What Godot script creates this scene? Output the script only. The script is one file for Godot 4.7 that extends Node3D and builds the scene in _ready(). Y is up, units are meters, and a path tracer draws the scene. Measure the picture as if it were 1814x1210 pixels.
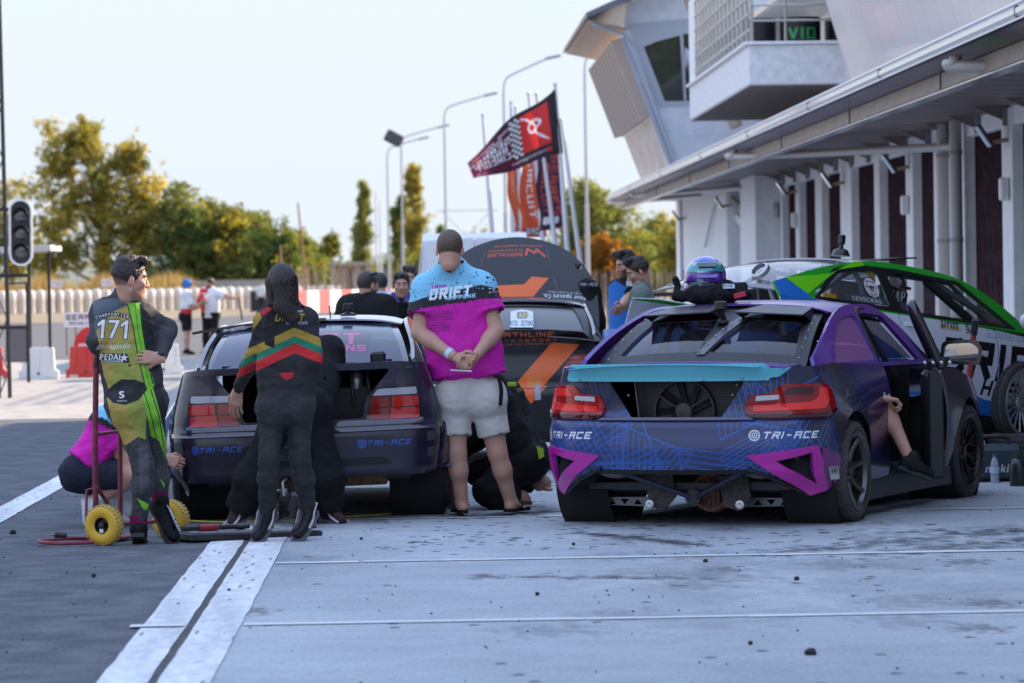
extends Node3D
var store:={}          # materials and shared meshes by name
var taken:={}          # names in use at top level
var rng:=RandomNumberGenerator.new()
var noise:=FastNoiseLite.new()
func _ready():
	rng.seed=7
	noise.seed=3
	noise.frequency=1.0
	set_view()
	build_ground()
	build_pit_building()
	build_background()
	build_trackside()
	build_cars()
	build_people()
	build_small_things()
func set_view():
	var cam:=Camera3D.new()
	cam.name="camera"
	var lens:=CameraAttributesPhysical.new()
	lens.frustum_focal_length=138.8
	lens.frustum_near=0.5
	lens.frustum_far=3000.0
	lens.frustum_focus_distance=24.6
	lens.exposure_aperture=5.0
	cam.attributes=lens
	cam.fov=9.88
	cam.near=0.5
	cam.far=3000.0
	cam.position=Vector3(0,1.5,0)
	cam.basis=Basis(Vector3.UP,deg_to_rad(-1.33))*Basis(Vector3.RIGHT,deg_to_rad(-0.86))*Basis(Vector3.BACK,deg_to_rad(-0.9))
	add_child(cam)
	var e:=Environment.new()
	e.background_mode=Environment.BG_SKY
	var sm:=ProceduralSkyMaterial.new()
	sm.sky_top_color=lin(0.33,0.43,0.66)
	sm.sky_horizon_color=lin(0.29,0.315,0.34)
	sm.sky_curve=0.30
	sm.ground_bottom_color=Color(0.35,0.33,0.31)
	sm.ground_horizon_color=Color(0.8,0.8,0.8)
	sm.sun_angle_max=12.0
	sm.sky_energy_multiplier=1.0
	e.sky=Sky.new()
	e.sky.sky_material=sm
	e.tonemap_mode=Environment.TONE_MAPPER_LINEAR
	e.tonemap_exposure=2.9
	e.sdfgi_enabled=true
	e.ssao_enabled=true
	e.ssil_enabled=true
	var w:=WorldEnvironment.new()
	w.name="environment"
	w.environment=e
	add_child(w)
	var sun:=DirectionalLight3D.new()
	sun.name="sun"
	sun.light_energy=1.4
	sun.light_color=Color(1.0,0.9,0.76)
	sun.light_angular_distance=0.5
	sun.shadow_enabled=true
	sun.look_at_from_position(Vector3(0.88,0.56,-0.5)*100.0,Vector3.ZERO)
	add_child(sun)
# ---------------------------------------------------------------- naming and materials
func numbered(called: String) -> String:
	if not taken.has(called):
		taken[called]=0
		return called
	taken[called]+=1
	return "%s_%03d" % [called,taken[called]]
func tag(o: Node,label:="",category:="",group:="",kind:=""):
	if label: o.set_meta("label",label)
	if category: o.set_meta("category",category)
	if group: o.set_meta("group",group)
	if kind: o.set_meta("kind",kind)
func thing(called: String,label: String,category: String,at:=Vector3.ZERO,turn:=0.0,group:="") -> Node3D:
	var o:=Node3D.new()
	o.name=numbered(called)
	o.position=at
	o.rotation.y=turn
	add_child(o)
	tag(o,label,category,group)
	return o
func obj(called: String,mb,m: Material,parent: Node=null) -> MeshInstance3D:
	var o:=MeshInstance3D.new()
	o.mesh=mb if mb is Mesh else mb.mesh()
	o.name=called if parent else numbered(called)
	o.material_override=m
	(parent if parent else self).add_child(o,true)
	return o
func struct(called: String,mb,m: Material) -> MeshInstance3D:
	var o:=obj(called,mb,m)
	o.set_meta("kind","structure")
	return o
func dup(o: Node3D,label:="",group:="") -> Node3D:
	var c=o.duplicate()
	c.name=numbered(String(o.name).rstrip("0123456789").trim_suffix("_"))
	add_child(c)
	if label: c.set_meta("label",label)
	if group: c.set_meta("group",group)
	return c
func lin(r: float,g: float,b: float) -> Color:
	return Color(r,g,b).linear_to_srgb()
func hexc(h: int) -> Color:
	return Color8((h >> 16) & 255,(h >> 8) & 255,h & 255)
# a plain material: base colour in linear values,roughness,metal
func mat(key: String,r:=0.5,g:=0.5,b:=0.5,rough:=0.6,metal:=0.0,coat:=0.0) -> StandardMaterial3D:
	if store.has(key):
		return store[key]
	var m:=StandardMaterial3D.new()
	m.resource_name=key
	m.albedo_color=lin(r,g,b)
	m.roughness=rough
	m.metallic=metal
	if coat>0.0:
		m.clearcoat_enabled=true
		m.clearcoat=coat
		m.clearcoat_roughness=0.06
	store[key]=m
	return m
func bumpy(m: StandardMaterial3D,freq: float,depth_cm: float,kind:=0):
	var nt:=NoiseTexture2D.new()
	nt.width=256
	nt.height=256
	nt.seamless=true
	nt.noise=FastNoiseLite.new()
	nt.noise.seed=11+kind
	nt.noise.frequency=0.03
	nt.noise.fractal_octaves=4
	m.heightmap_enabled=true
	m.heightmap_texture=nt
	m.heightmap_scale=depth_cm
	m.uv1_triplanar=true
	m.uv1_scale=Vector3.ONE*freq
# a mottled surface: noise between two linear colours,mapped without uvs
func mottled(key: String,a: Color,b: Color,freq: float,rough:=0.8,bump:=0.0,world:=true,octaves:=5) -> StandardMaterial3D:
	if store.has(key):
		return store[key]
	var m:=StandardMaterial3D.new()
	m.resource_name=key
	var nt:=NoiseTexture2D.new()
	nt.width=512
	nt.height=512
	nt.seamless=true
	nt.noise=FastNoiseLite.new()
	nt.noise.seed=key.hash() % 1000
	nt.noise.frequency=0.012
	nt.noise.fractal_octaves=octaves
	nt.noise.fractal_gain=0.62
	nt.color_ramp=Gradient.new()
	nt.color_ramp.offsets=PackedFloat32Array([0.2,0.8])
	nt.color_ramp.colors=PackedColorArray([a,b])
	m.albedo_texture=nt
	m.roughness=rough
	m.uv1_triplanar=true
	m.uv1_world_triplanar=world
	m.uv1_scale=Vector3.ONE*freq
	if bump>0.0:
		var h:=NoiseTexture2D.new()
		h.width=256
		h.height=256
		h.seamless=true
		h.noise=nt.noise
		m.heightmap_enabled=true
		m.heightmap_texture=h
		m.heightmap_scale=bump
	store[key]=m
	return m
func glass(key: String,r: float,g: float,b: float,a: float) -> StandardMaterial3D:
	var m:=mat(key,r,g,b,0.04)
	m.transparency=BaseMaterial3D.TRANSPARENCY_ALPHA
	m.albedo_color.a=a
	return m
func printed(key: String,img: Image,rough:=0.6,coat:=0.0,metal:=0.0) -> StandardMaterial3D:
	var m:=mat(key,1,1,1,rough,metal,coat)
	m.albedo_texture=ImageTexture.create_from_image(img)
	m.texture_repeat=false
	return m
# ---------------------------------------------------------------- mesh building
class MB:
	var p:=PackedVector3Array()
	var n:=PackedVector3Array()
	var t:=PackedVector2Array()
	var c:=PackedColorArray()
	var ix:=PackedInt32Array()
	var tint:=Color.WHITE
	var x:=Transform3D.IDENTITY
	var tinted:=false
	func at(o: Vector3,b:=Basis.IDENTITY) -> MB:
		x=Transform3D(b,o)
		return self
	func color(k: Color) -> MB:
		tint=k
		tinted=true
		return self
	func vert(a: Vector3,nor: Vector3,uv:=Vector2.ZERO) -> int:
		p.append(x*a)
		n.append((x.basis*nor).normalized())
		t.append(uv)
		c.append(tint)
		return p.size()-1
	func tri(i: int,j: int,k: int):   # counter-clockwise from outside
		ix.append(i)
		ix.append(k)
		ix.append(j)
	func quad(a: Vector3,b: Vector3,c2: Vector3,d: Vector3,r:=Rect2(0,0,1,1)) -> MB:
		var nor:=(b-a).cross(c2-a)
		if nor.length_squared()<1e-14:
			nor=(c2-a).cross(d-a)
		nor=nor.normalized()
		var i:=vert(a,nor,Vector2(r.position.x,r.end.y))
		vert(b,nor,r.end)
		vert(c2,nor,Vector2(r.end.x,r.position.y))
		vert(d,nor,r.position)
		tri(i,i+1,i+2)
		tri(i,i+2,i+3)
		return self
	func face(a: Vector3,b: Vector3,c2: Vector3):
		var nor:=(b-a).cross(c2-a).normalized()
		var i:=vert(a,nor)
		vert(b,nor)
		vert(c2,nor)
		tri(i,i+1,i+2)
	func box(o: Vector3,s: Vector3,bev:=0.0) -> MB:
		var h:=s/2.0
		bev=minf(bev,minf(h.x,minf(h.y,h.z))*0.9)
		for ax in 3:
			var u:=(ax+1) % 3
			var w:=(ax+2) % 3
			for sg in [-1.0,1.0]:
				var q:=[]
				for k in [[-1,-1],[1,-1],[1,1],[-1,1]]:
					var a:=Vector3.ZERO
					a[ax]=sg*h[ax]
					a[u]=k[0]*(h[u]-bev)
					a[w]=k[1]*(h[w]-bev)
					q.append(o+a)
				if sg>0: quad(q[0],q[1],q[2],q[3])
				else: quad(q[3],q[2],q[1],q[0])
			if bev>0.0:
				for su in [-1.0,1.0]:
					for sw in [-1.0,1.0]:
						var q:=[]
						for e in [[-1,0],[1,0],[1,1],[-1,1]]:
							var a:=Vector3.ZERO
							a[ax]=e[0]*(h[ax]-bev)
							a[u]=su*(h[u]-(bev if e[1]==1 else 0.0))
							a[w]=sw*(h[w]-(0.0 if e[1]==1 else bev))
							q.append(o+a)
						if su*sw<0: quad(q[3],q[2],q[1],q[0])
						else: quad(q[0],q[1],q[2],q[3])
		if bev>0.0:
			for sx in [-1.0,1.0]:
				for sy in [-1.0,1.0]:
					for sz in [-1.0,1.0]:
						var a:=o+Vector3(sx*h.x,sy*(h.y-bev),sz*(h.z-bev))
						var b:=o+Vector3(sx*(h.x-bev),sy*h.y,sz*(h.z-bev))
						var d:=o+Vector3(sx*(h.x-bev),sy*(h.y-bev),sz*h.z)
						if sx*sy*sz>0: face(a,b,d)
						else: face(a,d,b)
		return self
	# a square bar between two points
	func bar(a: Vector3,b: Vector3,w: float,h: float,bev:=0.0,up:=Vector3.UP) -> MB:
		var d:=b-a
		var keep:=x
		var zz:=d.normalized()
		if absf(zz.dot(up))>0.98: up=Vector3.RIGHT
		var xx:=up.cross(zz).normalized()
		x=x*Transform3D(Basis(xx,zz.cross(xx),zz),(a+b)/2.0)
		box(Vector3.ZERO,Vector3(w,h,d.length()),bev)
		x=keep
		return self
	func tube(pts: Array,rad,sides:=10,caps:=true) -> MB:
		var m:=pts.size()
		var side:=Vector3.ZERO
		var first:=p.size()
		for i in m:
			var d: Vector3=(pts[mini(i+1,m-1)]-pts[maxi(i-1,0)]).normalized()
			if i==0:
				side=d.cross(Vector3.UP if absf(d.y)<0.9 else Vector3.RIGHT).normalized()
			side=(side-d*side.dot(d)).normalized()
			var up:=side.cross(d)
			var r: float=rad[i] if rad is Array else rad
			for k in sides+1:
				var an:=TAU*k/sides
				var nor:=side*cos(an)+up*sin(an)
				vert(pts[i]+nor*r,nor,Vector2(float(k)/sides,float(i)/(m-1)))
		for i in m-1:
			for k in sides:
				var q:=first+i*(sides+1)+k
				tri(q,q+sides+1,q+sides+2)
				tri(q,q+sides+2,q+1)
		if caps:
			for e in [0,m-1]:
				var d: Vector3=(pts[0]-pts[1] if e==0 else pts[m-1]-pts[m-2]).normalized()
				var o:=vert(pts[e],d)
				var q0: int=first+e*(sides+1)
				var ring:=[]
				for k in sides:
					p.append(p[q0+k])
					n.append((x.basis*d).normalized())
					t.append(Vector2.ZERO)
					c.append(tint)
					ring.append(p.size()-1)
				for k in sides:
					if e==0: tri(o,ring[(k+1) % sides],ring[k]) if false else tri(o,ring[k],ring[(k+1) % sides])
					else: tri(o,ring[(k+1) % sides],ring[k])
		return self
	# turned about the y axis; profile points are (radius,height),listed from the bottom up on the outside
	func lathe(prof: Array,sides:=24,arc:=TAU) -> MB:
		var m:=prof.size()
		for i in m-1:
			var a: Vector2=prof[i]
			var b: Vector2=prof[i+1]
			var e:=b-a
			if e.length()<1e-6: continue
			var ns:=Vector2(e.y,-e.x).normalized()
			var na:=ns
			var nb:=ns
			if i>0:
				var f: Vector2=a-prof[i-1]
				var g:=Vector2(f.y,-f.x).normalized()
				if g.dot(ns)>0.7: na=(g+ns).normalized()
			if i<m-2:
				var f: Vector2=prof[i+2]-b
				var g:=Vector2(f.y,-f.x).normalized()
				if g.dot(ns)>0.7: nb=(g+ns).normalized()
			var first:=p.size()
			for k in sides+1:
				var an:=arc*k/sides
				var cs:=cos(an)
				var sn:=sin(an)
				vert(Vector3(a.x*cs,a.y,-a.x*sn),Vector3(na.x*cs,na.y,-na.x*sn),Vector2(float(k)/sides,float(i)/(m-1)))
				vert(Vector3(b.x*cs,b.y,-b.x*sn),Vector3(nb.x*cs,nb.y,-nb.x*sn),Vector2(float(k)/sides,float(i+1)/(m-1)))
			for k in sides:
				var q:=first+2*k
				tri(q,q+2,q+3)
				tri(q,q+3,q+1)
		return self
	# a polygon in x-y given thickness along z (z0 to z1)
	func prism(poly: PackedVector2Array,z0: float,z1: float) -> MB:
		var pg:=poly
		if Geometry2D.is_polygon_clockwise(pg):
			pg=pg.duplicate()
			pg.reverse()
		# godot's test calls a polygon clockwise for y pointing down; make it counter-clockwise for y up
		var area:=0.0
		for i in pg.size():
			area+=pg[i].cross(pg[(i+1) % pg.size()])
		if area<0:
			pg=pg.duplicate()
			pg.reverse()
		var id:=Geometry2D.triangulate_polygon(pg)
		for s in 2:
			var z:=z1 if s==0 else z0
			var nor:=Vector3(0,0,1 if s==0 else -1)
			var first:=p.size()
			for q in pg:
				vert(Vector3(q.x,q.y,z),nor,q)
			for i in range(0,id.size(),3):
				var cr:=(pg[id[i+1]]-pg[id[i]]).cross(pg[id[i+2]]-pg[id[i]])
				if (cr>0)==(s==0): tri(first+id[i],first+id[i+1],first+id[i+2])
				else: tri(first+id[i],first+id[i+2],first+id[i+1])
		for i in pg.size():
			var a:=pg[i]
			var b:=pg[(i+1) % pg.size()]
			quad(Vector3(a.x,a.y,z0),Vector3(b.x,b.y,z0),Vector3(b.x,b.y,z1),Vector3(a.x,a.y,z1))
		return self
	func ball(o: Vector3,r: Vector3,rings:=8,sides:=12) -> MB:
		var first:=p.size()
		for i in rings+1:
			var la:=PI*i/rings-PI/2
			for k in sides+1:
				var an:=TAU*k/sides
				var u:=Vector3(cos(la)*cos(an),sin(la),-cos(la)*sin(an))
				vert(o+u*r,(u/r).normalized(),Vector2(float(k)/sides,1.0-float(i)/rings))
		for i in rings:
			for k in sides:
				var q:=first+i*(sides+1)+k
				tri(q,q+1,q+sides+2)
				tri(q,q+sides+2,q+sides+1)
		return self
	# a curved panel: a polygon in (u,v),laid on the surface f(u,v),with thickness and real holes
	func sheet(poly: PackedVector2Array,f: Callable,cell: float,thick:=0.004,holes:=[],flip:=false,uvr:=Rect2(0,0,1,1)) -> MB:
		var lo:=poly[0]
		var hi:=poly[0]
		for q in poly:
			lo=lo.min(q)
			hi=hi.max(q)
		var nx:=maxi(1,ceili((hi.x-lo.x)/cell))
		var ny:=maxi(1,ceili((hi.y-lo.y)/cell))
		var step:=(hi-lo)/Vector2(nx,ny)
		var rims:=[poly]
		rims.append_array(holes)
		var dense:=[]
		for r in rims:
			var o:=PackedVector2Array()
			for i in r.size():
				var a: Vector2=r[i]
				var b: Vector2=r[(i+1) % r.size()]
				var k:=maxi(1,ceili(a.distance_to(b)/cell))
				for j in k:
					o.append(a.lerp(b,float(j)/k))
			dense.append(o)
		var known:={}
		var sg:=-1.0 if flip else 1.0
		var e:=cell*0.05
		var faces:=PackedInt32Array()
		var put:=func(q: Vector2) -> int:
			var key:=Vector2i((q*20000.0).round())
			if known.has(key): return known[key]
			var a: Vector3=f.call(q)
			var du: Vector3=f.call(q+Vector2(e,0))-f.call(q-Vector2(e,0))
			var dv: Vector3=f.call(q+Vector2(0,e))-f.call(q-Vector2(0,e))
			var i:=vert(a,du.cross(dv)*sg,(q-uvr.position)/uvr.size*Vector2(1,-1)+Vector2(0,1))
			known[key]=i
			return i
		for j in ny:
			for i in nx:
				var a:=lo+step*Vector2(i,j)
				var r:=PackedVector2Array([a,a+Vector2(step.x,0),a+step,a+Vector2(0,step.y)])
				var parts: Array[PackedVector2Array]=Geometry2D.intersect_polygons(dense[0],r)
				for h in range(1,dense.size()):
					var next: Array[PackedVector2Array]=[]
					for g in parts:
						for w in Geometry2D.clip_polygons(g,dense[h]):
							next.append(w)
					parts=next
				for g in parts:
					if g.size()<3: continue
					var id:=Geometry2D.triangulate_polygon(g)
					var vs:=[]
					for q in g:
						vs.append(put.call(q))
					for k in range(0,id.size(),3):
						var cr:=(g[id[k+1]]-g[id[k]]).cross(g[id[k+2]]-g[id[k]])
						if absf(cr)<1e-10: continue
						if (cr>0)==(not flip): faces.append_array([vs[id[k]],vs[id[k+1]],vs[id[k+2]]])
						else: faces.append_array([vs[id[k]],vs[id[k+2]],vs[id[k+1]]])
		for k in range(0,faces.size(),3):
			tri(faces[k],faces[k+1],faces[k+2])
		if thick>0.0:
			var back:={}
			for k in range(0,faces.size(),3):
				for w in 3:
					var i:=faces[k+w]
					if not back.has(i):
						p.append(p[i]-n[i]*thick)
						n.append(-n[i])
						t.append(t[i])
						c.append(c[i])
						back[i]=p.size()-1
				tri(back[faces[k]],back[faces[k+2]],back[faces[k+1]])
			for d in dense.size():
				var r: PackedVector2Array=dense[d]
				var area:=0.0
				for i in r.size():
					area+=r[i].cross(r[(i+1) % r.size()])
				var turn:=(area>0)==(d==0)
				if flip: turn=not turn
				for i in r.size():
					var ia: int=put.call(r[i])
					var ib: int=put.call(r[(i+1) % r.size()])
					var na:=n[ia]
					var nb:=n[ib]
					var pa:=p[ia]
					var pb:=p[ib]
					var keep:=x
					x=Transform3D.IDENTITY
					if turn: quad(pb,pa,pa-na*thick,pb-nb*thick)
					else: quad(pa,pb,pb-nb*thick,pa-na*thick)
					x=keep
		return self
	func add(o,tf:=Transform3D.IDENTITY) -> MB:
		var first:=p.size()
		for i in o.p.size():
			p.append(x*(tf*o.p[i]))
			n.append((x.basis*(tf.basis*o.n[i])).normalized())
		t.append_array(o.t)
		c.append_array(o.c)
		if o.tinted: tinted=true
		var swap:=(x.basis*tf.basis).determinant()<0
		for i in range(0,o.ix.size(),3):
			ix.append(first+o.ix[i])
			ix.append(first+o.ix[i+(2 if swap else 1)])
			ix.append(first+o.ix[i+(1 if swap else 2)])
		return self
	func mesh() -> ArrayMesh:
		var a:=[]
		a.resize(Mesh.ARRAY_MAX)
		a[Mesh.ARRAY_VERTEX]=p
		a[Mesh.ARRAY_NORMAL]=n
		a[Mesh.ARRAY_TEX_UV]=t
		if tinted: a[Mesh.ARRAY_COLOR]=c
		a[Mesh.ARRAY_INDEX]=ix
		var m:=ArrayMesh.new()
		m.add_surface_from_arrays(Mesh.PRIMITIVE_TRIANGLES,a)
		return m
func pv(a: Array) -> PackedVector2Array:   # [x,y,x,y,...]
	var o:=PackedVector2Array()
	for i in range(0,a.size(),2):
		o.append(Vector2(a[i],a[i+1]))
	return o
func mirrored(a: PackedVector2Array) -> PackedVector2Array:
	var o:=PackedVector2Array()
	for q in a:
		o.append(Vector2(-q.x,q.y))
	o.reverse()
	return o
# rounds the corners of a polygon
func rounded(a: PackedVector2Array,r: float,k:=4) -> PackedVector2Array:
	var o:=PackedVector2Array()
	var m:=a.size()
	for i in m:
		var q:=a[i]
		var u:=a[(i+m-1) % m]-q
		var w:=a[(i+1) % m]-q
		var d:=minf(r,minf(u.length(),w.length())*0.45)
		var s:=q+u.normalized()*d
		var e:=q+w.normalized()*d
		for j in k+1:
			var f:=float(j)/k
			o.append(s.lerp(q,f).lerp(q.lerp(e,f),f))
	return o
func disc(o: Vector2,r: float,k:=20,ry:=0.0) -> PackedVector2Array:
	var a:=PackedVector2Array()
	for i in k:
		a.append(o+Vector2(cos(TAU*i/k)*r,sin(TAU*i/k)*(ry if ry>0 else r)))
	return a
# smooth curve through points
func curve(pts: Array,k:=6) -> Array:
	var o:=[]
	for i in pts.size()-1:
		var a=pts[maxi(i-1,0)]
		var b=pts[i]
		var c=pts[i+1]
		var d=pts[mini(i+2,pts.size()-1)]
		for j in k:
			o.append(b.cubic_interpolate(c,a,d,float(j)/k))
	o.append(pts[-1])
	return o
# ---------------------------------------------------------------- bodies: a field of distances,meshed with surface nets
class Field:
	var h: float
	var o: Vector3
	var nx: int
	var ny: int
	var nz: int
	var d:=PackedFloat32Array()
	func _init(lo: Vector3,hi: Vector3,cell: float):
		h=cell
		o=lo
		nx=ceili((hi.x-lo.x)/h)+2
		ny=ceili((hi.y-lo.y)/h)+2
		nz=ceili((hi.z-lo.z)/h)+2
		d.resize(nx*ny*nz)
		d.fill(1.0)
	func span(lo: Vector3,hi: Vector3) -> Array:
		var a:=((lo-o)/h).floor()
		var b:=((hi-o)/h).ceil()
		return [maxi(int(a.x),0),maxi(int(a.y),0),maxi(int(a.z),0),mini(int(b.x)+1,nx),mini(int(b.y)+1,ny),mini(int(b.z)+1,nz)]
	# a tapered capsule; squash>1 makes it thinner along the direction sd; flat ends it square at b
	func bone(a: Vector3,b: Vector3,ra: float,rb: float,k:=0.03,squash:=1.0,sd:=Vector3.BACK,flat:=false):
		var m:=maxf(k,h*1.6)+h
		var rr:=Vector3.ONE*(maxf(ra,rb)+m)
		var s:=span(a.min(b)-rr,a.max(b)+rr)
		var ab:=b-a
		var sq:=squash-1.0
		ab+=sd*ab.dot(sd)*sq
		var len:=maxf(ab.length(),1e-5)
		var inv:=1.0/(len*len)
		var dr:=rb-ra
		var i4k:=0.25/k
		for z in range(s[2],s[5]):
			for y in range(s[1],s[4]):
				var i: int=(z*ny+y)*nx+s[0]
				var q:=Vector3(o.x+s[0]*h,o.y+y*h,o.z+z*h)-a
				for xx in range(s[0],s[3]):
					var w:=q
					if sq!=0.0: w+=sd*(q.dot(sd)*sq)
					var tr:=w.dot(ab)*inv
					var t:=clampf(tr,0.0,1.0)
					var v:=(w-ab*t).length()-ra-dr*t
					if flat and tr>1.0: v=maxf((w-ab*tr).length()-rb,(tr-1.0)*len)
					if v<m:
						var c:=d[i]
						var e:=k-absf(c-v)
						d[i]=minf(c,v)-(e*e*i4k if e>0.0 else 0.0)
					q.x+=h
					i+=1
	func blob(p0: Vector3,r: Vector3,k:=0.02,bs:=Basis.IDENTITY,carve:=false):
		var m:=maxf(k,h*1.6)+h
		var rm:=maxf(r.x,maxf(r.y,r.z))+m
		var s:=span(p0-Vector3.ONE*rm,p0+Vector3.ONE*rm)
		var bt:=bs.transposed()
		var r2:=r*r
		var i4k:=0.25/k
		for z in range(s[2],s[5]):
			for y in range(s[1],s[4]):
				var i: int=(z*ny+y)*nx+s[0]
				for xx in range(s[0],s[3]):
					var w:=bt*(Vector3(o.x+xx*h,o.y+y*h,o.z+z*h)-p0)
					var k0:=(w/r).length()
					var v:=k0*(k0-1.0)/maxf((w/r2).length(),1e-4)
					if v<m:
						var c:=d[i]
						if carve:
							var e:=k-absf(c+v)
							d[i]=maxf(c,-v)+(e*e*i4k if e>0.0 else 0.0)
						else:
							var e:=k-absf(c-v)
							d[i]=minf(c,v)-(e*e*i4k if e>0.0 else 0.0)
					i+=1
	func cut(p0: Vector3,nor: Vector3):
		for z in nz:
			for y in ny:
				var i: int=(z*ny+y)*nx
				for xx in nx:
					if d[i]<0.1:
						d[i]=maxf(d[i],(Vector3(o.x+xx*h,o.y+y*h,o.z+z*h)-p0).dot(nor))
					i+=1
	func crumple(ns: FastNoiseLite,amp: float,f: Vector3):
		for z in nz:
			for y in ny:
				var i: int=(z*ny+y)*nx
				for xx in nx:
					if absf(d[i])<2.5*h:
						d[i]+=amp*ns.get_noise_3d((o.x+xx*h)*f.x,(o.y+y*h)*f.y,(o.z+z*h)*f.z)
					i+=1
	func add_to(mb: MB,paint=null,uvr=null):
		var at:={}
		var cor:=PackedInt32Array([0,1,nx,nx+1,nx*ny,nx*ny+1,nx*ny+nx,nx*ny+nx+1])
		var edges:=[[0,1],[2,3],[4,5],[6,7],[0,2],[1,3],[4,6],[5,7],[0,4],[1,5],[2,6],[3,7]]
		var off:=[]
		for k in 8:
			off.append(Vector3(k & 1,(k >> 1) & 1,(k >> 2) & 1))
		var lim:=2.0*h
		for z in nz-1:
			for y in ny-1:
				var i: int=(z*ny+y)*nx-1
				for xx in nx-1:
					i+=1
					if absf(d[i])>lim: continue
					var v0:=d[i]
					var v1:=d[i+1]
					var v2:=d[i+cor[2]]
					var v3:=d[i+cor[3]]
					var v4:=d[i+cor[4]]
					var v5:=d[i+cor[5]]
					var v6:=d[i+cor[6]]
					var v7:=d[i+cor[7]]
					var ins:=int(v0<0)+int(v1<0)+int(v2<0)+int(v3<0)+int(v4<0)+int(v5<0)+int(v6<0)+int(v7<0)
					if ins==0 or ins==8: continue
					var val:=[v0,v1,v2,v3,v4,v5,v6,v7]
					var acc:=Vector3.ZERO
					var cnt:=0
					for e in edges:
						var a: float=val[e[0]]
						var b: float=val[e[1]]
						if (a<0)!=(b<0):
							acc+=off[e[0]].lerp(off[e[1]],a/(a-b))
							cnt+=1
					var pos:=o+(Vector3(xx,y,z)+acc/cnt)*h
					var nor:=Vector3(v1+v3+v5+v7-v0-v2-v4-v6,v2+v3+v6+v7-v0-v1-v4-v5,v4+v5+v6+v7-v0-v1-v2-v3).normalized()
					if paint: mb.tint=paint.call(pos,nor)
					at[i]=mb.vert(pos,nor,uvr.call(pos,nor) if uvr else Vector2.ZERO)
		if paint: mb.tinted=true
		var sx:=1
		var sy:=nx
		var sz:=nx*ny
		for i in at:
			var v: float=d[i]
			var ins:=v<0
			if (d[i+sx]<0)!=ins and at.has(i-sy) and at.has(i-sz) and at.has(i-sy-sz):
				_q(mb,at[i-sy-sz],at[i-sz],at[i],at[i-sy],ins)
			if (d[i+sy]<0)!=ins and at.has(i-sx) and at.has(i-sz) and at.has(i-sx-sz):
				_q(mb,at[i-sx-sz],at[i-sx],at[i],at[i-sz],ins)
			if (d[i+sz]<0)!=ins and at.has(i-sx) and at.has(i-sy) and at.has(i-sx-sy):
				_q(mb,at[i-sx-sy],at[i-sy],at[i],at[i-sx],ins)
	func _q(mb: MB,a: int,b: int,c: int,e: int,ins: bool):
		if ins:
			mb.tri(a,b,c)
			mb.tri(a,c,e)
		else:
			mb.tri(a,c,b)
			mb.tri(a,e,c)
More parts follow.
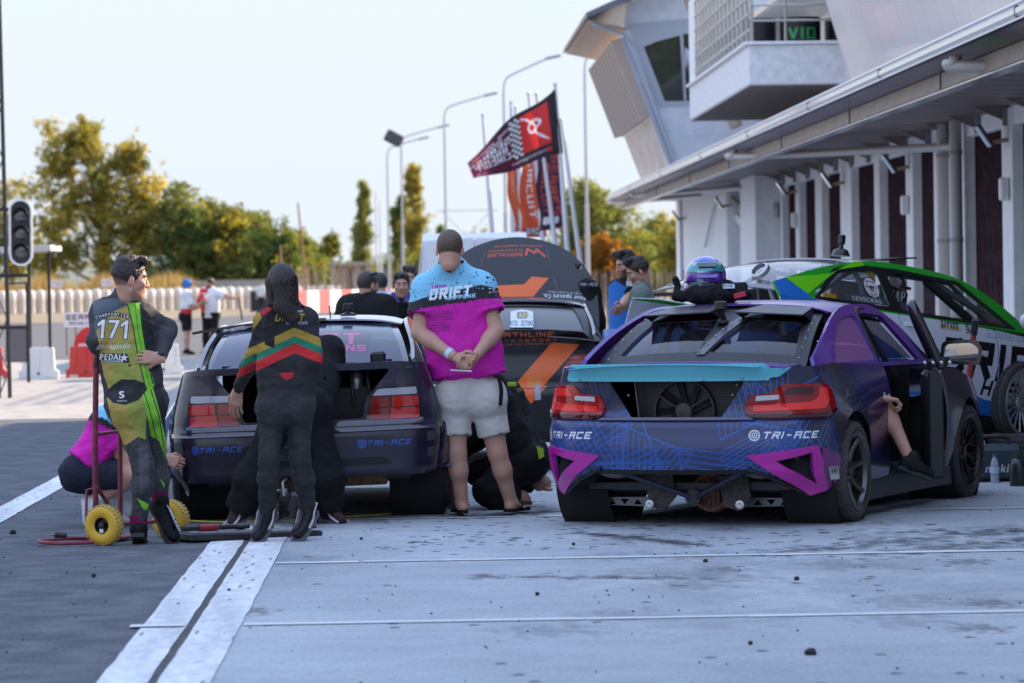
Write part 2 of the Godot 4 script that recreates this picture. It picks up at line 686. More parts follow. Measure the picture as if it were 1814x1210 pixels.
# ---------------------------------------------------------------- flat print: a picture to draw lettering and patterns on
class Print:
	var im: Image
	var w: int
	var h: int
	func _init(ww: int,hh: int,c: Color):
		w=ww
		h=hh
		im=Image.create_empty(w,h,false,Image.FORMAT_RGBA8)
		im.fill(c)
	func tri(a: Vector2,b: Vector2,c: Vector2,k: Color):
		var y0:=maxi(0,ceili(minf(a.y,minf(b.y,c.y))-0.5))
		var y1:=mini(h-1,floori(maxf(a.y,maxf(b.y,c.y))-0.5))
		for y in range(y0,y1+1):
			var yy:=y+0.5
			var lo:=1e9
			var hi:=-1e9
			for e in [[a,b],[b,c],[c,a]]:
				var p: Vector2=e[0]
				var q: Vector2=e[1]
				if (p.y<=yy)!=(q.y<=yy):
					var xx:=p.x+(q.x-p.x)*(yy-p.y)/(q.y-p.y)
					lo=minf(lo,xx)
					hi=maxf(hi,xx)
			var x0:=maxi(0,roundi(lo))
			var x1:=mini(w,roundi(hi))
			if x1>x0: im.fill_rect(Rect2i(x0,y,x1-x0,1),k)
	func poly(g: PackedVector2Array,k: Color):
		var id:=Geometry2D.triangulate_polygon(g)
		for i in range(0,id.size(),3):
			tri(g[id[i]],g[id[i+1]],g[id[i+2]],k)
	func line(a: Vector2,b: Vector2,wd: float,k: Color):
		var s:=(b-a).orthogonal().normalized()*wd/2.0
		tri(a+s,b+s,b-s,k)
		tri(a+s,b-s,a-s,k)
	func dot(o: Vector2,r: float,k: Color):
		for y in range(maxi(0,int(o.y-r)),mini(h-1,int(o.y+r))+1):
			var s:=r*r-(y+0.5-o.y)**2
			if s>0:
				var e:=sqrt(s)
				var x0:=maxi(0,roundi(o.x-e))
				var x1:=mini(w,roundi(o.x+e))
				if x1>x0: im.fill_rect(Rect2i(x0,y,x1-x0,1),k)
	# lettering in a printed face; tf maps (x along the line,y up from the baseline,letters about 1 high) to pixels
	func text(s: String,tf: Transform2D,k: Color,bold:=true,serif:=false):
		var tm:=TextMesh.new()
		var sf:=SystemFont.new()
		sf.font_names=PackedStringArray(["Droid Serif" if serif else "Droid Sans"])
		sf.font_weight=700 if bold else 400
		tm.font=sf
		tm.text=s
		tm.font_size=64
		tm.pixel_size=1.0/46.0
		tm.depth=0.0
		tm.curve_step=3.0
		tm.horizontal_alignment=HORIZONTAL_ALIGNMENT_CENTER
		tm.vertical_alignment=VERTICAL_ALIGNMENT_CENTER
		if tm.get_surface_count()==0: return
		var a:=tm.surface_get_arrays(0)
		var v: PackedVector3Array=a[Mesh.ARRAY_VERTEX]
		var id: PackedInt32Array=a[Mesh.ARRAY_INDEX] if a[Mesh.ARRAY_INDEX]!=null else PackedInt32Array(range(v.size()))
		var fit:=Rect2(v[0].x,v[0].y,0,0)
		for q in v:
			fit=fit.expand(Vector2(q.x,q.y))
		var mid:=fit.get_center()
		for i in range(0,id.size(),3):
			tri(tf*(Vector2(v[id[i]].x,v[id[i]].y)-mid),tf*(Vector2(v[id[i+1]].x,v[id[i+1]].y)-mid),tf*(Vector2(v[id[i+2]].x,v[id[i+2]].y)-mid),k)
	const GLYPH:={
		"A": "06-00-40-46 03-43","B": "00-30-42-33-03 33-44-46-06-00","C": "40-00-06-46","D": "00-30-41-45-36-06-00","E": "40-00-06-46 03-33","F": "40-00-06 03-33","G": "40-00-06-46-43-23",
		"H": "00-06 40-46 03-43","I": "20-26","J": "40-46-06-04","K": "00-06 40-03-46","L": "00-06-46","M": "06-00-23-40-46","N": "06-00-46-40","O": "00-40-46-06-00","P": "06-00-40-43-03",
		"R": "06-00-40-43-03 23-46","S": "40-00-03-43-46-06","T": "00-40 20-26","U": "00-06-46-40","V": "00-26-40","W": "00-06-23-46-40","X": "00-46 40-06","Y": "00-23-40 23-26",
		"1": "01-20-26","7": "00-40-16","9": "43-03-00-40-46-06","4": "30-04-44 30-36","-": "13-33",".": "15-16","0": "00-40-46-06-00","2": "00-40-43-03-06-46","5": "40-00-03-43-46-06","6": "40-00-06-46-43-03","8": "00-40-46-06-00 03-43",
	}
	# square technical lettering drawn with strokes: cw and ch give the letter box,wd the stroke
	func block(s: String,tf: Transform2D,cw: float,ch: float,wd: float,k: Color,gap:=0.35):
		var x0:=0.0
		for ch1 in s:
			if ch1==" ":
				x0+=cw*0.7
				continue
			var narrow:=ch1=="I" or ch1=="."
			for run in GLYPH.get(ch1,"").split(" "):
				var pts:=[]
				for q in run.split("-"):
					if q.length()<2: continue
					var u:=float(q[0].to_int())/4.0
					if narrow: u=0.0
					pts.append(Vector2(x0+u*cw,-float(q[1].to_int())/6.0*ch))
				for i in pts.size()-1:
					var a: Vector2=pts[i]
					var b: Vector2=pts[i+1]
					var dir:=(b-a).normalized()*wd/2.0
					var s2:=dir.orthogonal()
					var g:=[a-dir+s2,b+dir+s2,b+dir-s2,a-dir-s2]
					tri(tf*g[0],tf*g[1],tf*g[2],k)
					tri(tf*g[0],tf*g[2],tf*g[3],k)
			x0+=(wd if narrow else cw+wd)+cw*gap
	func block_width(s: String,cw: float,wd: float,gap:=0.35) -> float:
		var x0:=0.0
		for ch1 in s:
			x0+=cw*0.7 if ch1==" " else (wd if ch1=="I" or ch1=="." else cw+wd)+cw*gap
		return x0-cw*gap-wd
	func done(scale:=0.5) -> Image:
		im.resize(int(w*scale),int(h*scale),Image.INTERPOLATE_LANCZOS)
		return im
# where lettering goes: centre,letter height and slant,in pixels of a Print (y down)
func lay(o: Vector2,size: float,wide:=1.0,slant:=0.0,turn:=0.0) -> Transform2D:
	var ux:=Vector2(size*wide,0).rotated(turn)
	var uy:=Vector2(slant*size,-size).rotated(turn)
	return Transform2D(ux,uy,o)
# block letters centred on a point
func block_at(pr: Print,s: String,o: Vector2,ch: float,cw: float,wd: float,k: Color,slant:=0.0,turn:=0.0,gap:=0.35):
	var w:=pr.block_width(s,cw,wd,gap)
	var ux:=Vector2(1,0).rotated(turn)
	var uy:=Vector2(slant,-1).rotated(turn)
	pr.block(s,Transform2D(ux,uy,o-ux*w/2.0+uy*ch/2.0),cw,ch,wd,k,gap)
# ---------------------------------------------------------------- the ground,worn concrete,asphalt and paint
func stamp(r: int,k: Color,a: float,sd: int) -> Image:   # a ragged soft stain
	var im:=Image.create_empty(2*r,2*r,false,Image.FORMAT_RGBA8)
	var ns:=FastNoiseLite.new()
	ns.seed=sd
	ns.frequency=2.2/r
	ns.fractal_octaves=4
	for y in 2*r:
		for x in 2*r:
			var q:=Vector2(x-r+0.5,y-r+0.5)/r
			var v:=clampf((1.0-q.length())*1.6+ns.get_noise_2d(x,y)*1.5-0.25,0,1)
			im.set_pixel(x,y,Color(k.r,k.g,k.b,a*v))
	return im
func wear_picture(w: int,h: int,a: Color,b: Color,sd: int,stretch: float) -> Image:
	var lw:=w/4
	var lh:=h/4
	var im:=Image.create_empty(lw,lh,false,Image.FORMAT_RGBA8)
	var n1:=FastNoiseLite.new()
	n1.seed=sd
	n1.frequency=0.008
	n1.fractal_octaves=6
	n1.fractal_gain=0.6
	var n2:=FastNoiseLite.new()
	n2.seed=sd+5
	n2.frequency=0.05
	n2.fractal_octaves=3
	for y in lh:
		for x in lw:
			var v:=n1.get_noise_2d(x*stretch,y)*0.9+n2.get_noise_2d(x,y*2.2)*0.35
			im.set_pixel(x,y,a.lerp(b,clampf(v+0.5,0,1)))
	im.resize(w,h,Image.INTERPOLATE_CUBIC)
	return im
func floor_sheet(x0: float,x1: float,z0: float,z1: float,y: float) -> MB:
	return MB.new().quad(Vector3(x0,y,z0),Vector3(x1,y,z0),Vector3(x1,y,z1),Vector3(x0,y,z1))
func build_ground():
	var grain:=NoiseTexture2D.new()
	grain.width=512
	grain.height=512
	grain.seamless=true
	grain.noise=FastNoiseLite.new()
	grain.noise.frequency=0.22
	grain.noise.fractal_octaves=3
	grain.color_ramp=Gradient.new()
	grain.color_ramp.offsets=PackedFloat32Array([0.25,0.75])
	grain.color_ramp.colors=PackedColorArray([Color(0.86,0.86,0.86),Color(1,1,1)])
	var r:=RandomNumberGenerator.new()
	r.seed=21
	# concrete apron: x -0.92..6.75,z -8..-34,7.5 by 12.7 mm a pixel
	var w:=1024
	var h:=2048
	var im:=wear_picture(w,h,lin(0.32,0.345,0.37),lin(0.43,0.46,0.49),4,1.0)
	var px:=func(x: float,z: float) -> Vector2i: return Vector2i(int((x+0.92)/7.67*w),int((z+34.0)/26.0*h))
	var dark:=[stamp(40,lin(0.12,0.12,0.13),0.3,1),stamp(24,lin(0.07,0.07,0.075),0.5,2),stamp(14,lin(0.02,0.02,0.022),0.9,3),stamp(60,lin(0.16,0.16,0.17),0.25,4)]
	var pale:=[stamp(50,lin(0.55,0.56,0.58),0.35,5),stamp(26,lin(0.6,0.61,0.62),0.3,6)]
	var sp:=Image.create_empty(256,256,false,Image.FORMAT_RGBA8)      # aggregate grain
	for y in 256:
		for x in 256:
			var v:=r.randf()
			sp.set_pixel(x,y,Color(0,0,0,0.16*v*v) if (x*7+y*3) % 5 else Color(1,1,1,0.07*v))
	for ty in 8:
		for tx in 4: im.blend_rect(sp,Rect2i(0,0,256,256),Vector2i(tx*256,ty*256))
	for i in 130:
		var s: Image=pale[i % 2] if i % 4==0 else dark[[3,0,3,1][i % 4]]
		var at: Vector2i=px.call(r.randf_range(-0.9,6.6),r.randf_range(-33,-9))
		if i % 3!=0 and r.randf()<0.55: at=px.call(r.randf_range(0.8,5.0),r.randf_range(-25.0,-15.0))
		im.blend_rect(s,Rect2i(Vector2i.ZERO,s.get_size()),at-s.get_size()/2)
	# rubber streaks and scuffs: rows of soft dabs
	var dab:=stamp(7,lin(0.04,0.04,0.045),0.34,8)
	var scuffs:=[[1.9,-20.6,3.6,-18.9,3,0.10],[2.4,-20.9,3.9,-19.6,3,0.12],[0.9,-18.6,1.5,-19.9,2,0.05],[1.2,-16.6,1.35,-17.0,3,0.02],[2.05,-16.1,2.12,-17.0,5,0.012],[0.1,-16.9,0.9,-16.3,3,0.08],[2.6,-19.0,4.4,-19.4,2,0.1],[3.2,-20.0,5.0,-21.0,2,0.08],[0.2,-22.0,1.4,-22.4,1,0.05]]
	for s in scuffs:
		for k in 70*int(s[4]):
			var f:=r.randf()
			var at: Vector2i=px.call(lerpf(s[0],s[2],f)+r.randfn(0,s[5]),lerpf(s[1],s[3],f)+r.randfn(0,s[5]*1.5))
			im.blend_rect(dab,Rect2i(0,0,14,14),at)
	# stones,rubber crumbs and oil spots
	var crumb:=stamp(4,lin(0.015,0.015,0.017),1.0,9)
	for i in 500:
		var at: Vector2i=px.call(r.randf_range(-0.8,6.6),r.randf_range(-30,-10))
		if i % 2==0: at=px.call(r.randf_range(-0.3,2.6),r.randf_range(-20.0,-14.5))
		im.blend_rect(crumb,Rect2i(0,0,8,8),at)
	var blot:=stamp(7,lin(0.012,0.012,0.013),1.0,12)
	for q in [[1.9,-16.2],[2.3,-19.0],[2.35,-19.6],[2.1,-17.6],[1.75,-17.6],[-0.1,-19.2],[0.5,-19.0],[1.4,-18.1],[3.0,-18.4],[1.55,-15.1]]:
		im.blend_rect(blot,Rect2i(0,0,14,14),px.call(q[0],q[1]))
	var con:=printed("worn_concrete",im,0.7)
	con.metallic_specular=0.25
	struct("ground",floor_sheet(-900,900,-2200,30,-0.03),mottled("dry_earth",lin(0.13,0.105,0.07),lin(0.25,0.2,0.13),0.05,0.95))
	var asph:=mottled("asphalt",lin(0.13,0.135,0.15),lin(0.19,0.195,0.21),0.35,0.85,0.5)
	asph.specular_mode=BaseMaterial3D.SPECULAR_DISABLED
	asph.detail_enabled=true
	asph.detail_blend_mode=BaseMaterial3D.BLEND_MODE_MUL
	asph.detail_uv_layer=BaseMaterial3D.DETAIL_UV_2
	asph.detail_albedo=grain
	asph.uv2_triplanar=true
	asph.uv2_world_triplanar=true
	asph.uv2_scale=Vector3.ONE*0.4
	struct("pit_lane_road",floor_sheet(-16,-1.035,-46,12,0.0),asph)
	var sunlit_road:=mottled("bleached_asphalt",lin(0.22,0.21,0.2),lin(0.32,0.31,0.295),0.3,0.85)  # sunlight on this stretch put into a paler colour; key seeds noise
	struct("pit_lane_road",floor_sheet(-16,-1.035,-84,-46,0.0),sunlit_road)
	struct("pit_lane_road",floor_sheet(-16,-1.035,-175,-84,0.0),asph)
	struct("concrete_apron",floor_sheet(-0.92,6.75,-34,-8,0.004),con)
	struct("concrete_apron",floor_sheet(-0.92,6.75,-120,-34.0,0.004),mottled("far_concrete",lin(0.32,0.345,0.37),lin(0.43,0.46,0.49),0.25,0.7))
	struct("concrete_apron",floor_sheet(-0.92,6.75,-8.0,12,0.004),mottled("far_concrete",lin(0.32,0.345,0.37),lin(0.43,0.46,0.49),0.25,0.7))
	# far loop of the track and its pale verge
	var track:=MB.new()
	var pts:=curve([Vector3(-60,0,-150),Vector3(-30,0,-168),Vector3(-14,0,-172),Vector3(-3,0,-190),Vector3(6,0,-260),Vector3(8,0,-340)],10)
	for i in pts.size()-1:
		var d0: Vector3=(pts[i+1]-pts[i]).normalized().cross(Vector3.UP)*9.0
		track.quad(pts[i]+d0*-1+Vector3(0,-0.012,0),pts[i]+d0+Vector3(0,-0.012,0),pts[i+1]+d0+Vector3(0,-0.012,0),pts[i+1]-d0+Vector3(0,-0.012,0))
	struct("race_track",track,asph)
	struct("gravel_verge",floor_sheet(-70,-16,-150,-40,-0.02),mottled("pale_gravel",lin(0.24,0.2,0.15),lin(0.34,0.29,0.22),0.4,0.95))
	# paint
	var ptx:=wear_picture(256,1024,lin(0.44,0.45,0.47),lin(0.8,0.8,0.8),31,1.0)
	for i in 40:
		var s: Image=crumb if i % 3 else dark[2]
		ptx.blend_rect(s,Rect2i(Vector2i.ZERO,s.get_size()),Vector2i(r.randi_range(-10,250),r.randi_range(0,1010)))
	var paint:=printed("worn_white_paint",ptx,0.6)
	paint.texture_repeat=true
	struct("road_marking",ragged_stripe(-1.25,-1.055,-8,-120,0.005,r),paint)
	struct("road_marking",ragged_stripe(-1.015,-0.81,-8,-120,0.009,r),paint)
	struct("expansion_joint_strip",floor_sheet(-1.05,-0.9,-120,12,0.002),mottled("seam",lin(0.035,0.034,0.034),lin(0.09,0.088,0.085),1.5,0.9))
	struct("road_marking",ragged_stripe(-2.92,-2.72,10,-130,0.005,r),paint)
	for k in 12:
		var z:=-13.6-3.85*k
		var m:=MB.new()
		var x0:=-0.8
		while x0<6.5:      # each bay line is worn into lengths
			var ln:=r.randf_range(0.4,1.9)
			var z1:=z+r.randf_range(-0.012,0.012)
			var hw:=r.randf_range(0.045,0.075)
			m.quad(Vector3(x0,0.008,z1+hw),Vector3(x0+ln,0.008,z1+hw*r.randf_range(0.7,1.1)),Vector3(x0+ln,0.008,z1-hw*r.randf_range(0.7,1.1)),Vector3(x0,0.008,z1-hw),Rect2(r.randf()*0.5,r.randf(),0.2,ln*0.3))
			x0+=ln+(r.randf_range(0.02,0.12) if r.randf()<0.6 else 0.003)
		struct("road_marking",m,paint)
		if k==1: struct("road_marking",floor_sheet(-1.3,-1.06,z-0.06,z+0.06,0.011),paint)
func ragged_stripe(x0: float,x1: float,z0: float,z1: float,y: float,r: RandomNumberGenerator) -> MB:
	var m:=MB.new()
	var a:=x0
	var b:=x1
	var z:=z0
	while z>z1:
		var z2:=z-r.randf_range(0.15,0.5)*(1.0 if z>-40 else 6.0)
		var a2:=x0+r.randf_range(-0.004,0.004)
		var b2:=x1+r.randf_range(-0.004,0.004)
		m.quad(Vector3(a,y,z),Vector3(b,y,z),Vector3(b2,y,z2),Vector3(a2,y,z2),Rect2(0,-z2*0.12,1,(z-z2)*0.12))
		a=a2
		b=b2
		z=z2
	return m
# ---------------------------------------------------------------- the pit building on the right: garages,canopy,balcony,control tower
# a corrugated sheet: runs from a to b,ribs stand along up
func corrugated(a: Vector3,b: Vector3,up: Vector3,pitch: float,depth: float,out: Vector3) -> MB:
	var m:=MB.new()
	var k:=maxi(1,roundi(a.distance_to(b)/pitch))
	for i in k:
		var p0:=a.lerp(b,float(i)/k)
		var st:=(b-a)/k
		var q:=[p0,p0+st*0.35,p0+st*0.5+out*depth,p0+st*0.85+out*depth,p0+st]
		for j in 4:
			m.quad(q[j],q[j+1],q[j+1]+up,q[j]+up)
	return m
func build_pit_building():
	var white:=mottled("white_render",lin(0.78,0.78,0.78),lin(0.88,0.88,0.87),0.6,0.85,0.3)
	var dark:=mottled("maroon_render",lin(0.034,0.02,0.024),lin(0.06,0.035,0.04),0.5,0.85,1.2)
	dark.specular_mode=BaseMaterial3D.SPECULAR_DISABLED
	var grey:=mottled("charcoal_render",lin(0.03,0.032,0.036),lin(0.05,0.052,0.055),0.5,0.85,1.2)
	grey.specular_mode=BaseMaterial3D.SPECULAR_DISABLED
	var metal:=mat("painted_cladding",0.72,0.74,0.78,0.28,0.0,0.4)
	var steel:=mat("bare_steel",0.5,0.5,0.5,0.35,0.9)
	var taupe:=mat("taupe_soffit_metal",0.19,0.125,0.115,0.4,0.1)
	var beamc:=mottled("brown_beam",lin(0.2,0.155,0.13),lin(0.3,0.24,0.2),0.8,0.5)
	var pipec:=mat("drain_pipe_plastic",0.42,0.39,0.37,0.45)
	var b:=thing("pit_building","long white pit building with dark garage bays, canopy and balcony","building")
	# body behind the bays,upper floor and roof
	obj("wall",MB.new().box(Vector3(12.0,1.9,-44.0),Vector3(10.4,3.8,104.0)),white,b)
	obj("upper_wall",MB.new().box(Vector3(11.9,4.9,-35.0),Vector3(10.0,2.1,86.0)),white,b)
	obj("roof",MB.new().box(Vector3(11.6,6.0,-35.0),Vector3(11.6,0.14,86.6),0.03),steel,b)
	# bays: recessed dark panels between white piers
	var bays:=[[-24.6,-27.8],[-28.9,-32.0],[-33.1,-36.2],[-37.2,-40.2],[-41.0,-43.65],[-44.4,-47.45],[-50.3,-52.5],[-53.2,-56.3],[-56.9,-60.0],[-61.5,-64.4],[-65.4,-68.2],[-68.85,-71.4]]
	for i in bays.size():
		var q=bays[i]
		var z: float=(q[0]+q[1])/2.0
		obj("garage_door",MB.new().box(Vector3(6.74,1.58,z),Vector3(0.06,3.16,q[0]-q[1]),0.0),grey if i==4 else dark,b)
		var nz: float=bays[i+1][0] if i+1<bays.size() else -71.7
		obj("pier",MB.new().box(Vector3(6.68,1.68,(q[1]+nz)/2.0),Vector3(0.2,3.36,q[1]-nz),0.012),white,b)
	obj("lintel",MB.new().box(Vector3(6.69,3.28,-47.0),Vector3(0.17,0.24,49.0),0.01),white,b)
	obj("edge_trim",MB.new().box(Vector3(6.70,1.58,-44.42),Vector3(0.09,3.16,0.03)),mat("red_trim",0.35,0.02,0.05,0.5),b)
	# the white blocks towards the far end
	obj("pier",MB.new().box(Vector3(6.45,1.8,-73.4),Vector3(0.66,3.6,3.2),0.02),white,b)
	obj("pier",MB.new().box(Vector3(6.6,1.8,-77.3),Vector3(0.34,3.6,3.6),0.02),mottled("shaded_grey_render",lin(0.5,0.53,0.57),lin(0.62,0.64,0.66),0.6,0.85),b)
	obj("pier",MB.new().box(Vector3(6.5,1.8,-86.0),Vector3(0.6,3.6,13.0),0.02),white,b)
	obj("garage_door",MB.new().box(Vector3(6.52,1.5,-93.1),Vector3(0.5,3.0,1.0)),mat("grey_violet_door",0.11,0.095,0.13,0.7),b)
	obj("pier",MB.new().box(Vector3(6.5,1.8,-94.3),Vector3(0.62,3.6,1.1),0.02),white,b)
	# slanted cladding of the upper floor,panel by panel
	for k in 23:
		var z:=-27.0-k*1.0
		var m:=MB.new()
		var lo:=Vector3(5.62,3.62,z)
		var up:=Vector3(-0.72,2.45,0)
		m.quad(lo+Vector3(0,0,-0.985),lo,lo+up,lo+up+Vector3(0,0,-0.985))
		m.quad(lo+Vector3(0.03,0,-0.985),lo+Vector3(0,0,-0.985),lo+up+Vector3(0,0,-0.985),lo+up+Vector3(0.03,0,-0.985))
		m.quad(lo,lo+Vector3(0.03,0,0),lo+up+Vector3(0.03,0,0),lo+up)
		obj("cladding_panel",m,metal,b)
	obj("cladding_backing",MB.new().quad(Vector3(5.66,3.6,-50.0),Vector3(5.66,3.6,-27.0),Vector3(4.94,6.05,-27.0),Vector3(4.94,6.05,-50.0)),mat("dark_gap",0.03,0.03,0.035,0.8),b)
	obj("cladding_end",MB.new().prism(pv([5.62,3.6,7.0,3.6,7.0,6.05,4.9,6.05]),-50.06,-50.0),metal,b)
	# canopy: sheet roof,gutter,beam,ribs
	obj("canopy_roof",MB.new().box(Vector3(5.7,3.585,-56.0),Vector3(2.16,0.03,77.6)),mat("roof_sheet",0.6,0.6,0.61,0.35,0.4),b)
	obj("gutter",MB.new().box(Vector3(4.64,3.515,-59.0),Vector3(0.1,0.1,71.6),0.03),mat("cream_gutter",0.66,0.6,0.52,0.25,0.2,0.5),b)
	obj("gutter_lip",MB.new().tube([Vector3(4.59,3.568,-23.2),Vector3(4.59,3.568,-94.8)],0.014,8),mat("gutter_white",0.8,0.8,0.82,0.2,0.3),b)
	obj("gutter_lip",MB.new().tube([Vector3(4.61,3.452,-23.2),Vector3(4.61,3.452,-94.8)],0.012,8),mat("gutter_white"),b)
	for z in [-30.2,-39.2,-46.4,-55.0,-64.2,-75.0,-86.0]:
		obj("gutter_joint",MB.new().box(Vector3(4.64,3.515,z),Vector3(0.112,0.112,0.05),0.03),mat("joint_grey",0.25,0.25,0.27,0.4),b)
	obj("eave_strip",corrugated(Vector3(4.6,3.43,-94.8),Vector3(4.6,3.43,-23.2),Vector3(0.3,-0.02,0),0.12,0.02,Vector3.DOWN),mat("eave_shine",0.28,0.22,0.24,0.18,0.8),b)
	obj("eave_beam",MB.new().box(Vector3(4.93,3.31,-59.0),Vector3(0.07,0.17,71.6),0.012),beamc,b)
	obj("beam_flange",MB.new().box(Vector3(4.95,3.215,-59.0),Vector3(0.13,0.018,71.6)),mat("flange_grey",0.33,0.3,0.31,0.25,0.5),b)
	for z in [-31.5,-36.8,-44.6,-53.0,-62.0,-71.0,-81.0]:
		obj("beam_splice",MB.new().box(Vector3(4.925,3.31,z),Vector3(0.085,0.18,0.06),0.006),mat("joint_dark",0.03,0.03,0.03,0.5),b)
	obj("soffit",corrugated(Vector3(4.96,3.44,-94.8),Vector3(4.96,3.44,-23.2),Vector3(1.8,-0.05,0),0.9,0.035,Vector3.DOWN),taupe,b)
	for k in 24:
		var z:=-26.0-k*2.25
		var m:=MB.new().at(Vector3(0,0,z))
		m.prism(pv([6.6,3.37,6.2,3.37,6.6,3.2]),-0.03,0.03)
		obj("bracket",m,beamc,b)
		obj("bracket_plate",MB.new().box(Vector3(6.56,3.26,z+0.05),Vector3(0.06,0.2,0.05)),mat("joint_grey"),b)
	# rain pipes
	for q in [[Vector3(4.7,3.46,-58.5),Vector3(4.7,3.34,-58.5),Vector3(4.78,3.3,-58.2),Vector3(6.42,3.08,-48.6),Vector3(6.44,3.08,-48.4)],[Vector3(4.7,3.5,-86.5),Vector3(4.72,3.4,-86.4),Vector3(4.85,3.36,-86.0),Vector3(6.1,3.22,-75.0),Vector3(6.4,3.16,-73.0),Vector3(6.5,2.9,-71.9),Vector3(6.52,2.6,-71.8)],[Vector3(4.7,3.47,-34.3),Vector3(4.7,3.36,-34.3),Vector3(4.78,3.31,-34.2),Vector3(6.5,3.2,-31.5)],[Vector3(4.66,3.46,-94.5),Vector3(4.7,3.38,-94.5),Vector3(6.3,3.32,-86.0)]]:
		obj("rain_pipe",MB.new().tube(curve(q,4),0.055,12),pipec,b)
	for q in [[6.46,-48.5],[6.47,-47.4]]:
		obj("downpipe",MB.new().tube([Vector3(q[0],0.0,q[1]),Vector3(q[0],3.36,q[1])],0.075,14),pipec,b)
		for y in [0.9,1.9,2.95]:
			obj("pipe_clip",MB.new().tube([Vector3(q[0],y,q[1]),Vector3(q[0],y+0.05,q[1])],0.084,14),mat("clip_tan",0.3,0.27,0.25,0.5),b)
	obj("diagonal_brace",MB.new().bar(Vector3(6.3,3.25,-84.0),Vector3(6.55,2.35,-76.3),0.12,0.16),white,b)
	obj("diagonal_brace",MB.new().bar(Vector3(6.25,3.3,-81.0),Vector3(6.5,2.6,-75.6),0.06,0.09),beamc,b)
	obj("cable",MB.new().tube(curve([Vector3(6.1,2.2,-84.0),Vector3(6.12,2.6,-83.0),Vector3(6.15,3.0,-82.0),Vector3(6.2,3.3,-81.0)],5),0.03,8),mat("cable_grey",0.5,0.48,0.47,0.6),b)
	# floodlights and switch boxes on the piers
	for q in [[6.5,3.02,-43.9],[6.5,2.98,-52.8],[6.5,2.98,-60.9],[6.5,3.02,-68.5],[6.2,3.0,-79.0],[6.15,2.95,-91.5]]:
		var at:=Vector3(q[0],q[1],q[2])
		var f:=thing("floodlight","slim black floodlight on a tan arm fixed to a white garage pier","light",at,0,"floodlights along the garage piers")
		obj("arm",MB.new().bar(Vector3(0.08,-0.02,0),Vector3(-0.12,-0.05,0.0),0.05,0.05,0.006),mat("tan_arm",0.42,0.28,0.2,0.6),f)
		obj("housing",MB.new().bar(Vector3(-0.10,-0.09,0),Vector3(-0.26,0.15,0),0.30,0.03,0.008,Vector3(0.8,0.5,0)),mat("lamp_black",0.02,0.02,0.022,0.4),f)
		obj("lens",MB.new().bar(Vector3(-0.125,-0.095,0),Vector3(-0.275,0.13,0),0.26,0.012,0.0,Vector3(0.8,0.5,0)),mat("lamp_glass",0.6,0.63,0.66,0.1),f)
	for q in [[6.52,2.45,-43.85],[6.52,2.45,-52.85],[6.52,2.5,-68.5]]:
		obj("socket_box",MB.new().box(Vector3(q[0],q[1],q[2]),Vector3(0.1,0.26,0.16),0.02),mat("socket_white",0.7,0.7,0.7,0.4),b)
	# balcony
	obj("balcony_slab",MB.new().box(Vector3(5.9,4.58,-63.2),Vector3(2.2,0.58,12.4),0.02),mottled("cracked_white_render",lin(0.66,0.66,0.67),lin(0.82,0.82,0.83),0.9,0.9,0.6),b)
	obj("balcony_coping",MB.new().box(Vector3(5.88,4.895,-63.2),Vector3(2.28,0.045,12.5),0.01),white,b)
	obj("balcony_underside",MB.new().box(Vector3(5.9,4.285,-63.2),Vector3(2.16,0.012,12.36)),mottled("peeling_brown",lin(0.12,0.09,0.085),lin(0.24,0.19,0.18),1.2,0.9),b)
	var rail:=mat("rail_steel",0.45,0.43,0.4,0.35,0.7)
	for i in 15:
		var z:=-57.08-i*0.80
		obj("balcony_post",MB.new().box(Vector3(4.86,5.72,z),Vector3(0.05,1.62,0.09),0.006),rail,b)
	for i in 7:
		obj("balcony_rail",MB.new().tube([Vector3(4.84,5.1+i*0.235,-57.0),Vector3(4.84,5.1+i*0.235,-68.4)],0.022,8),rail,b)
	for y in [5.22,5.44,5.62]:
		obj("balcony_rail",MB.new().tube([Vector3(4.84,y,-57.02),Vector3(6.9,y,-57.02)],0.016,8),rail,b)
	for xx in [5.35,6.3]:
		obj("balcony_post",MB.new().tube([Vector3(xx,4.9,-57.05),Vector3(xx,5.65,-57.05)],0.02,8),rail,b)
	obj("balcony_end_panel",MB.new().box(Vector3(4.86,5.6,-69.0),Vector3(0.09,1.6,1.1),0.01),white,b)
	for q in [[5.25,-60.2,0.5],[5.85,-60.0,0.62],[6.45,-60.3,0.4]]:
		obj("balcony_bin",MB.new().tube([Vector3(q[0],4.92,q[1]),Vector3(q[0],5.45,q[1])],q[2]/2.0,16),mat("black_drum",0.012,0.012,0.014,0.5),b)
	var pr:=Print.new(256,256,lin(0.012,0.012,0.014))
	block_at(pr,"VIO",Vector2(128,128),92,50,18,lin(0.03,0.35,0.1))
	obj("drum_band",MB.new().at(Vector3(5.85,5.2,-60.0)).sheet(pv([-0.3,-0.2,0.3,-0.2,0.3,0.2,-0.3,0.2]),func(q): return Vector3(sin(q.x/0.316)*0.316,q.y,cos(q.x/0.316)*0.316),0.06,0.0,[],false,Rect2(-0.3,-0.2,0.6,0.4)),printed("drum_print",pr.done(),0.5),b)
	obj("upper_window",MB.new().box(Vector3(6.88,5.4,-56.0),Vector3(0.05,1.1,9.0)),mat("dark_window",0.02,0.022,0.03,0.1),b)
	obj("balcony_door",MB.new().box(Vector3(6.4,5.4,-69.8),Vector3(1.2,1.1,0.06)),mat("pale_shutter",0.4,0.42,0.45,0.5),b)
	obj("corrugated_wall",corrugated(Vector3(5.75,4.2,-71.5),Vector3(5.75,4.2,-69.6),Vector3(-0.9,2.6,0),0.5,0.1,Vector3(-1,0,0)),mat("corrugated_taupe",0.3,0.27,0.26,0.35,0.4),b)
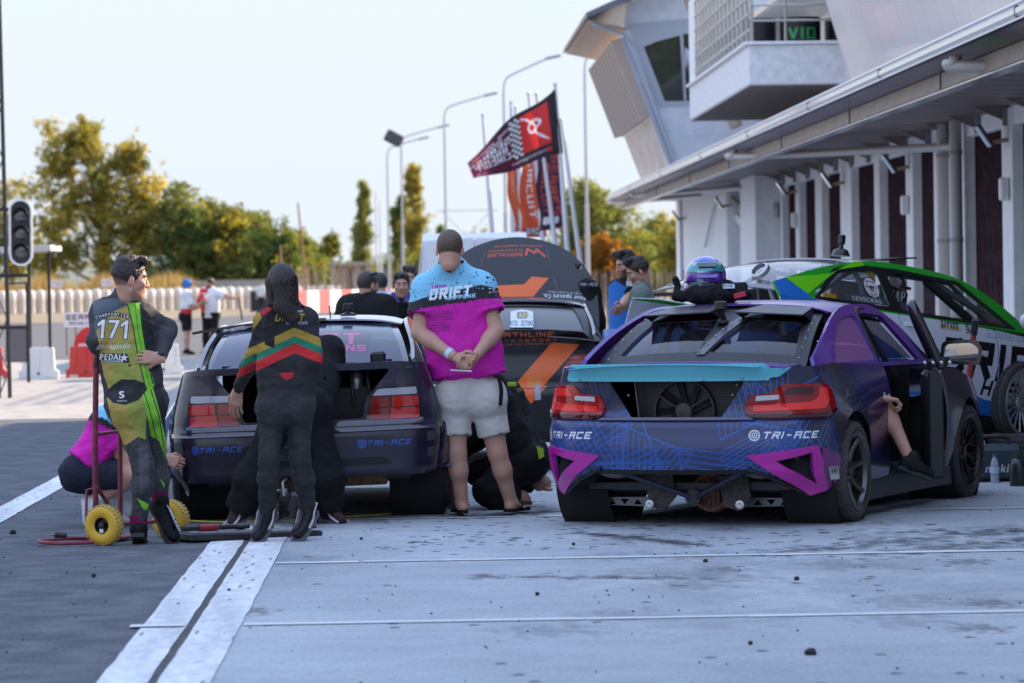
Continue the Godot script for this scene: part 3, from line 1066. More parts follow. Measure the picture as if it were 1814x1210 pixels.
	# control tower with a leaning lane side
	var t:=thing("control_tower","leaning control tower clad in ribbed metal, wide window facing the lane end","tower")
	var lean:=Vector3(-0.92,2.5,0)
	var face:=mottled("tower_blue_white",lin(0.52,0.56,0.64),lin(0.62,0.66,0.73),0.5,0.6)
	var f0:=Vector3(5.03,3.75,-77.98)
	obj("smooth_wall",MB.new().quad(f0+Vector3(0,0,-11),f0,f0+lean*0.4,f0+lean*0.4+Vector3(0,0,-11)),mottled("smeared_metal",lin(0.42,0.36,0.33),lin(0.66,0.62,0.6),0.35,0.4),t)
	obj("corrugated_wall",corrugated(f0+lean*0.4+Vector3(0,0,-11),f0+lean*0.4,lean*0.62,1.1,0.24,Vector3(-1,-0.3,0)),mat("tower_ribs",0.36,0.32,0.31,0.35,0.35),t)
	obj("wall_band",MB.new().bar(f0+lean*0.4+Vector3(-0.02,0,0),f0+lean*0.4+Vector3(-0.02,0,-11),0.04,0.06),steel,t)
	obj("gable_wall",MB.new().sheet(pv([5.03,3.75,8.4,3.75,8.4,7.3,4.2,7.0,4.09,6.33]),func(q): return Vector3(q.x,q.y,-77.95),0.5,0.1,[pv([4.83,4.98,5.9,4.98,5.9,6.62,4.26,6.5])]),face,t)
	obj("room_back",MB.new().box(Vector3(6.9,5.4,-82.0),Vector3(3.4,2.6,0.1)),mat("dim_room",0.05,0.05,0.055,0.8),t)
	var wf:=mat("window_frame_grey",0.36,0.4,0.47,0.4)
	obj("window_frame",MB.new().sheet(pv([4.76,4.92,5.96,4.92,5.96,6.68,4.2,6.56]),func(q): return Vector3(q.x,q.y,-77.93),0.5,0.06,[pv([4.9,5.02,5.28,5.02,5.22,6.32,4.75,6.2,4.5,6.1]),pv([5.33,5.02,5.86,5.02,5.86,6.4,5.28,6.34])]),wf,t)
	obj("window_pane",MB.new().quad(Vector3(4.84,5.0,-78.02),Vector3(5.3,5.0,-78.02),Vector3(5.26,6.4,-78.02),Vector3(4.4,6.2,-78.02)),mat("mirror_glass",0.035,0.045,0.04,0.02,0.0,1.0),t)
	obj("window_pane",MB.new().quad(Vector3(5.3,5.0,-78.02),Vector3(5.9,5.0,-78.02),Vector3(5.9,6.45,-78.02),Vector3(5.26,6.4,-78.02)),mat("mirror_glass"),t)
	obj("corner_trim",MB.new().bar(f0+Vector3(-0.02,0,0.03),f0+lean*1.02+Vector3(-0.02,0,0.03),0.09,0.09,0.01),wf,t)
	obj("roof",MB.new().bar(Vector3(3.35,6.68,-82.8),Vector3(6.6,8.1,-82.8),11.6,0.1),mat("roof_slate_grey",0.1,0.12,0.16,0.5),t)
	obj("eave_edge",corrugated(Vector3(3.33,6.6,-88.6),Vector3(3.33,6.6,-77.0),Vector3(0.04,0.12,0),0.25,0.04,Vector3(-1,0,0)),mat("eave_tile",0.4,0.3,0.25,0.8),t)
	obj("eave_soffit",MB.new().quad(Vector3(3.36,6.6,-77.1),Vector3(4.15,6.42,-77.1),Vector3(4.15,6.42,-88.6),Vector3(3.36,6.6,-88.6)),mottled("weathered_boards",lin(0.3,0.2,0.13),lin(0.6,0.47,0.38),1.5,0.8),t)
	obj("gutter",MB.new().tube([Vector3(3.45,6.55,-77.2),Vector3(3.5,6.5,-77.2),Vector3(4.16,6.3,-77.5),Vector3(4.3,6.1,-77.8),Vector3(5.05,3.9,-77.85)],0.04,10),wf,t)
	# horn loudspeaker by the tower window
	var sp:=thing("loudspeaker","pale horn loudspeaker mounted beside the tower window","loudspeaker",Vector3(5.42,5.86,-77.6))
	var hb:=Basis(Vector3.BACK,deg_to_rad(90)) 
	obj("horn",MB.new().at(Vector3.ZERO,hb).lathe([Vector2(0.05,-0.2),Vector2(0.07,-0.08),Vector2(0.12,0.04),Vector2(0.2,0.12),Vector2(0.215,0.13),Vector2(0.19,0.12),Vector2(0.1,0.03),Vector2(0.02,-0.1)],20),mat("horn_grey",0.5,0.52,0.55,0.5),sp)
	obj("bracket",MB.new().box(Vector3(0.2,-0.02,-0.12),Vector3(0.06,0.06,0.34),0.01),mat("horn_grey"),sp)
# ---------------------------------------------------------------- trees,far fences and barriers,lamp posts,flags
func leaf_material(key: String) -> StandardMaterial3D:
	var m:=mat(key,1,1,1,0.75)
	m.vertex_color_use_as_albedo=true
	m.backlight_enabled=true
	m.backlight=Color(1.0,1.0,0.75)
	return m
func leaf_clump() -> ArrayMesh:
	if store.has("clump"): return store["clump"]
	var m:=MB.new()
	var r:=RandomNumberGenerator.new()
	r.seed=5
	for i in 9:
		var o:=Vector3(r.randfn(0,0.35),r.randfn(0,0.35),r.randfn(0,0.35))
		var a:=Vector3(r.randfn(0,1),r.randfn(0,1),r.randfn(0,1)).normalized()
		var b:=a.cross(Vector3(r.randfn(0,1),r.randfn(0,1),r.randfn(0,1))).normalized()
		var l:=r.randf_range(0.3,0.5)
		var wd:=l*0.42
		m.face(o-a*l,o+b*wd,o+a*l)
		m.face(o-a*l,o+a*l,o-b*wd+a.cross(b)*0.08)
	store["clump"]=m.mesh()
	return store["clump"]
# lobes: [centre (from the foot),radii]; dabs: how many leaf clusters per lobe
func tree(called: String,label: String,at: Vector3,lobes: Array,dabs: int,per: int,size: float,green: Color,yellow: Color,mix: float,trunk_r: float,sd: int,group:="trees beyond the track") -> Node3D:
	var t:=thing(called,label,"tree",at,0,group)
	var r:=RandomNumberGenerator.new()
	r.seed=sd
	var bark:=mottled("bark",lin(0.06,0.045,0.035),lin(0.16,0.13,0.1),1.0,0.9,0.0,true)
	var places:=[]
	var tints:=[]
	var limbs:=MB.new()
	var top:=Vector3.ZERO
	for l in lobes:
		top=l[0] if l[0].y>top.y else top
	var tr:=MB.new()
	tr.tube(curve([Vector3.ZERO,Vector3(top.x*0.15+0.1,top.y*0.3,0),Vector3(top.x*0.5,top.y*0.65,0),top],4),[trunk_r,trunk_r*0.95,trunk_r*0.9,trunk_r*0.85,trunk_r*0.75,trunk_r*0.7,trunk_r*0.6,trunk_r*0.5,trunk_r*0.42,trunk_r*0.34,trunk_r*0.26,trunk_r*0.18,trunk_r*0.1],8)
	obj("trunk",tr,bark,t)
	for l in lobes:
		var o: Vector3=l[0]
		var rad: Vector3=l[1]
		var from:=Vector3(top.x*0.4,minf(o.y*0.5,top.y*0.6),0)
		limbs.tube(curve([from,from.lerp(o,0.5)+Vector3(0,-0.1*rad.y,0),o+Vector3(0,rad.y*0.3,0)],3),[trunk_r*0.5,trunk_r*0.4,trunk_r*0.3,trunk_r*0.2,trunk_r*0.14,trunk_r*0.1,trunk_r*0.06],6)
		var sub:=int(dabs)
		for s in sub:
			var u:=Vector3(r.randfn(0,1),r.randfn(0,1),r.randfn(0,1)).normalized()
			var c:=o+u*rad*pow(r.randf(),0.4)
			var cs:=minf(rad.x,rad.y)*r.randf_range(0.16,0.34)
			var tone:=clampf(mix+r.randfn(0,0.22)+u.y*0.12,0,1)
			var shade:=r.randf_range(0.7,1.25)
			for k in per:
				var w:=Vector3(r.randfn(0,1),r.randfn(0,0.8),r.randfn(0,1))*cs
				var q:=Quaternion(Vector3(r.randfn(0,1),r.randfn(0,1),r.randfn(0,1)).normalized(),r.randf()*TAU)
				places.append(Transform3D(Basis(q).scaled(Vector3.ONE*size*r.randf_range(0.6,1.3)),c+w))
				var cc:=green.lerp(yellow,clampf(tone+r.randfn(0,0.1),0,1))*shade*r.randf_range(0.85,1.15)
				cc.a=1.0
				tints.append(cc)
	obj("limb",limbs,bark,t)
	var mm:=MultiMesh.new()
	mm.transform_format=MultiMesh.TRANSFORM_3D
	mm.use_colors=true
	mm.mesh=leaf_clump()
	mm.instance_count=places.size()
	for i in places.size():
		mm.set_instance_transform(i,places[i])
		mm.set_instance_color(i,tints[i])
	var cr:=MultiMeshInstance3D.new()
	cr.name="crown"
	cr.multimesh=mm
	cr.material_override=leaf_material("leaves")
	cr.set_meta("kind","stuff")
	t.add_child(cr,true)
	return t
func ground_under(v: Vector3) -> Vector3:
	return Vector3(v.x,-0.03,v.z)
func build_background():
	var g1:=Color(0.10,0.17,0.05)
	var g2:=Color(0.17,0.22,0.075)
	var ye:=Color(0.50,0.38,0.06)
	var yg:=Color(0.34,0.34,0.075)
	var orange:=Color(0.36,0.15,0.02)
	# the tall maple-like tree behind the lights
	tree("broadleaf_tree","tallest tree, yellow and green, forked, behind the traffic light",ground_under(Vector3(-23.831,2.849,-302.635)),[[Vector3(-2.6,9.3,0),Vector3(1.5,1.6,1.3)],[Vector3(-1.2,9.9,0),Vector3(1.0,1.4,1.2)],[Vector3(-2.3,7.2,0),Vector3(2.0,1.9,1.8)],[Vector3(0.2,7.6,0.2),Vector3(1.5,2.4,1.6)],[Vector3(1.4,8.7,0),Vector3(0.9,1.3,0.9)],[Vector3(-2.2,4.8,0),Vector3(2.2,1.7,2.0)],[Vector3(0.7,5.4,0.4),Vector3(2.0,2.0,1.8)],[Vector3(2.3,6.4,0),Vector3(1.5,1.3,1.3)],[Vector3(2.6,4.4,0),Vector3(1.8,1.6,1.6)],[Vector3(-3.2,3.0,0),Vector3(1.6,1.2,1.4)],[Vector3(0.8,3.0,0.4),Vector3(2.6,1.2,1.6)]],26,13,0.36,g2,ye,0.56,0.3,41).scale*=1.3
	tree("broadleaf_tree","pale yellow-green tree cut by the left frame edge behind the steel mast",ground_under(Vector3(-33.629,3.077,-325.868)),[[Vector3(0.2,6.0,0),Vector3(1.5,2.2,1.5)],[Vector3(-1.5,5.0,0),Vector3(1.6,2.5,1.5)],[Vector3(0.8,3.2,0),Vector3(1.7,1.7,1.5)]],26,12,0.36,g2,ye,0.4,0.2,42).scale*=1.3
	var row:=[[322,345,2.5,0.12,"dense green tree right of the tallest tree"],[365,372,2.2,0.15,"round green tree third along the tree row"],[408,385,2.2,0.22,"green tree with yellowing top in the middle of the row"],[446,390,2.0,0.35,"yellowish tree with orange flecks in the row"],[488,412,2.0,0.2,"low green tree before the leaning pole"],[520,430,1.5,0.25,"small green tree at the end of the row"]]
	for i in row.size():
		var q=row[i]
		var hgt: float=(500.0-float(q[1])+8.0)/30.4+1.5
		var at:=ground_under(Vector3(-31.814,2.967,-300.819)+(Vector3(11.032,2.295,-299.825)-Vector3(-31.814,2.967,-300.819))*(float(q[0])/1000.0))
		tree("broadleaf_tree",q[4],at+Vector3(0,0,-3.0*(i % 2)),[[Vector3(0,hgt-q[2]*0.5,0),Vector3(q[2]*0.55,q[2]*0.6,1.2)],[Vector3(-0.8,hgt*0.55,0),Vector3(q[2]*0.7,hgt*0.3,1.5)],[Vector3(0.8,hgt*0.5,0.3),Vector3(q[2]*0.7,hgt*0.3,1.5)],[Vector3(0,hgt*0.25,0.6),Vector3(q[2]*0.9,hgt*0.25,1.5)]],30,12,0.34,g1,ye,q[3],0.14,50+i).scale*=1.3
	tree("broadleaf_tree","dark bushy tree with orange leaves beside the leaning pole",ground_under(Vector3(-8.224,3.203,-338.282)),[[Vector3(-0.3,3.0,0),Vector3(1.2,1.2,1.0)],[Vector3(0.6,3.7,0),Vector3(0.5,0.6,0.5)],[Vector3(0,1.6,0),Vector3(1.5,1.2,1.0)]],24,11,0.34,g1,ye,0.35,0.1,61).scale*=1.3
	tree("shrub","round bright yellow-green shrub by the flat-roofed shed",ground_under(Vector3(-7.365,3.059,-310.255)),[[Vector3(0,1.5,0),Vector3(1.0,1.2,0.9)]],34,12,0.3,g2,yg,0.9,0.06,62,"").scale*=1.3
	tree("poplar","single slim poplar standing left of the lamp posts",ground_under(Vector3(-5.840,3.547,-420.249)),[[Vector3(0.1,10.6,0),Vector3(0.55,2.0,0.5)],[Vector3(0,7.2,0),Vector3(1.0,2.6,0.9)],[Vector3(-0.2,3.8,0),Vector3(1.05,2.6,0.9)]],40,10,0.42,g2,yg,0.6,0.16,63,"poplars on the skyline")
	tree("poplar","broadest poplar directly behind the double-headed lamp post",ground_under(Vector3(-0.681,3.466,-420.129)),[[Vector3(0.2,11.8,0),Vector3(0.75,2.4,0.7)],[Vector3(0.1,8.0,0),Vector3(1.35,3.2,1.2)],[Vector3(0,4.4,0),Vector3(1.35,2.8,1.2)],[Vector3(0,1.8,0),Vector3(0.9,1.6,0.9)]],46,10,0.44,g2,ye,0.62,0.2,64,"poplars on the skyline")
	tree("poplar","thin dark poplar leaning against the broadest one",ground_under(Vector3(-2.086,3.511,-425.163)),[[Vector3(-0.3,8.6,0),Vector3(0.5,1.4,0.5)],[Vector3(0,5.6,0),Vector3(0.7,2.4,0.6)],[Vector3(0.4,9.9,0),Vector3(0.4,1.2,0.4)],[Vector3(0.2,2.8,0),Vector3(0.7,2.0,0.6)]],34,10,0.42,g1,yg,0.25,0.14,65,"poplars on the skyline")
	tree("poplar","small far poplar just left of the middle lamp post",ground_under(Vector3(3.018,3.873,-520.070)),[[Vector3(0,7.4,0),Vector3(0.6,1.8,0.6)],[Vector3(0,4.2,0),Vector3(1.0,2.4,0.9)]],26,9,0.45,g2,yg,0.5,0.14,66,"poplars on the skyline")
	tree("broadleaf_tree","low yellow tree above the van roof",ground_under(Vector3(3.659,2.979,-330.004)),[[Vector3(-2.0,3.9,0),Vector3(1.8,1.0,1.2)],[Vector3(0.6,4.4,0),Vector3(1.7,1.2,1.2)],[Vector3(2.6,3.8,0),Vector3(1.6,1.0,1.2)],[Vector3(-3.0,2.4,0),Vector3(2.2,1.6,1.2)],[Vector3(1.0,2.2,0),Vector3(3.2,1.6,1.2)]],26,11,0.4,g2,ye,0.72,0.14,67)
	tree("broadleaf_tree","dull green trees' lower neighbour left of the van",ground_under(Vector3(0.413,2.890,-300.071)),[[Vector3(0,2.4,0),Vector3(1.3,1.4,1.0)],[Vector3(0.9,3.0,0),Vector3(0.8,1.1,0.8)]],26,11,0.36,g1,yg,0.45,0.1,68)
	tree("broadleaf_tree","big rounded yellow-green tree behind the tall lamp post and flagpoles",ground_under(Vector3(10.608,2.108,-239.818)),[[Vector3(-0.6,6.3,0),Vector3(1.6,1.3,1.4)],[Vector3(0.9,5.4,0),Vector3(1.6,1.5,1.4)],[Vector3(-1.2,4.2,0),Vector3(1.5,1.7,1.5)],[Vector3(1.6,3.3,0),Vector3(1.8,1.7,1.5)],[Vector3(-0.2,2.2,0),Vector3(2.4,1.7,1.5)]],32,13,0.34,g2,yg,0.55,0.22,69)
	tree("broadleaf_tree","round rust-orange tree in front of the big green tree",ground_under(Vector3(9.471,2.013,-204.835)),[[Vector3(0,3.0,0),Vector3(1.15,0.95,1.0)],[Vector3(0.5,2.0,0),Vector3(1.3,1.1,1.0)],[Vector3(-0.7,1.8,0),Vector3(0.9,1.0,0.9)]],34,13,0.28,Color(0.14,0.13,0.03),orange,0.85,0.12,70)
	tree("broadleaf_tree","green and yellow tree between the orange tree and the building end",ground_under(Vector3(14.840,2.090,-254.724)),[[Vector3(-0.8,3.6,0),Vector3(1.6,1.4,1.3)],[Vector3(0.9,4.2,0),Vector3(1.4,1.4,1.2)],[Vector3(0,2.2,0),Vector3(2.4,1.5,1.3)]],32,13,0.34,g2,ye,0.42,0.15,71)
	tree("broadleaf_tree","yellowing tree touching the far end of the pit building",ground_under(Vector3(16.620,2.046,-249.682)),[[Vector3(0.3,4.2,0),Vector3(1.5,1.4,1.2)],[Vector3(0,2.4,0),Vector3(1.7,1.8,1.3)]],30,13,0.34,g2,ye,0.5,0.15,72)
	for i in 4:
		var at:=ground_under([Vector3(-10.914,4.464,-600.415),Vector3(-4.786,4.554,-640.284),Vector3(1.511,4.269,-600.127),Vector3(28.788,3.468,-519.472)][i])
		tree("broadleaf_tree",["far bluish tree behind the flat-roofed shed","far bluish tree between the poplars","far bluish tree left of the van","far tree low behind the orange tree"][i],at,[[Vector3(-2,3.2,0),Vector3(3.2,1.6,2)],[Vector3(2,3.8,0),Vector3(3.0,1.8,2)]],26,10,0.6,g1,yg,0.2,0.2,80+i)
	# dry reeds along the far side of the track
	var reeds:=MB.new()
	var r:=RandomNumberGenerator.new()
	r.seed=90
	var a:=Vector3(-33.238,2.958,-290.850)
	var b:=Vector3(-16.464,2.694,-290.460)
	for i in 3600:
		var f:=r.randf()
		var p:=ground_under(a.lerp(b,f))+Vector3(0,0,r.randf_range(-4,2))
		var h:=r.randf_range(1.6,2.7)+0.35*sin(f*23.0)
		var s:=Vector3(r.randf_range(0.03,0.09),0,r.randf_range(-0.05,0.05))
		var tip:=p+Vector3(r.randfn(0,0.18),h,r.randfn(0,0.1))
		reeds.color(Color(0.34,0.22,0.1).lerp(Color(0.45,0.35,0.2),r.randf()))
		reeds.face(p-s,p+s,tip)
	var rm:=leaf_material("dry_reed")
	var ro:=obj("reeds",reeds,rm)
	tag(ro,"dry straw-coloured reeds along the far side of the track","reeds","","stuff")
	# the trees that stand opposite,behind the viewer,and show in the tower window and the paint
	var opposite:=tree("broadleaf_tree","leafy tree standing opposite the pit building, mirrored in the tower window",Vector3(9,-0.03,62),[[Vector3(0,6.5,0),Vector3(3.0,3.4,2.6)],[Vector3(-2,4.0,0),Vector3(2.8,2.8,2.4)],[Vector3(2,3.8,0),Vector3(2.8,2.8,2.4)],[Vector3(0,1.6,0),Vector3(3.4,1.6,2.0)]],60,14,0.5,g1,yg,0.4,0.25,95,"trees opposite the pits")
	opposite.scale=Vector3.ONE*1.7
	for i in 4:
		var o:=dup(opposite,"leafy tree standing opposite the pit building, mirrored in the tower window","trees opposite the pits")
		o.position=Vector3([4.0,14.0,19.0,24.0][i],-0.03,60.0+5.0*(i % 3))
		o.rotation.y=i*1.7
		o.scale=Vector3.ONE*(1.55+0.12*(i % 4))
	build_fences()
	build_lamp_posts()
	build_flags()
func build_fences():
	var r:=RandomNumberGenerator.new()
	r.seed=17
	# row of white plastic blocks along the far bend
	var white:=mottled("sunlit_white_plastic",lin(0.42,0.38,0.35),lin(0.62,0.58,0.54),0.9,0.6)  # warm grey-beige tone of the plastic itself; key seeds the mottling
	var m:=MB.new()
	m.lathe([Vector2(0.0,0),Vector2(0.29,0),Vector2(0.31,0.1),Vector2(0.29,0.75),Vector2(0.31,0.8),Vector2(0.3,1.38),Vector2(0.2,1.5),Vector2(0,1.52)],12)
	var block:=m.mesh()
	for i in 40:
		var f:=i/39.0
		var at:=Vector3(-27.264,0.401,-252.701).lerp(Vector3(-5.658,-0.084,-276.206),f)
		at.y=-0.03
		var o:=obj("barrier_block",block,white)
		o.position=at
		o.scale=Vector3(1,r.randf_range(0.97,1.02),1)
		tag(o,"white plastic barrier block in the long row along the far bend","barrier block","white blocks along the far bend")
	var panel:=mottled("old_concrete",lin(0.3,0.26,0.22),lin(0.4,0.36,0.32),0.3,0.9)
	var w:=MB.new()
	var wa:=ground_under(Vector3(-17.008,1.875,-292.474))
	var wb:=ground_under(Vector3(-8.250,1.737,-292.270))
	w.bar(wa+Vector3(0,1.0,0),wb+Vector3(0,1.0,0),0.3,2.0,0.02)
	tag(obj("boundary_wall",w,panel),"low grey-brown wall below the tree row","wall")
	# red and white wall
	for i in 16:
		var p0:=ground_under(Vector3(-6.930,-0.002,-215.219).lerp(Vector3(2.091,-0.480,-260.022),i/16.0))
		var p1:=ground_under(Vector3(-6.930,-0.002,-215.219).lerp(Vector3(2.091,-0.480,-260.022),(i+1)/16.0))
		var o:=obj("barrier_wall_segment",MB.new().bar(p0+Vector3(0,0.62,0),p1+Vector3(0,0.62,0)-(p1-p0).normalized()*0.01,0.4,1.24,0.02),[mat("faded_red",0.42,0.07,0.09,0.7),mat("dull_white",0.6,0.6,0.62,0.7)][i % 2])
		tag(o,["red painted wall segment of the striped barrier behind the spectators","white painted wall segment of the striped barrier behind the spectators"][i % 2],"barrier",["red segments of the striped wall","white segments of the striped wall"][i % 2])
	# slat fences
	var fence:=thing("slat_fence","long fence of leaning wooden posts and pale slats behind the striped barrier","fence")
	var wood:=mottled("fence_wood",lin(0.34,0.2,0.08),lin(0.46,0.3,0.14),0.6,0.85)
	var pale:=mottled("fence_pale",lin(0.3,0.27,0.25),lin(0.44,0.4,0.37),0.5,0.85)
	for i in 96:
		var f:=i/95.0
		var p:=ground_under(Vector3(-7.791,1.045,-232.243).lerp(Vector3(2.322,0.751,-286.023),f))
		var hh:=r.randf_range(2.35,2.75)+0.35*f
		var ln:=Vector3(r.randf_range(-0.3,0.1),hh,0)
		if i % 4==0: obj("post",MB.new().bar(p+Vector3(0,0,0.1),p+ln+Vector3(-0.1,0.25,0.1),0.1,0.12),wood,fence)
		else: obj("slat",MB.new().bar(p,p+ln*0.92,0.11,0.03),pale,fence)
	var f2:=thing("slat_fence","slat fence with dark posts beyond the men at the railing","fence")
	for i in 60:
		var f:=i/59.0
		var p:=ground_under(Vector3(5.717,1.037,-149.908).lerp(Vector3(10.858,0.956,-149.788),f))
		if i % 4==1: obj("post",MB.new().bar(p+Vector3(0,0,0.1),p+Vector3(0,1.95,0.1),0.05,0.05),mat("rust_post",0.07,0.045,0.035,0.8),f2)
		else: obj("slat",MB.new().bar(p,p+Vector3(r.randf_range(-0.03,0.03),r.randf_range(1.75,1.95),0),0.085,0.02),mottled("peach_slat",lin(0.42,0.33,0.27),lin(0.55,0.46,0.4),0.5,0.85),f2)
	# black railing nearer the building
	var ra:=thing("railing","black steel railing with thin uprights beside the pit building end","railing")
	var bk:=mat("black_steel",0.012,0.012,0.014,0.45)
	for y in [1.27,0.85,0.15]:
		obj("rail",MB.new().bar(Vector3(2.95,y,-62.0),Vector3(5.8,y,-62.0),0.05,0.07 if y>1.0 else 0.03,0.005),bk,ra)
	for i in 15:
		obj("upright",MB.new().bar(Vector3(2.95+i*0.2,0,-62.0),Vector3(2.95+i*0.2,1.65 if i % 3==0 else 1.27,-62.0),0.018,0.018),bk,ra)
	# flat-roofed shed far off
	var shed:=thing("shed","low flat-roofed concrete shed on posts beyond the slat fence","shed",ground_under(Vector3(-5.157,2.977,-300.201)))
	obj("roof",MB.new().box(Vector3(0,3.1,0),Vector3(3.4,0.25,3.0),0.03),panel,shed)
	for x in [-1.4,-0.5,0.4,1.3]:
		obj("column",MB.new().box(Vector3(x,1.5,1.3),Vector3(0.22,3.0,0.22),0.02),panel,shed)
	obj("wall",MB.new().box(Vector3(-0.2,1.5,0),Vector3(2.6,3.0,0.2)),mottled("old_plaster",lin(0.36,0.28,0.22),lin(0.46,0.38,0.3),0.3,0.9),shed)
	obj("door",MB.new().box(Vector3(-0.05,1.4,0.13),Vector3(0.6,2.8,0.06)),mat("dark_gap"),shed)
	# dark container with a pale top
	var cb:=thing("container","small black container with white roof by the far track edge","container",ground_under(Vector3(-9.543,1.062,-236.285)))
	obj("body",MB.new().box(Vector3(0,0.62,0),Vector3(1.1,1.2,1.2),0.02),mat("container_black",0.02,0.021,0.024,0.6),cb)
	obj("roof",MB.new().box(Vector3(0,1.27,0),Vector3(1.2,0.1,1.3),0.02),white,cb)
	var lp:=thing("leaning_pole","rusty pole leaning left among the trees beyond the fence","pole")
	obj("shaft",MB.new().tube([ground_under(Vector3(-6.765,2.723,-240.222)),Vector3(-7.288,6.504,-240.234)],[0.1,0.05],8),mottled("rusty_pole",lin(0.2,0.1,0.05),lin(0.34,0.2,0.12),1.0,0.8),lp)
	obj("stub",MB.new().tube([ground_under(Vector3(-8.275,2.391,-236.256)),Vector3(-8.251,3.908,-236.255)],0.07,8),mottled("rusty_pole",lin(0.2,0.1,0.05),lin(0.34,0.2,0.12),1.0,0.8),lp)
	# pylon on the skyline
	var py:=thing("pylon","faint lattice power pylon far on the skyline above the van","pylon",ground_under(Vector3(11.008,5.517,-899.987)))
	var ps:=mat("pylon_grey",0.45,0.46,0.48,0.6)
	for s in [-1.0,1.0]:
		obj("leg",MB.new().bar(Vector3(s*3.0,0,0),Vector3(s*1.2,13,0),0.16,0.16),ps,py)
		obj("arm",MB.new().bar(Vector3(s*1.2,13,0),Vector3(s*5.5,18,0),0.16,0.16),ps,py)
		obj("brace",MB.new().bar(Vector3(s*3.0,0,0),Vector3(-s*1.2,13,0),0.1,0.1),ps,py)
	obj("crossarm",MB.new().bar(Vector3(-7,18,0),Vector3(7,18,0),0.2,0.2),ps,py)
	# ridge of far hills,barely above the plain
	var hill:=MB.new()
	for i in 40:
		var x0:=-260.0+i*14.0
		var h0:=14.0+5.0*sin(i*0.35)+2.0*sin(i*1.1)
		var h1:=14.0+5.0*sin((i+1)*0.35)+2.0*sin((i+1)*1.1)
		hill.quad(Vector3(x0,-1,-1500),Vector3(x0+14,-1,-1500),Vector3(x0+14,h1,-1600),Vector3(x0,h0,-1600))
	struct("hills",hill,mottled("far_hill",lin(0.10,0.13,0.12),lin(0.16,0.18,0.15),0.01,0.95))
func lamp_post(at: Vector3,h: float,arm: float,rise: float,label: String,double:=false):
	var t:=thing("lamp_post",label,"lamp post",at,0,"lamp posts along the lane")
	var gal:=mat("galvanised",0.42,0.43,0.45,0.4,0.5)
	obj("pole",MB.new().tube([Vector3.ZERO,Vector3(0,h*0.45,0)],[0.09,0.075],10),gal,t)
	obj("pole",MB.new().tube([Vector3(0,h*0.45,0),Vector3(0,h-0.6,0)],[0.055,0.045],10),gal,t)
	obj("arm",MB.new().tube(curve([Vector3(0,h-0.6,0),Vector3(0.06,h-0.25,0),Vector3(0.35,h,0),Vector3(arm,h+rise,0)],6),0.035,8),gal,t)
	obj("lamp_head",MB.new().at(Vector3(arm+0.2,h+rise+0.04,0),Basis(Vector3.BACK,0.2)).box(Vector3.ZERO,Vector3(0.6,0.1,0.24),0.04),mat("lamp_grey",0.28,0.29,0.31,0.45),t)
	if double:
		obj("floodlight",MB.new().at(Vector3(-0.35,h-0.1,0),Basis(Vector3.BACK,-0.5)).box(Vector3.ZERO,Vector3(0.85,0.6,0.3),0.06),mat("lamp_dark",0.06,0.06,0.065,0.5),t)
func build_lamp_posts():
	lamp_post(ground_under(Vector3(5.502,2.014,-128.907)),9.0,1.9,0.4,"tall grey lamp post nearest the tower, arm hidden behind the roof")
	lamp_post(ground_under(Vector3(3.136,2.112,-141.965)),9.0,1.6,0.55,"lamp post rising behind the leaning flag")
	lamp_post(ground_under(Vector3(1.139,2.246,-164.018)),8.9,1.75,0.4,"lamp post standing alone left of the flag")
	lamp_post(ground_under(Vector3(-0.766,2.392,-189.069)),8.6,1.85,0.4,"double-headed lamp post with a dark floodlight at its top",true)
	lamp_post(ground_under(Vector3(-1.524,2.455,-200.089)),8.5,1.65,0.35,"farthest lamp post, left of the double-headed one")
	for i in 2:
		var o:=obj("slender_pole",MB.new().tube([ground_under([Vector3(-2.761,2.754,-260.134),Vector3(-2.405,2.702,-250.123)][i]),[Vector3(-2.760,7.583,-260.134),Vector3(-2.412,6.810,-250.123)][i]],[0.08,0.05],8),mat("pole_pale",0.6,0.62,0.65,0.4))
		tag(o,["faint pale pole left of the lamp posts, taller of two","faint pale pole left of the lamp posts, shorter of two"][i],"pole")
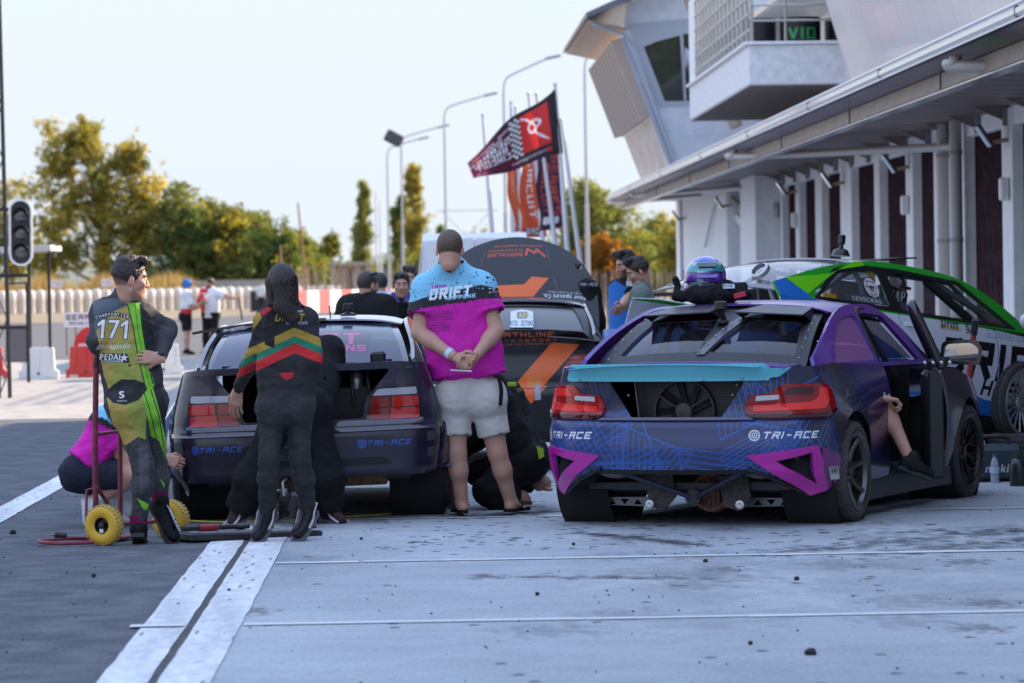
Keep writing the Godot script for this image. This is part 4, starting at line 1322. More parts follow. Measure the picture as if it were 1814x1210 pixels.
func build_flags():
	var pole:=mat("flagpole_white",0.66,0.66,0.67,0.35)
	var list:=[[Vector3(2.456,4.988,-69.962),Vector3(2.646,1.784,-69.957),"white flagpole carrying the racing circuit flag"],[Vector3(2.629,4.448,-71.958),Vector3(2.984,1.480,-71.950),"white flagpole leaning most, right of the flag"],[Vector3(1.235,4.638,-73.991),Vector3(1.387,2.246,-73.988),"bare white flagpole left of the flags"],[Vector3(1.814,4.953,-75.978),Vector3(1.805,2.260,-75.979),"dark-tipped flagpole behind the flag's upper edge"],[Vector3(1.875,4.820,-74.977),Vector3(1.963,2.247,-74.975),"flagpole carrying the folded orange banner"],[Vector3(2.069,4.978,-72.972),Vector3(2.296,2.221,-72.966),"flagpole behind the orange banner"],[Vector3(2.154,4.871,-70.969),Vector3(2.455,2.096,-70.962),"flagpole carrying the dark banner"]]
	for q in list:
		var t:=thing("flagpole",q[2],"flagpole",Vector3.ZERO,0,"flagpoles by the lane")
		var d: Vector3=(q[1]-q[0]).normalized()
		var foot: Vector3=q[0]+d*(-q[0].y/d.y)
		obj("shaft",MB.new().tube([foot,q[1],q[0]],[0.055,0.05,0.03],10),pole,t)
		obj("finial",MB.new().ball(q[0],Vector3.ONE*0.04),pole,t)
	# the flag,blown left,seen from its reverse
	var pr:=Print.new(1200,880,lin(0.035,0.02,0.03))
	pr.poly(pv([640,80,1200,0,1200,880,560,880]),lin(0.10,0.012,0.035))
	pr.poly(pv([900,40,1200,0,1200,880,1000,880]),lin(0.3,0.02,0.05))
	pr.poly(pv([110,70,500,70,500,690,110,690]),lin(0.62,0.035,0.03))
	for i in 14:
		for j in 4:
			if (i+j) % 2: pr.poly(pv([500+j*36,60+i*46,536+j*36,60+i*46,536+j*36,106+i*46,500+j*36,106+i*46]),lin(0.75,0.75,0.75))
			else: pr.poly(pv([500+j*36,60+i*46,536+j*36,60+i*46,536+j*36,106+i*46,500+j*36,106+i*46]),lin(0.015,0.012,0.02))
	var wht:=lin(0.78,0.78,0.78)
	for k in 2:      # the track logo: two looped lines
		var pts:=curve([Vector2(140+k*26,620-k*20),Vector2(250,520-k*30),Vector2(300+k*24,400),Vector2(220+k*20,300),Vector2(300,220+k*30),Vector2(390,300),Vector2(340+k*20,420),Vector2(300,330),Vector2(400+k*14,170),Vector2(480,110+k*26)],8)
		for i in pts.size()-1: pr.line(pts[i],pts[i+1],20,wht)
	block_at(pr,"SERRES",Vector2(930,330),100,56,20,wht)
	block_at(pr,"RACING",Vector2(920,470),92,48,20,wht)
	block_at(pr,"CIRCUIT",Vector2(890,600),92,46,18,wht)
	pr.text("ΑΥΤΟΚΙΝΗΤΟΔΡΟΜΙΟ",lay(Vector2(900,150),44),wht)
	pr.text("ΣΕΡΡΩΝ",lay(Vector2(860,220),52),wht)
	pr.text("serresracingcircuit",lay(Vector2(400,780),46),wht,false)
	pr.dot(Vector2(150,775),34,lin(0.62,0.035,0.03))
	pr.dot(Vector2(1040,790),26,lin(0.4,0.3,0.32))
	pr.poly(pv([1090,765,1140,765,1140,815,1090,815]),lin(0.6,0.5,0.5))
	var cloth:=printed("flag_print",pr.done(),0.8)
	cloth.backlight_enabled=true
	cloth.backlight=Color(0.7,0.7,0.7)
	var h0:=Vector3(2.444,4.888,-69.962)
	var h1:=Vector3(2.547,3.766,-69.960)
	var e0:=Vector3(0.875,3.618,-69.198)
	var e1:=Vector3(0.979,3.300,-69.196)
	var f:=thing("racing_flag","black and red circuit flag with white lettering blown to the left","flag")
	obj("cloth",MB.new().sheet(pv([0,0,1,0,1,1,0,1]),func(q):
		var top:=h0.lerp(e0,q.x)+Vector3(0,0.10*sin(q.x*PI)-0.04*sin(q.x*9.0),0)
		var low:=h1.lerp(e1,q.x)+Vector3(0,-0.02*sin(q.x*PI)+0.03*sin(q.x*8.0),0)
		return low.lerp(top,q.y)+Vector3(0,0,0.10*sin(q.x*10.0+q.y*2.0)+0.05*sin(q.x*21.0-q.y*4.0)),0.04,0.0,[],true,Rect2(0,0,1,1)),cloth,f)
	obj("sleeve",MB.new().tube([h0,h1],0.035,8),mat("sleeve_black",0.02,0.018,0.022,0.8),f)
	banner("dark purple banner with red lettering hanging below the flag",Vector3(2.137,3.806,-70.970),Vector3(2.563,3.799,-70.960),Vector3(2.623,2.479,-70.958),Vector3(2.166,2.425,-70.969),lin(0.055,0.03,0.055),lin(0.55,0.08,0.06),true)
	banner("orange banner with white lettering left of the dark one",Vector3(1.938,3.979,-72.975),Vector3(2.179,4.017,-72.969),Vector3(2.361,2.345,-72.965),Vector3(1.860,2.332,-72.976),lin(0.62,0.10,0.04),lin(0.7,0.66,0.66),false)
	banner("folded orange banner at the left of the banner row",Vector3(1.644,3.752,-74.982),Vector3(1.871,3.910,-74.977),Vector3(1.967,2.483,-74.975),Vector3(1.827,2.463,-74.978),lin(0.7,0.14,0.04),lin(0.6,0.3,0.25),false)
func banner(label: String,a: Vector3,b: Vector3,c: Vector3,d: Vector3,ground: Color,ink: Color,two: bool):
	var pr:=Print.new(512,1024,ground)
	block_at(pr,"CIRCUIT",Vector2(170 if two else 260,480),120,70,26,ink,0.0,PI/2)
	if two:
		block_at(pr,"SERRES",Vector2(360,430),120,84,28,ink,0.0,PI/2)
		pr.poly(rounded(pv([60,860,380,860,380,960,60,960]),30),lin(0.75,0.73,0.75))
	else:
		pr.poly(pv([60,930,450,930,450,1000,60,1000]),lin(0.06,0.03,0.06))
		block_at(pr,"SRC",Vector2(250,965),50,60,14,lin(0.7,0.7,0.7))
	var m:=printed("banner_"+label.left(6),pr.done(),0.8)
	m.backlight_enabled=true
	m.backlight=Color(0.8,0.8,0.8)
	var o:=thing("banner",label,"banner",Vector3.ZERO,0,"banners by the lane")
	obj("cloth",MB.new().sheet(pv([0,0,1,0,1,1,0,1]),func(q):
		return d.lerp(c,q.x).lerp(a.lerp(b,q.x),q.y)+Vector3(0.03*sin(q.y*9.0),0,0.07*sin(q.x*7.0+q.y*5.0)),0.05,0.0,[],true),m,o)
	obj("hem",MB.new().tube([d,c],0.02,6),mat("hem_"+label.left(6),0.3,0.05,0.05,0.8),o)
# ---------------------------------------------------------------- light mast,shelter,plastic barriers,signs,van
func build_trackside():
	var bk:=mat("mast_black",0.015,0.015,0.017,0.5)
	var st:=mat("mast_grey",0.16,0.16,0.17,0.5,0.3)
	# lattice mast at the frame edge
	var mz:=Vector3(-5.784,0.825,-55.149)
	var m:=thing("lattice_mast","dark steel lattice mast holding the traffic light at the frame edge","mast",Vector3(mz.x,0,mz.z))
	for q in [[-0.09,0.09],[0.06,0.09],[-0.09,-0.09],[0.06,-0.09]]:
		obj("chord",MB.new().bar(Vector3(q[0],0,q[1]),Vector3(q[0]-0.06,6.5,q[1]),0.035,0.035),bk,m)
	for i in 17:
		var s:=1.0 if i % 2 else -1.0
		obj("lacing",MB.new().bar(Vector3(-0.015+s*0.075-i*0.0035,i*0.37,0.09),Vector3(-0.015-s*0.075-i*0.0035,i*0.37+0.37,0.09),0.02,0.02),st,m)
	for y in [2.62,1.70,0.98]:
		obj("crossbar",MB.new().bar(Vector3(-0.35,y,0.12),Vector3(0.36,y,0.12),0.05,0.05),bk,m)
	# traffic light
	var p:=Vector3(-5.489,2.293,-54.742)
	var t:=thing("traffic_light","upright black start light with three dark lenses and white rim","traffic light",p)
	var cap:=func(w: float,h: float) -> PackedVector2Array:
		var o:=PackedVector2Array()
		for i in 24:
			var an:=TAU*i/24.0+0.001
			o.append(Vector2(cos(an)*w,sin(an)*w+(h-w if sin(an)>0 else w-h)))
		return o
	obj("rim",MB.new().sheet(cap.call(0.165,0.465),func(q): return Vector3(q.x,q.y,0.06),0.12,0.05,[cap.call(0.135,0.435)]),mat("rim_white",0.78,0.78,0.78,0.4),t)
	obj("housing",MB.new().prism(cap.call(0.15,0.45),-0.06,0.035),mat("housing_black",0.02,0.021,0.024,0.45),t)
	for i in 3:
		var y:=0.235-i*0.245
		obj("lens",MB.new().at(Vector3(0.005,y,0.03),Basis(Vector3.RIGHT,PI/2)).lathe([Vector2(0.1,0.0),Vector2(0.085,0.03),Vector2(0.05,0.045),Vector2(0.0,0.05)],20),mat("lens_grey",0.07,0.072,0.08,0.12,0.0,1.0),t)
		var hood:=MB.new()
		hood.sheet(pv([0.0,0,PI*1.1,0,PI*0.9,0.12,0.3,0.14]),func(q): return Vector3(0.005+cos(q.x-0.15)*0.112,y+sin(q.x-0.15)*0.112,0.03+q.y),0.12,0.005)
		obj("visor",hood,mat("visor_black",0.012,0.012,0.013,0.5),t)
	# shelter of steel posts with a flat roof
	var s:=thing("steel_shelter","flat-roofed open shelter on thin black posts behind the traffic light","shelter")
	obj("roof",MB.new().bar(Vector3(-6.975,2.162,-66.180),Vector3(-6.050,2.185,-66.158),1.6,0.10,0.01),mat("shelter_roof",0.5,0.47,0.44,0.6),s)
	for q in [[Vector3(-6.514,2.098,-66.169)],[Vector3(-6.183,2.140,-66.161)],[Vector3(-6.351,1.623,-64.165)]]:
		obj("post",MB.new().bar(Vector3(q[0].x,0,q[0].z),q[0],0.05,0.05),bk,s)
	obj("low_panel",MB.new().bar(Vector3(-6.714,0.605,-64.173),Vector3(-6.376,0.599,-64.165),0.03,0.55),mat("panel_mauve",0.14,0.12,0.13,0.7),s)
	obj("rail",MB.new().bar(Vector3(-6.717,1.602,-64.173),Vector3(-6.351,1.614,-64.165),0.03,0.03),bk,s)
	obj("lamp_arm",MB.new().bar(Vector3(-6.182,2.244,-66.161),Vector3(-5.993,2.241,-66.157),0.04,0.04),st,s)
	obj("lamp_drop",MB.new().bar(Vector3(-6.078,2.242,-66.159),Vector3(-6.081,2.044,-66.159),0.07,0.05),st,s)
	# water-filled barriers
	var mb:=MB.new()
	var prof:=pv([-0.33,0,0.33,0,0.335,0.13,0.27,0.17,0.255,0.5,0.24,0.53,-0.24,0.53,-0.255,0.5,-0.27,0.17,-0.335,0.13])
	mb.prism(prof,-0.16,0.16)
	var body:=mb
	var shapes:=[[Vector3(-7.344,-0.007,-67.189),0,"red plastic barrier cut by the left frame edge"],[Vector3(-6.377,0.002,-66.166),1,"white plastic water barrier behind the standing driver"],[Vector3(-5.679,0.005,-67.150),0,"red plastic water barrier below the round sign"],[Vector3(-4.949,0.021,-67.633),1,"white plastic water barrier mostly hidden by the driver"],[Vector3(-4.422,0.059,-68.121),1,"small white barrier end showing right of the driver's elbow"]]
	for q in shapes:
		var o:=thing("water_barrier",q[2],"barrier",Vector3(q[0].x,0,q[0].z),0.05,"plastic water barriers across the lane")
		var cm: Material=[mat("barrier_red",0.55,0.04,0.035,0.4),mat("barrier_white",0.74,0.73,0.72,0.4)][q[1]]
		obj("shell",body,cm,o)
		for x in [-0.17,0.0,0.17]:
			obj("rib",MB.new().box(Vector3(x,0.33,0.165),Vector3(0.06,0.3,0.025),0.01),cm,o)
		obj("drain_plug",MB.new().at(Vector3(0.0,0.1,0.16),Basis(Vector3.RIGHT,PI/2)).lathe([Vector2(0.025,0),Vector2(0.022,0.012),Vector2(0,0.014)],12),mat("plug_dark",0.04,0.03,0.03,0.6),o)
		for x in [-0.2,0.2]:
			obj("foot_notch",MB.new().box(Vector3(x,0.025,0.155),Vector3(0.14,0.05,0.02)),mat("notch",0.66,0.62,0.6,0.7),o)
	# name board on posts
	var b:=thing("sign_board","white board reading the circuit name on two thin posts","sign",Vector3(-5.810,0.970,-68.653))
	var pr:=Print.new(1024,320,lin(0.74,0.74,0.75))
	block_at(pr,"SERRES",Vector2(500,110),90,96,26,lin(0.03,0.02,0.04))
	block_at(pr,"RACING CIRCUIT",Vector2(520,240),56,40,14,lin(0.03,0.02,0.04))
	obj("board",MB.new().quad(Vector3(-0.36,-0.13,0.012),Vector3(0.36,-0.13,0.012),Vector3(0.36,0.13,0.012),Vector3(-0.36,0.13,0.012)),printed("board_print",pr.done(),0.5),b)
	obj("backing",MB.new().box(Vector3.ZERO,Vector3(0.72,0.26,0.02)),mat("board_back",0.7,0.7,0.7,0.5),b)
	for x in [-0.32,-0.16,0.3]:
		obj("post",MB.new().bar(Vector3(x,-p.y*0-0.62,-0.02),Vector3(x,-0.1,-0.02),0.02,0.02),mat("post_brown",0.12,0.07,0.05,0.7),b)
	# round no-entry sign
	var n:=thing("no_entry_sign","round red no-entry sign standing on the red barrier","sign",Vector3(-5.575,0.534,-67.498))
	obj("disc",MB.new().at(Vector3.ZERO,Basis(Vector3.RIGHT,PI/2)).lathe([Vector2(0,-0.015),Vector2(0.33,-0.015),Vector2(0.33,0.0),Vector2(0.0,0.001)],28),mat("sign_red",0.6,0.025,0.02,0.4),n)
	obj("bar",MB.new().box(Vector3(0,-0.02,0.008),Vector3(0.5,0.11,0.01)),mat("sign_white",0.78,0.78,0.78,0.4),n)
	obj("stand",MB.new().bar(Vector3(0,-0.62,-0.03),Vector3(0,0.2,-0.03),0.04,0.04),mat("post_brown"),n)
	for i in 2:
		var o:=thing("distance_board",["small white board with red lettering in the reeds, left one","small white board with red lettering in the reeds, right one"][i],"sign",[Vector3(-22.460,1.838,-245.587),Vector3(-19.344,1.859,-245.515)][i])
		var q:=Print.new(256,160,lin(0.72,0.7,0.69))
		block_at(q,"150" if i==0 else "100",Vector2(128,80),80,40,12,lin(0.5,0.1,0.14))
		obj("board",MB.new().quad(Vector3(-0.37,-0.23,0),Vector3(0.37,-0.23,0),Vector3(0.37,0.23,0),Vector3(-0.37,0.23,0)),printed("distance_print%d" % i,q.done(),0.6),o)
		obj("post",MB.new().bar(Vector3(0,-1.6,-0.04),Vector3(0,0.1,-0.04),0.06,0.06),mat("post_brown"),o)
	build_van()
func build_van():
	var v:=thing("van","white high-roofed delivery van parked behind the open bonnet","van",Vector3(0.92,0,-65.0))
	var paint:=mat("van_white",0.74,0.76,0.79,0.25,0.0,0.8)
	var side:=pv([0,0.35,4.3,0.35,5.1,0.45,5.3,0.95,4.7,1.15,4.0,1.95,3.6,2.3,0.15,2.32,0.02,2.2,0,1.2])
	var w:=0.93
	# side profile lofted across the width,narrower at the roof
	var mb:=MB.new()
	for sg in [-1.0,1.0]:
		mb.at(Vector3.ZERO).sheet(side,func(q): return Vector3(sg*(w-0.10*pow(clampf((q.y-1.1)/1.2,0,1),2.0)-0.02*clampf(1.1-q.y,0,1)),q.y,-q.x),0.25,0.02,[],sg>0)
	for i in side.size():
		var a:=side[i]
		var b:=side[(i+1) % side.size()]
		var wa:=w-0.10*pow(clampf((a.y-1.1)/1.2,0,1),2.0)
		var wb:=w-0.10*pow(clampf((b.y-1.1)/1.2,0,1),2.0)
		mb.quad(Vector3(-wa,a.y,-a.x),Vector3(-wb,b.y,-b.x),Vector3(wb,b.y,-b.x),Vector3(wa,a.y,-a.x))
	obj("body",mb,paint,v)
	for sg in [-1.0,1.0]:
		obj("rear_door",MB.new().sheet(rounded(pv([0.012*sg,0.5,0.86*sg,0.5,0.80*sg,2.2,0.012*sg,2.24]),0.04),func(q): return Vector3(q.x,q.y,0.025),0.3,0.02,[],sg<0),paint,v)
		obj("rear_window",MB.new().sheet(rounded(pv([0.1*sg,1.3,0.74*sg,1.3,0.72*sg,1.85,0.1*sg,1.85]),0.05),func(q): return Vector3(q.x,q.y,0.032),0.3,0.004,[],sg<0),mat("van_glass",0.02,0.022,0.025,0.05),v)
		obj("tail_light",MB.new().box(Vector3(sg*0.88,1.0,0.02),Vector3(0.1,0.5,0.05),0.01),mat("van_lamp",0.3,0.01,0.01,0.2),v)
		for z in [-0.9,-4.2]:
			obj("wheel",MB.new().at(Vector3(sg*0.82,0.33,z),Basis(Vector3.BACK,-PI/2*sg)).lathe([Vector2(0,-0.1),Vector2(0.33,-0.1),Vector2(0.34,0.0),Vector2(0.33,0.1),Vector2(0.22,0.1),Vector2(0.2,0.05),Vector2(0,0.05)],24),mat("van_tyre",0.015,0.015,0.015,0.8),v)
	obj("bumper",MB.new().box(Vector3(0,0.42,0.04),Vector3(1.8,0.16,0.1),0.03),mat("van_bumper",0.05,0.05,0.055,0.6),v)
# ---------------------------------------------------------------- cars: the common shell
# local axes of a car: x to its right,y up,z to its rear; the origin lies on the ground under the rear axle
class Shape:
	var hw:=0.86
	var rz:=0.80
	var bow:=0.07
	var rc:=0.34
	var wb:=2.69
	var flare:=0.05
	var belt:=0.94
	var roof:=1.36
	var deck:=1.0
	var glass_z:=0.28       # foot of the rear window
	var roof_z:=-0.55       # rear edge of the roof
	var front_z:=-1.5       # front edge of the roof
	var screen_z:=-2.1      # foot of the windscreen
	var nose:=-3.5
	var tumble:=0.5
	var prof:=[]            # how far the tail stands out at each height: [[y,z],...]
	func width(y: float) -> float:
		return hw-(0.10*pow((0.6-y)/0.4,2)*0.5 if y<0.6 else 0.09*pow((y-0.6)/0.4,2))
	func tail(y: float) -> float:
		if prof.is_empty(): return rz
		if y<=prof[0][0]: return rz+prof[0][1]
		for i in prof.size()-1:
			if y<prof[i+1][0]:
				var f: float=(y-prof[i][0])/(prof[i+1][0]-prof[i][0])
				return rz+lerpf(prof[i][1],prof[i+1][1],f*f*(3-2*f))
		return rz+prof[-1][1]
	func side(z: float,y: float) -> float:
		var f:=flare*(exp(-pow(z/0.42,2))+exp(-pow((z+wb)/0.42,2)))*(1.0-smoothstep(0.55,0.85,y))
		var x:=width(y)+f
		if z<-2.75: x-=0.30*pow((-2.75-z)/0.8,2)
		return x
	func flank(q: Vector2,s: float) -> Vector3:
		return Vector3(s*side(q.x,q.y),q.y,q.x)
	func rear(q: Vector2) -> Vector3:
		var sg:=signf(q.x) if q.x!=0.0 else 1.0
		var s:=absf(q.x)
		var w:=width(q.y)
		var a:=w-rc
		var r:=tail(q.y)
		if s<=a: return Vector3(q.x,q.y,r-bow*pow(s/a,2))
		var c:=rc*PI/2
		if s<=a+c:
			var th:=(s-a)/rc
			return Vector3(sg*(a+rc*sin(th)+(side(r-bow-rc*(1-cos(th)),q.y)-w)*sin(th)),q.y,r-bow-rc*(1-cos(th)))
		var z:=r-bow-rc-(s-a-c)
		return Vector3(sg*side(z,q.y),q.y,z)
	func along(z: float,y: float) -> float:   # rear() coordinate of a place on the flank
		return width(y)-rc+rc*PI/2+(tail(y)-bow-rc-z)
	func house(q: Vector2,s: float) -> Vector3:   # the side of the cabin
		return Vector3(s*(width(belt)-0.015-(q.y-belt)*tumble-0.06*pow(clampf((q.x-glass_z+0.5)/0.6,0,1),2)),q.y,q.x)
	func top(q: Vector2) -> Vector3:    # (x,z) on the roof
		var u:=absf(q.x)/0.62
		var zc:=(roof_z+front_z)/2.0
		return Vector3(q.x,roof-0.03*u*u-0.035*pow(u,8)-0.035*pow((q.y-zc)/0.5,2)*0.6,q.y)
	func screen(q: Vector2) -> Vector3:  # rear window: x and a share of the way from its foot to the roof
		var f:=q.y
		var z:=lerpf(glass_z,roof_z,f)
		return Vector3(q.x,lerpf(deck+0.005,roof-0.045,f)+0.05*sin(f*PI)-0.03*pow(q.x/0.6,2),z-0.08*pow(q.x/0.6,2))
func panel(called: String,car: Node3D,poly: PackedVector2Array,f: Callable,m: Material,flip:=false,holes:=[],uvr:=Rect2(0,0,1,1),cell:=0.07,thick:=0.01) -> MeshInstance3D:
	return obj(called,MB.new().sheet(poly,f,cell,thick,holes,flip,uvr),m,car)
func arch(c: Vector2,r: float,k:=22) -> PackedVector2Array:
	return disc(c,r,k)
# a wheel: tyre,rim,spokes; its axle points along out
func wheel(car: Node3D,at: Vector3,s: float,r: float,w: float,rim_r: float,spokes: int,rim: Material,style:=0,camber:=0.0,steer:=0.0,called:="wheel") -> Node3D:
	var o:=Node3D.new()
	o.name=called
	o.position=at
	o.basis=Basis(Vector3.UP,steer)*Basis(Vector3.BACK,camber)*Basis(Vector3.BACK,-PI/2*s)
	car.add_child(o,true)
	var key:="tyre_%d_%d" % [int(r*1000),int(w*1000)]
	var rub:=mottled("tyre_rubber",lin(0.03,0.029,0.029),lin(0.075,0.07,0.067),6.0,0.9,0.0,false)
	if not store.has(key):
		var h:=w/2.0
		var m:=MB.new()
		var pr:=[Vector2(rim_r-0.012,-h+0.02),Vector2(rim_r+0.004,-h+0.004),Vector2(rim_r+0.03,-h-0.006),Vector2(r-0.03,-h),Vector2(r-0.01,-h+0.014),Vector2(r-0.003,-h+0.035)]
		for g in [-0.42,-0.14,0.14,0.42]:     # grooves running round
			var y: float=g*h*1.3
			pr.append_array([Vector2(r,y-0.008),Vector2(r-0.009,y-0.006),Vector2(r-0.009,y+0.006),Vector2(r,y+0.008)])
		pr.append_array([Vector2(r-0.003,h-0.035),Vector2(r-0.01,h-0.014),Vector2(r-0.03,h),Vector2(rim_r+0.03,h+0.006),Vector2(rim_r+0.004,h-0.004),Vector2(rim_r-0.012,h-0.02)])
		m.lathe(pr,56)
		store[key]=m.mesh()
		# slanted tread blocks on the shoulders
		var tb:=MB.new()
		for i in 64:
			for sg in [-1.0,1.0]:
				for row in 2:
					var a0:=TAU*(i+0.5*row)/64.0
					var y0: float=sg*h*(0.58 if row==0 else 0.22)
					var y1: float=sg*h*(0.93 if row==0 else 0.5)
					var da:=0.036
					var sk=0.05*sg
					var rr:=r+0.004
					var q:=[]
					for e in [[a0,y0,rr],[a0+da*1.7,y0,rr],[a0+da*1.7+sk*sg,y1,rr-(0.012 if row==0 else 0.0)],[a0+sk*sg,y1,rr-(0.012 if row==0 else 0.0)]]:
						q.append(Vector3(cos(e[0])*e[2],e[1],-sin(e[0])*e[2]))
					if sg>0: tb.quad(q[0],q[1],q[2],q[3])
					else: tb.quad(q[3],q[2],q[1],q[0])
					for j in 4:
						var a: Vector3=q[j]
						var b: Vector3=q[(j+1) % 4]
						tb.quad(a,b,b*Vector3(0.975,1,0.975),a*Vector3(0.975,1,0.975))
		store[key+"t"]=tb.mesh()
	var ty:=obj("tyre",store[key],rub,o)
	var tr:=obj("tread",store[key+"t"],rub,ty)
	tr.set_meta("kind","stuff")
	var rk:="rim_%d_%d_%d_%d" % [int(rim_r*1000),int(w*1000),spokes,style]
	if not store.has(rk):
		var h:=w/2.0
		var m:=MB.new()
		m.lathe([Vector2(rim_r-0.03,-h+0.02),Vector2(rim_r-0.002,-h+0.012),Vector2(rim_r+0.008,-h-0.002),Vector2(rim_r-0.004,-h+0.01)],40)
		m.lathe([Vector2(rim_r-0.03,h-0.03),Vector2(rim_r-0.02,h-0.006),Vector2(rim_r+0.01,h+0.004),Vector2(rim_r+0.012,h-0.004)],40)
		m.lathe([Vector2(rim_r-0.03,h-0.03),Vector2(rim_r-0.035,-h+0.02)],40)
		var hub:=MB.new()
		hub.lathe([Vector2(0.085,-0.02),Vector2(0.085,h*0.45),Vector2(0.07,h*0.6),Vector2(0.036,h*0.62),Vector2(0.034,h*0.7),Vector2(0.0,h*0.72)],24)
		for i in 5:
			hub.at(Vector3(cos(TAU*i/5)*0.056,h*0.6,-sin(TAU*i/5)*0.056)).lathe([Vector2(0.01,0),Vector2(0.009,0.016),Vector2(0,0.017)],6)
		var sp:=MB.new()
		var wd:=0.05 if style==0 else 0.022
		var top:=rim_r-0.018
		sp.tube([Vector3(0.05,h*0.42,0),Vector3(0.14,h*0.55,0),Vector3(top,h*0.80,0)],[wd*0.55,wd*0.45,wd*0.4],6)
		if style==2:    # each spoke forks
			sp.tube([Vector3(0.13,h*0.52,0),Vector3(top,h*0.78,0.055)],[wd*0.5,wd*0.4],6)
			sp.tube([Vector3(0.13,h*0.52,0),Vector3(top,h*0.78,-0.055)],[wd*0.5,wd*0.4],6)
		store[rk]=[m.mesh(),hub.mesh(),sp.mesh()]
	var ri:=obj("rim",store[rk][0],rim,o)
	obj("hub",store[rk][1],rim,ri)
	for i in spokes:
		var q:=obj("spoke",store[rk][2],rim,ri)
		q.rotation.y=TAU*i/spokes
	obj("brake_disc",MB.new().lathe([Vector2(0.08,-w*0.18),Vector2(rim_r*0.72,-w*0.18),Vector2(rim_r*0.72,-w*0.05),Vector2(0.08,-w*0.05)],28),mat("brake_steel",0.16,0.15,0.145,0.4,0.8),ri)
	return o
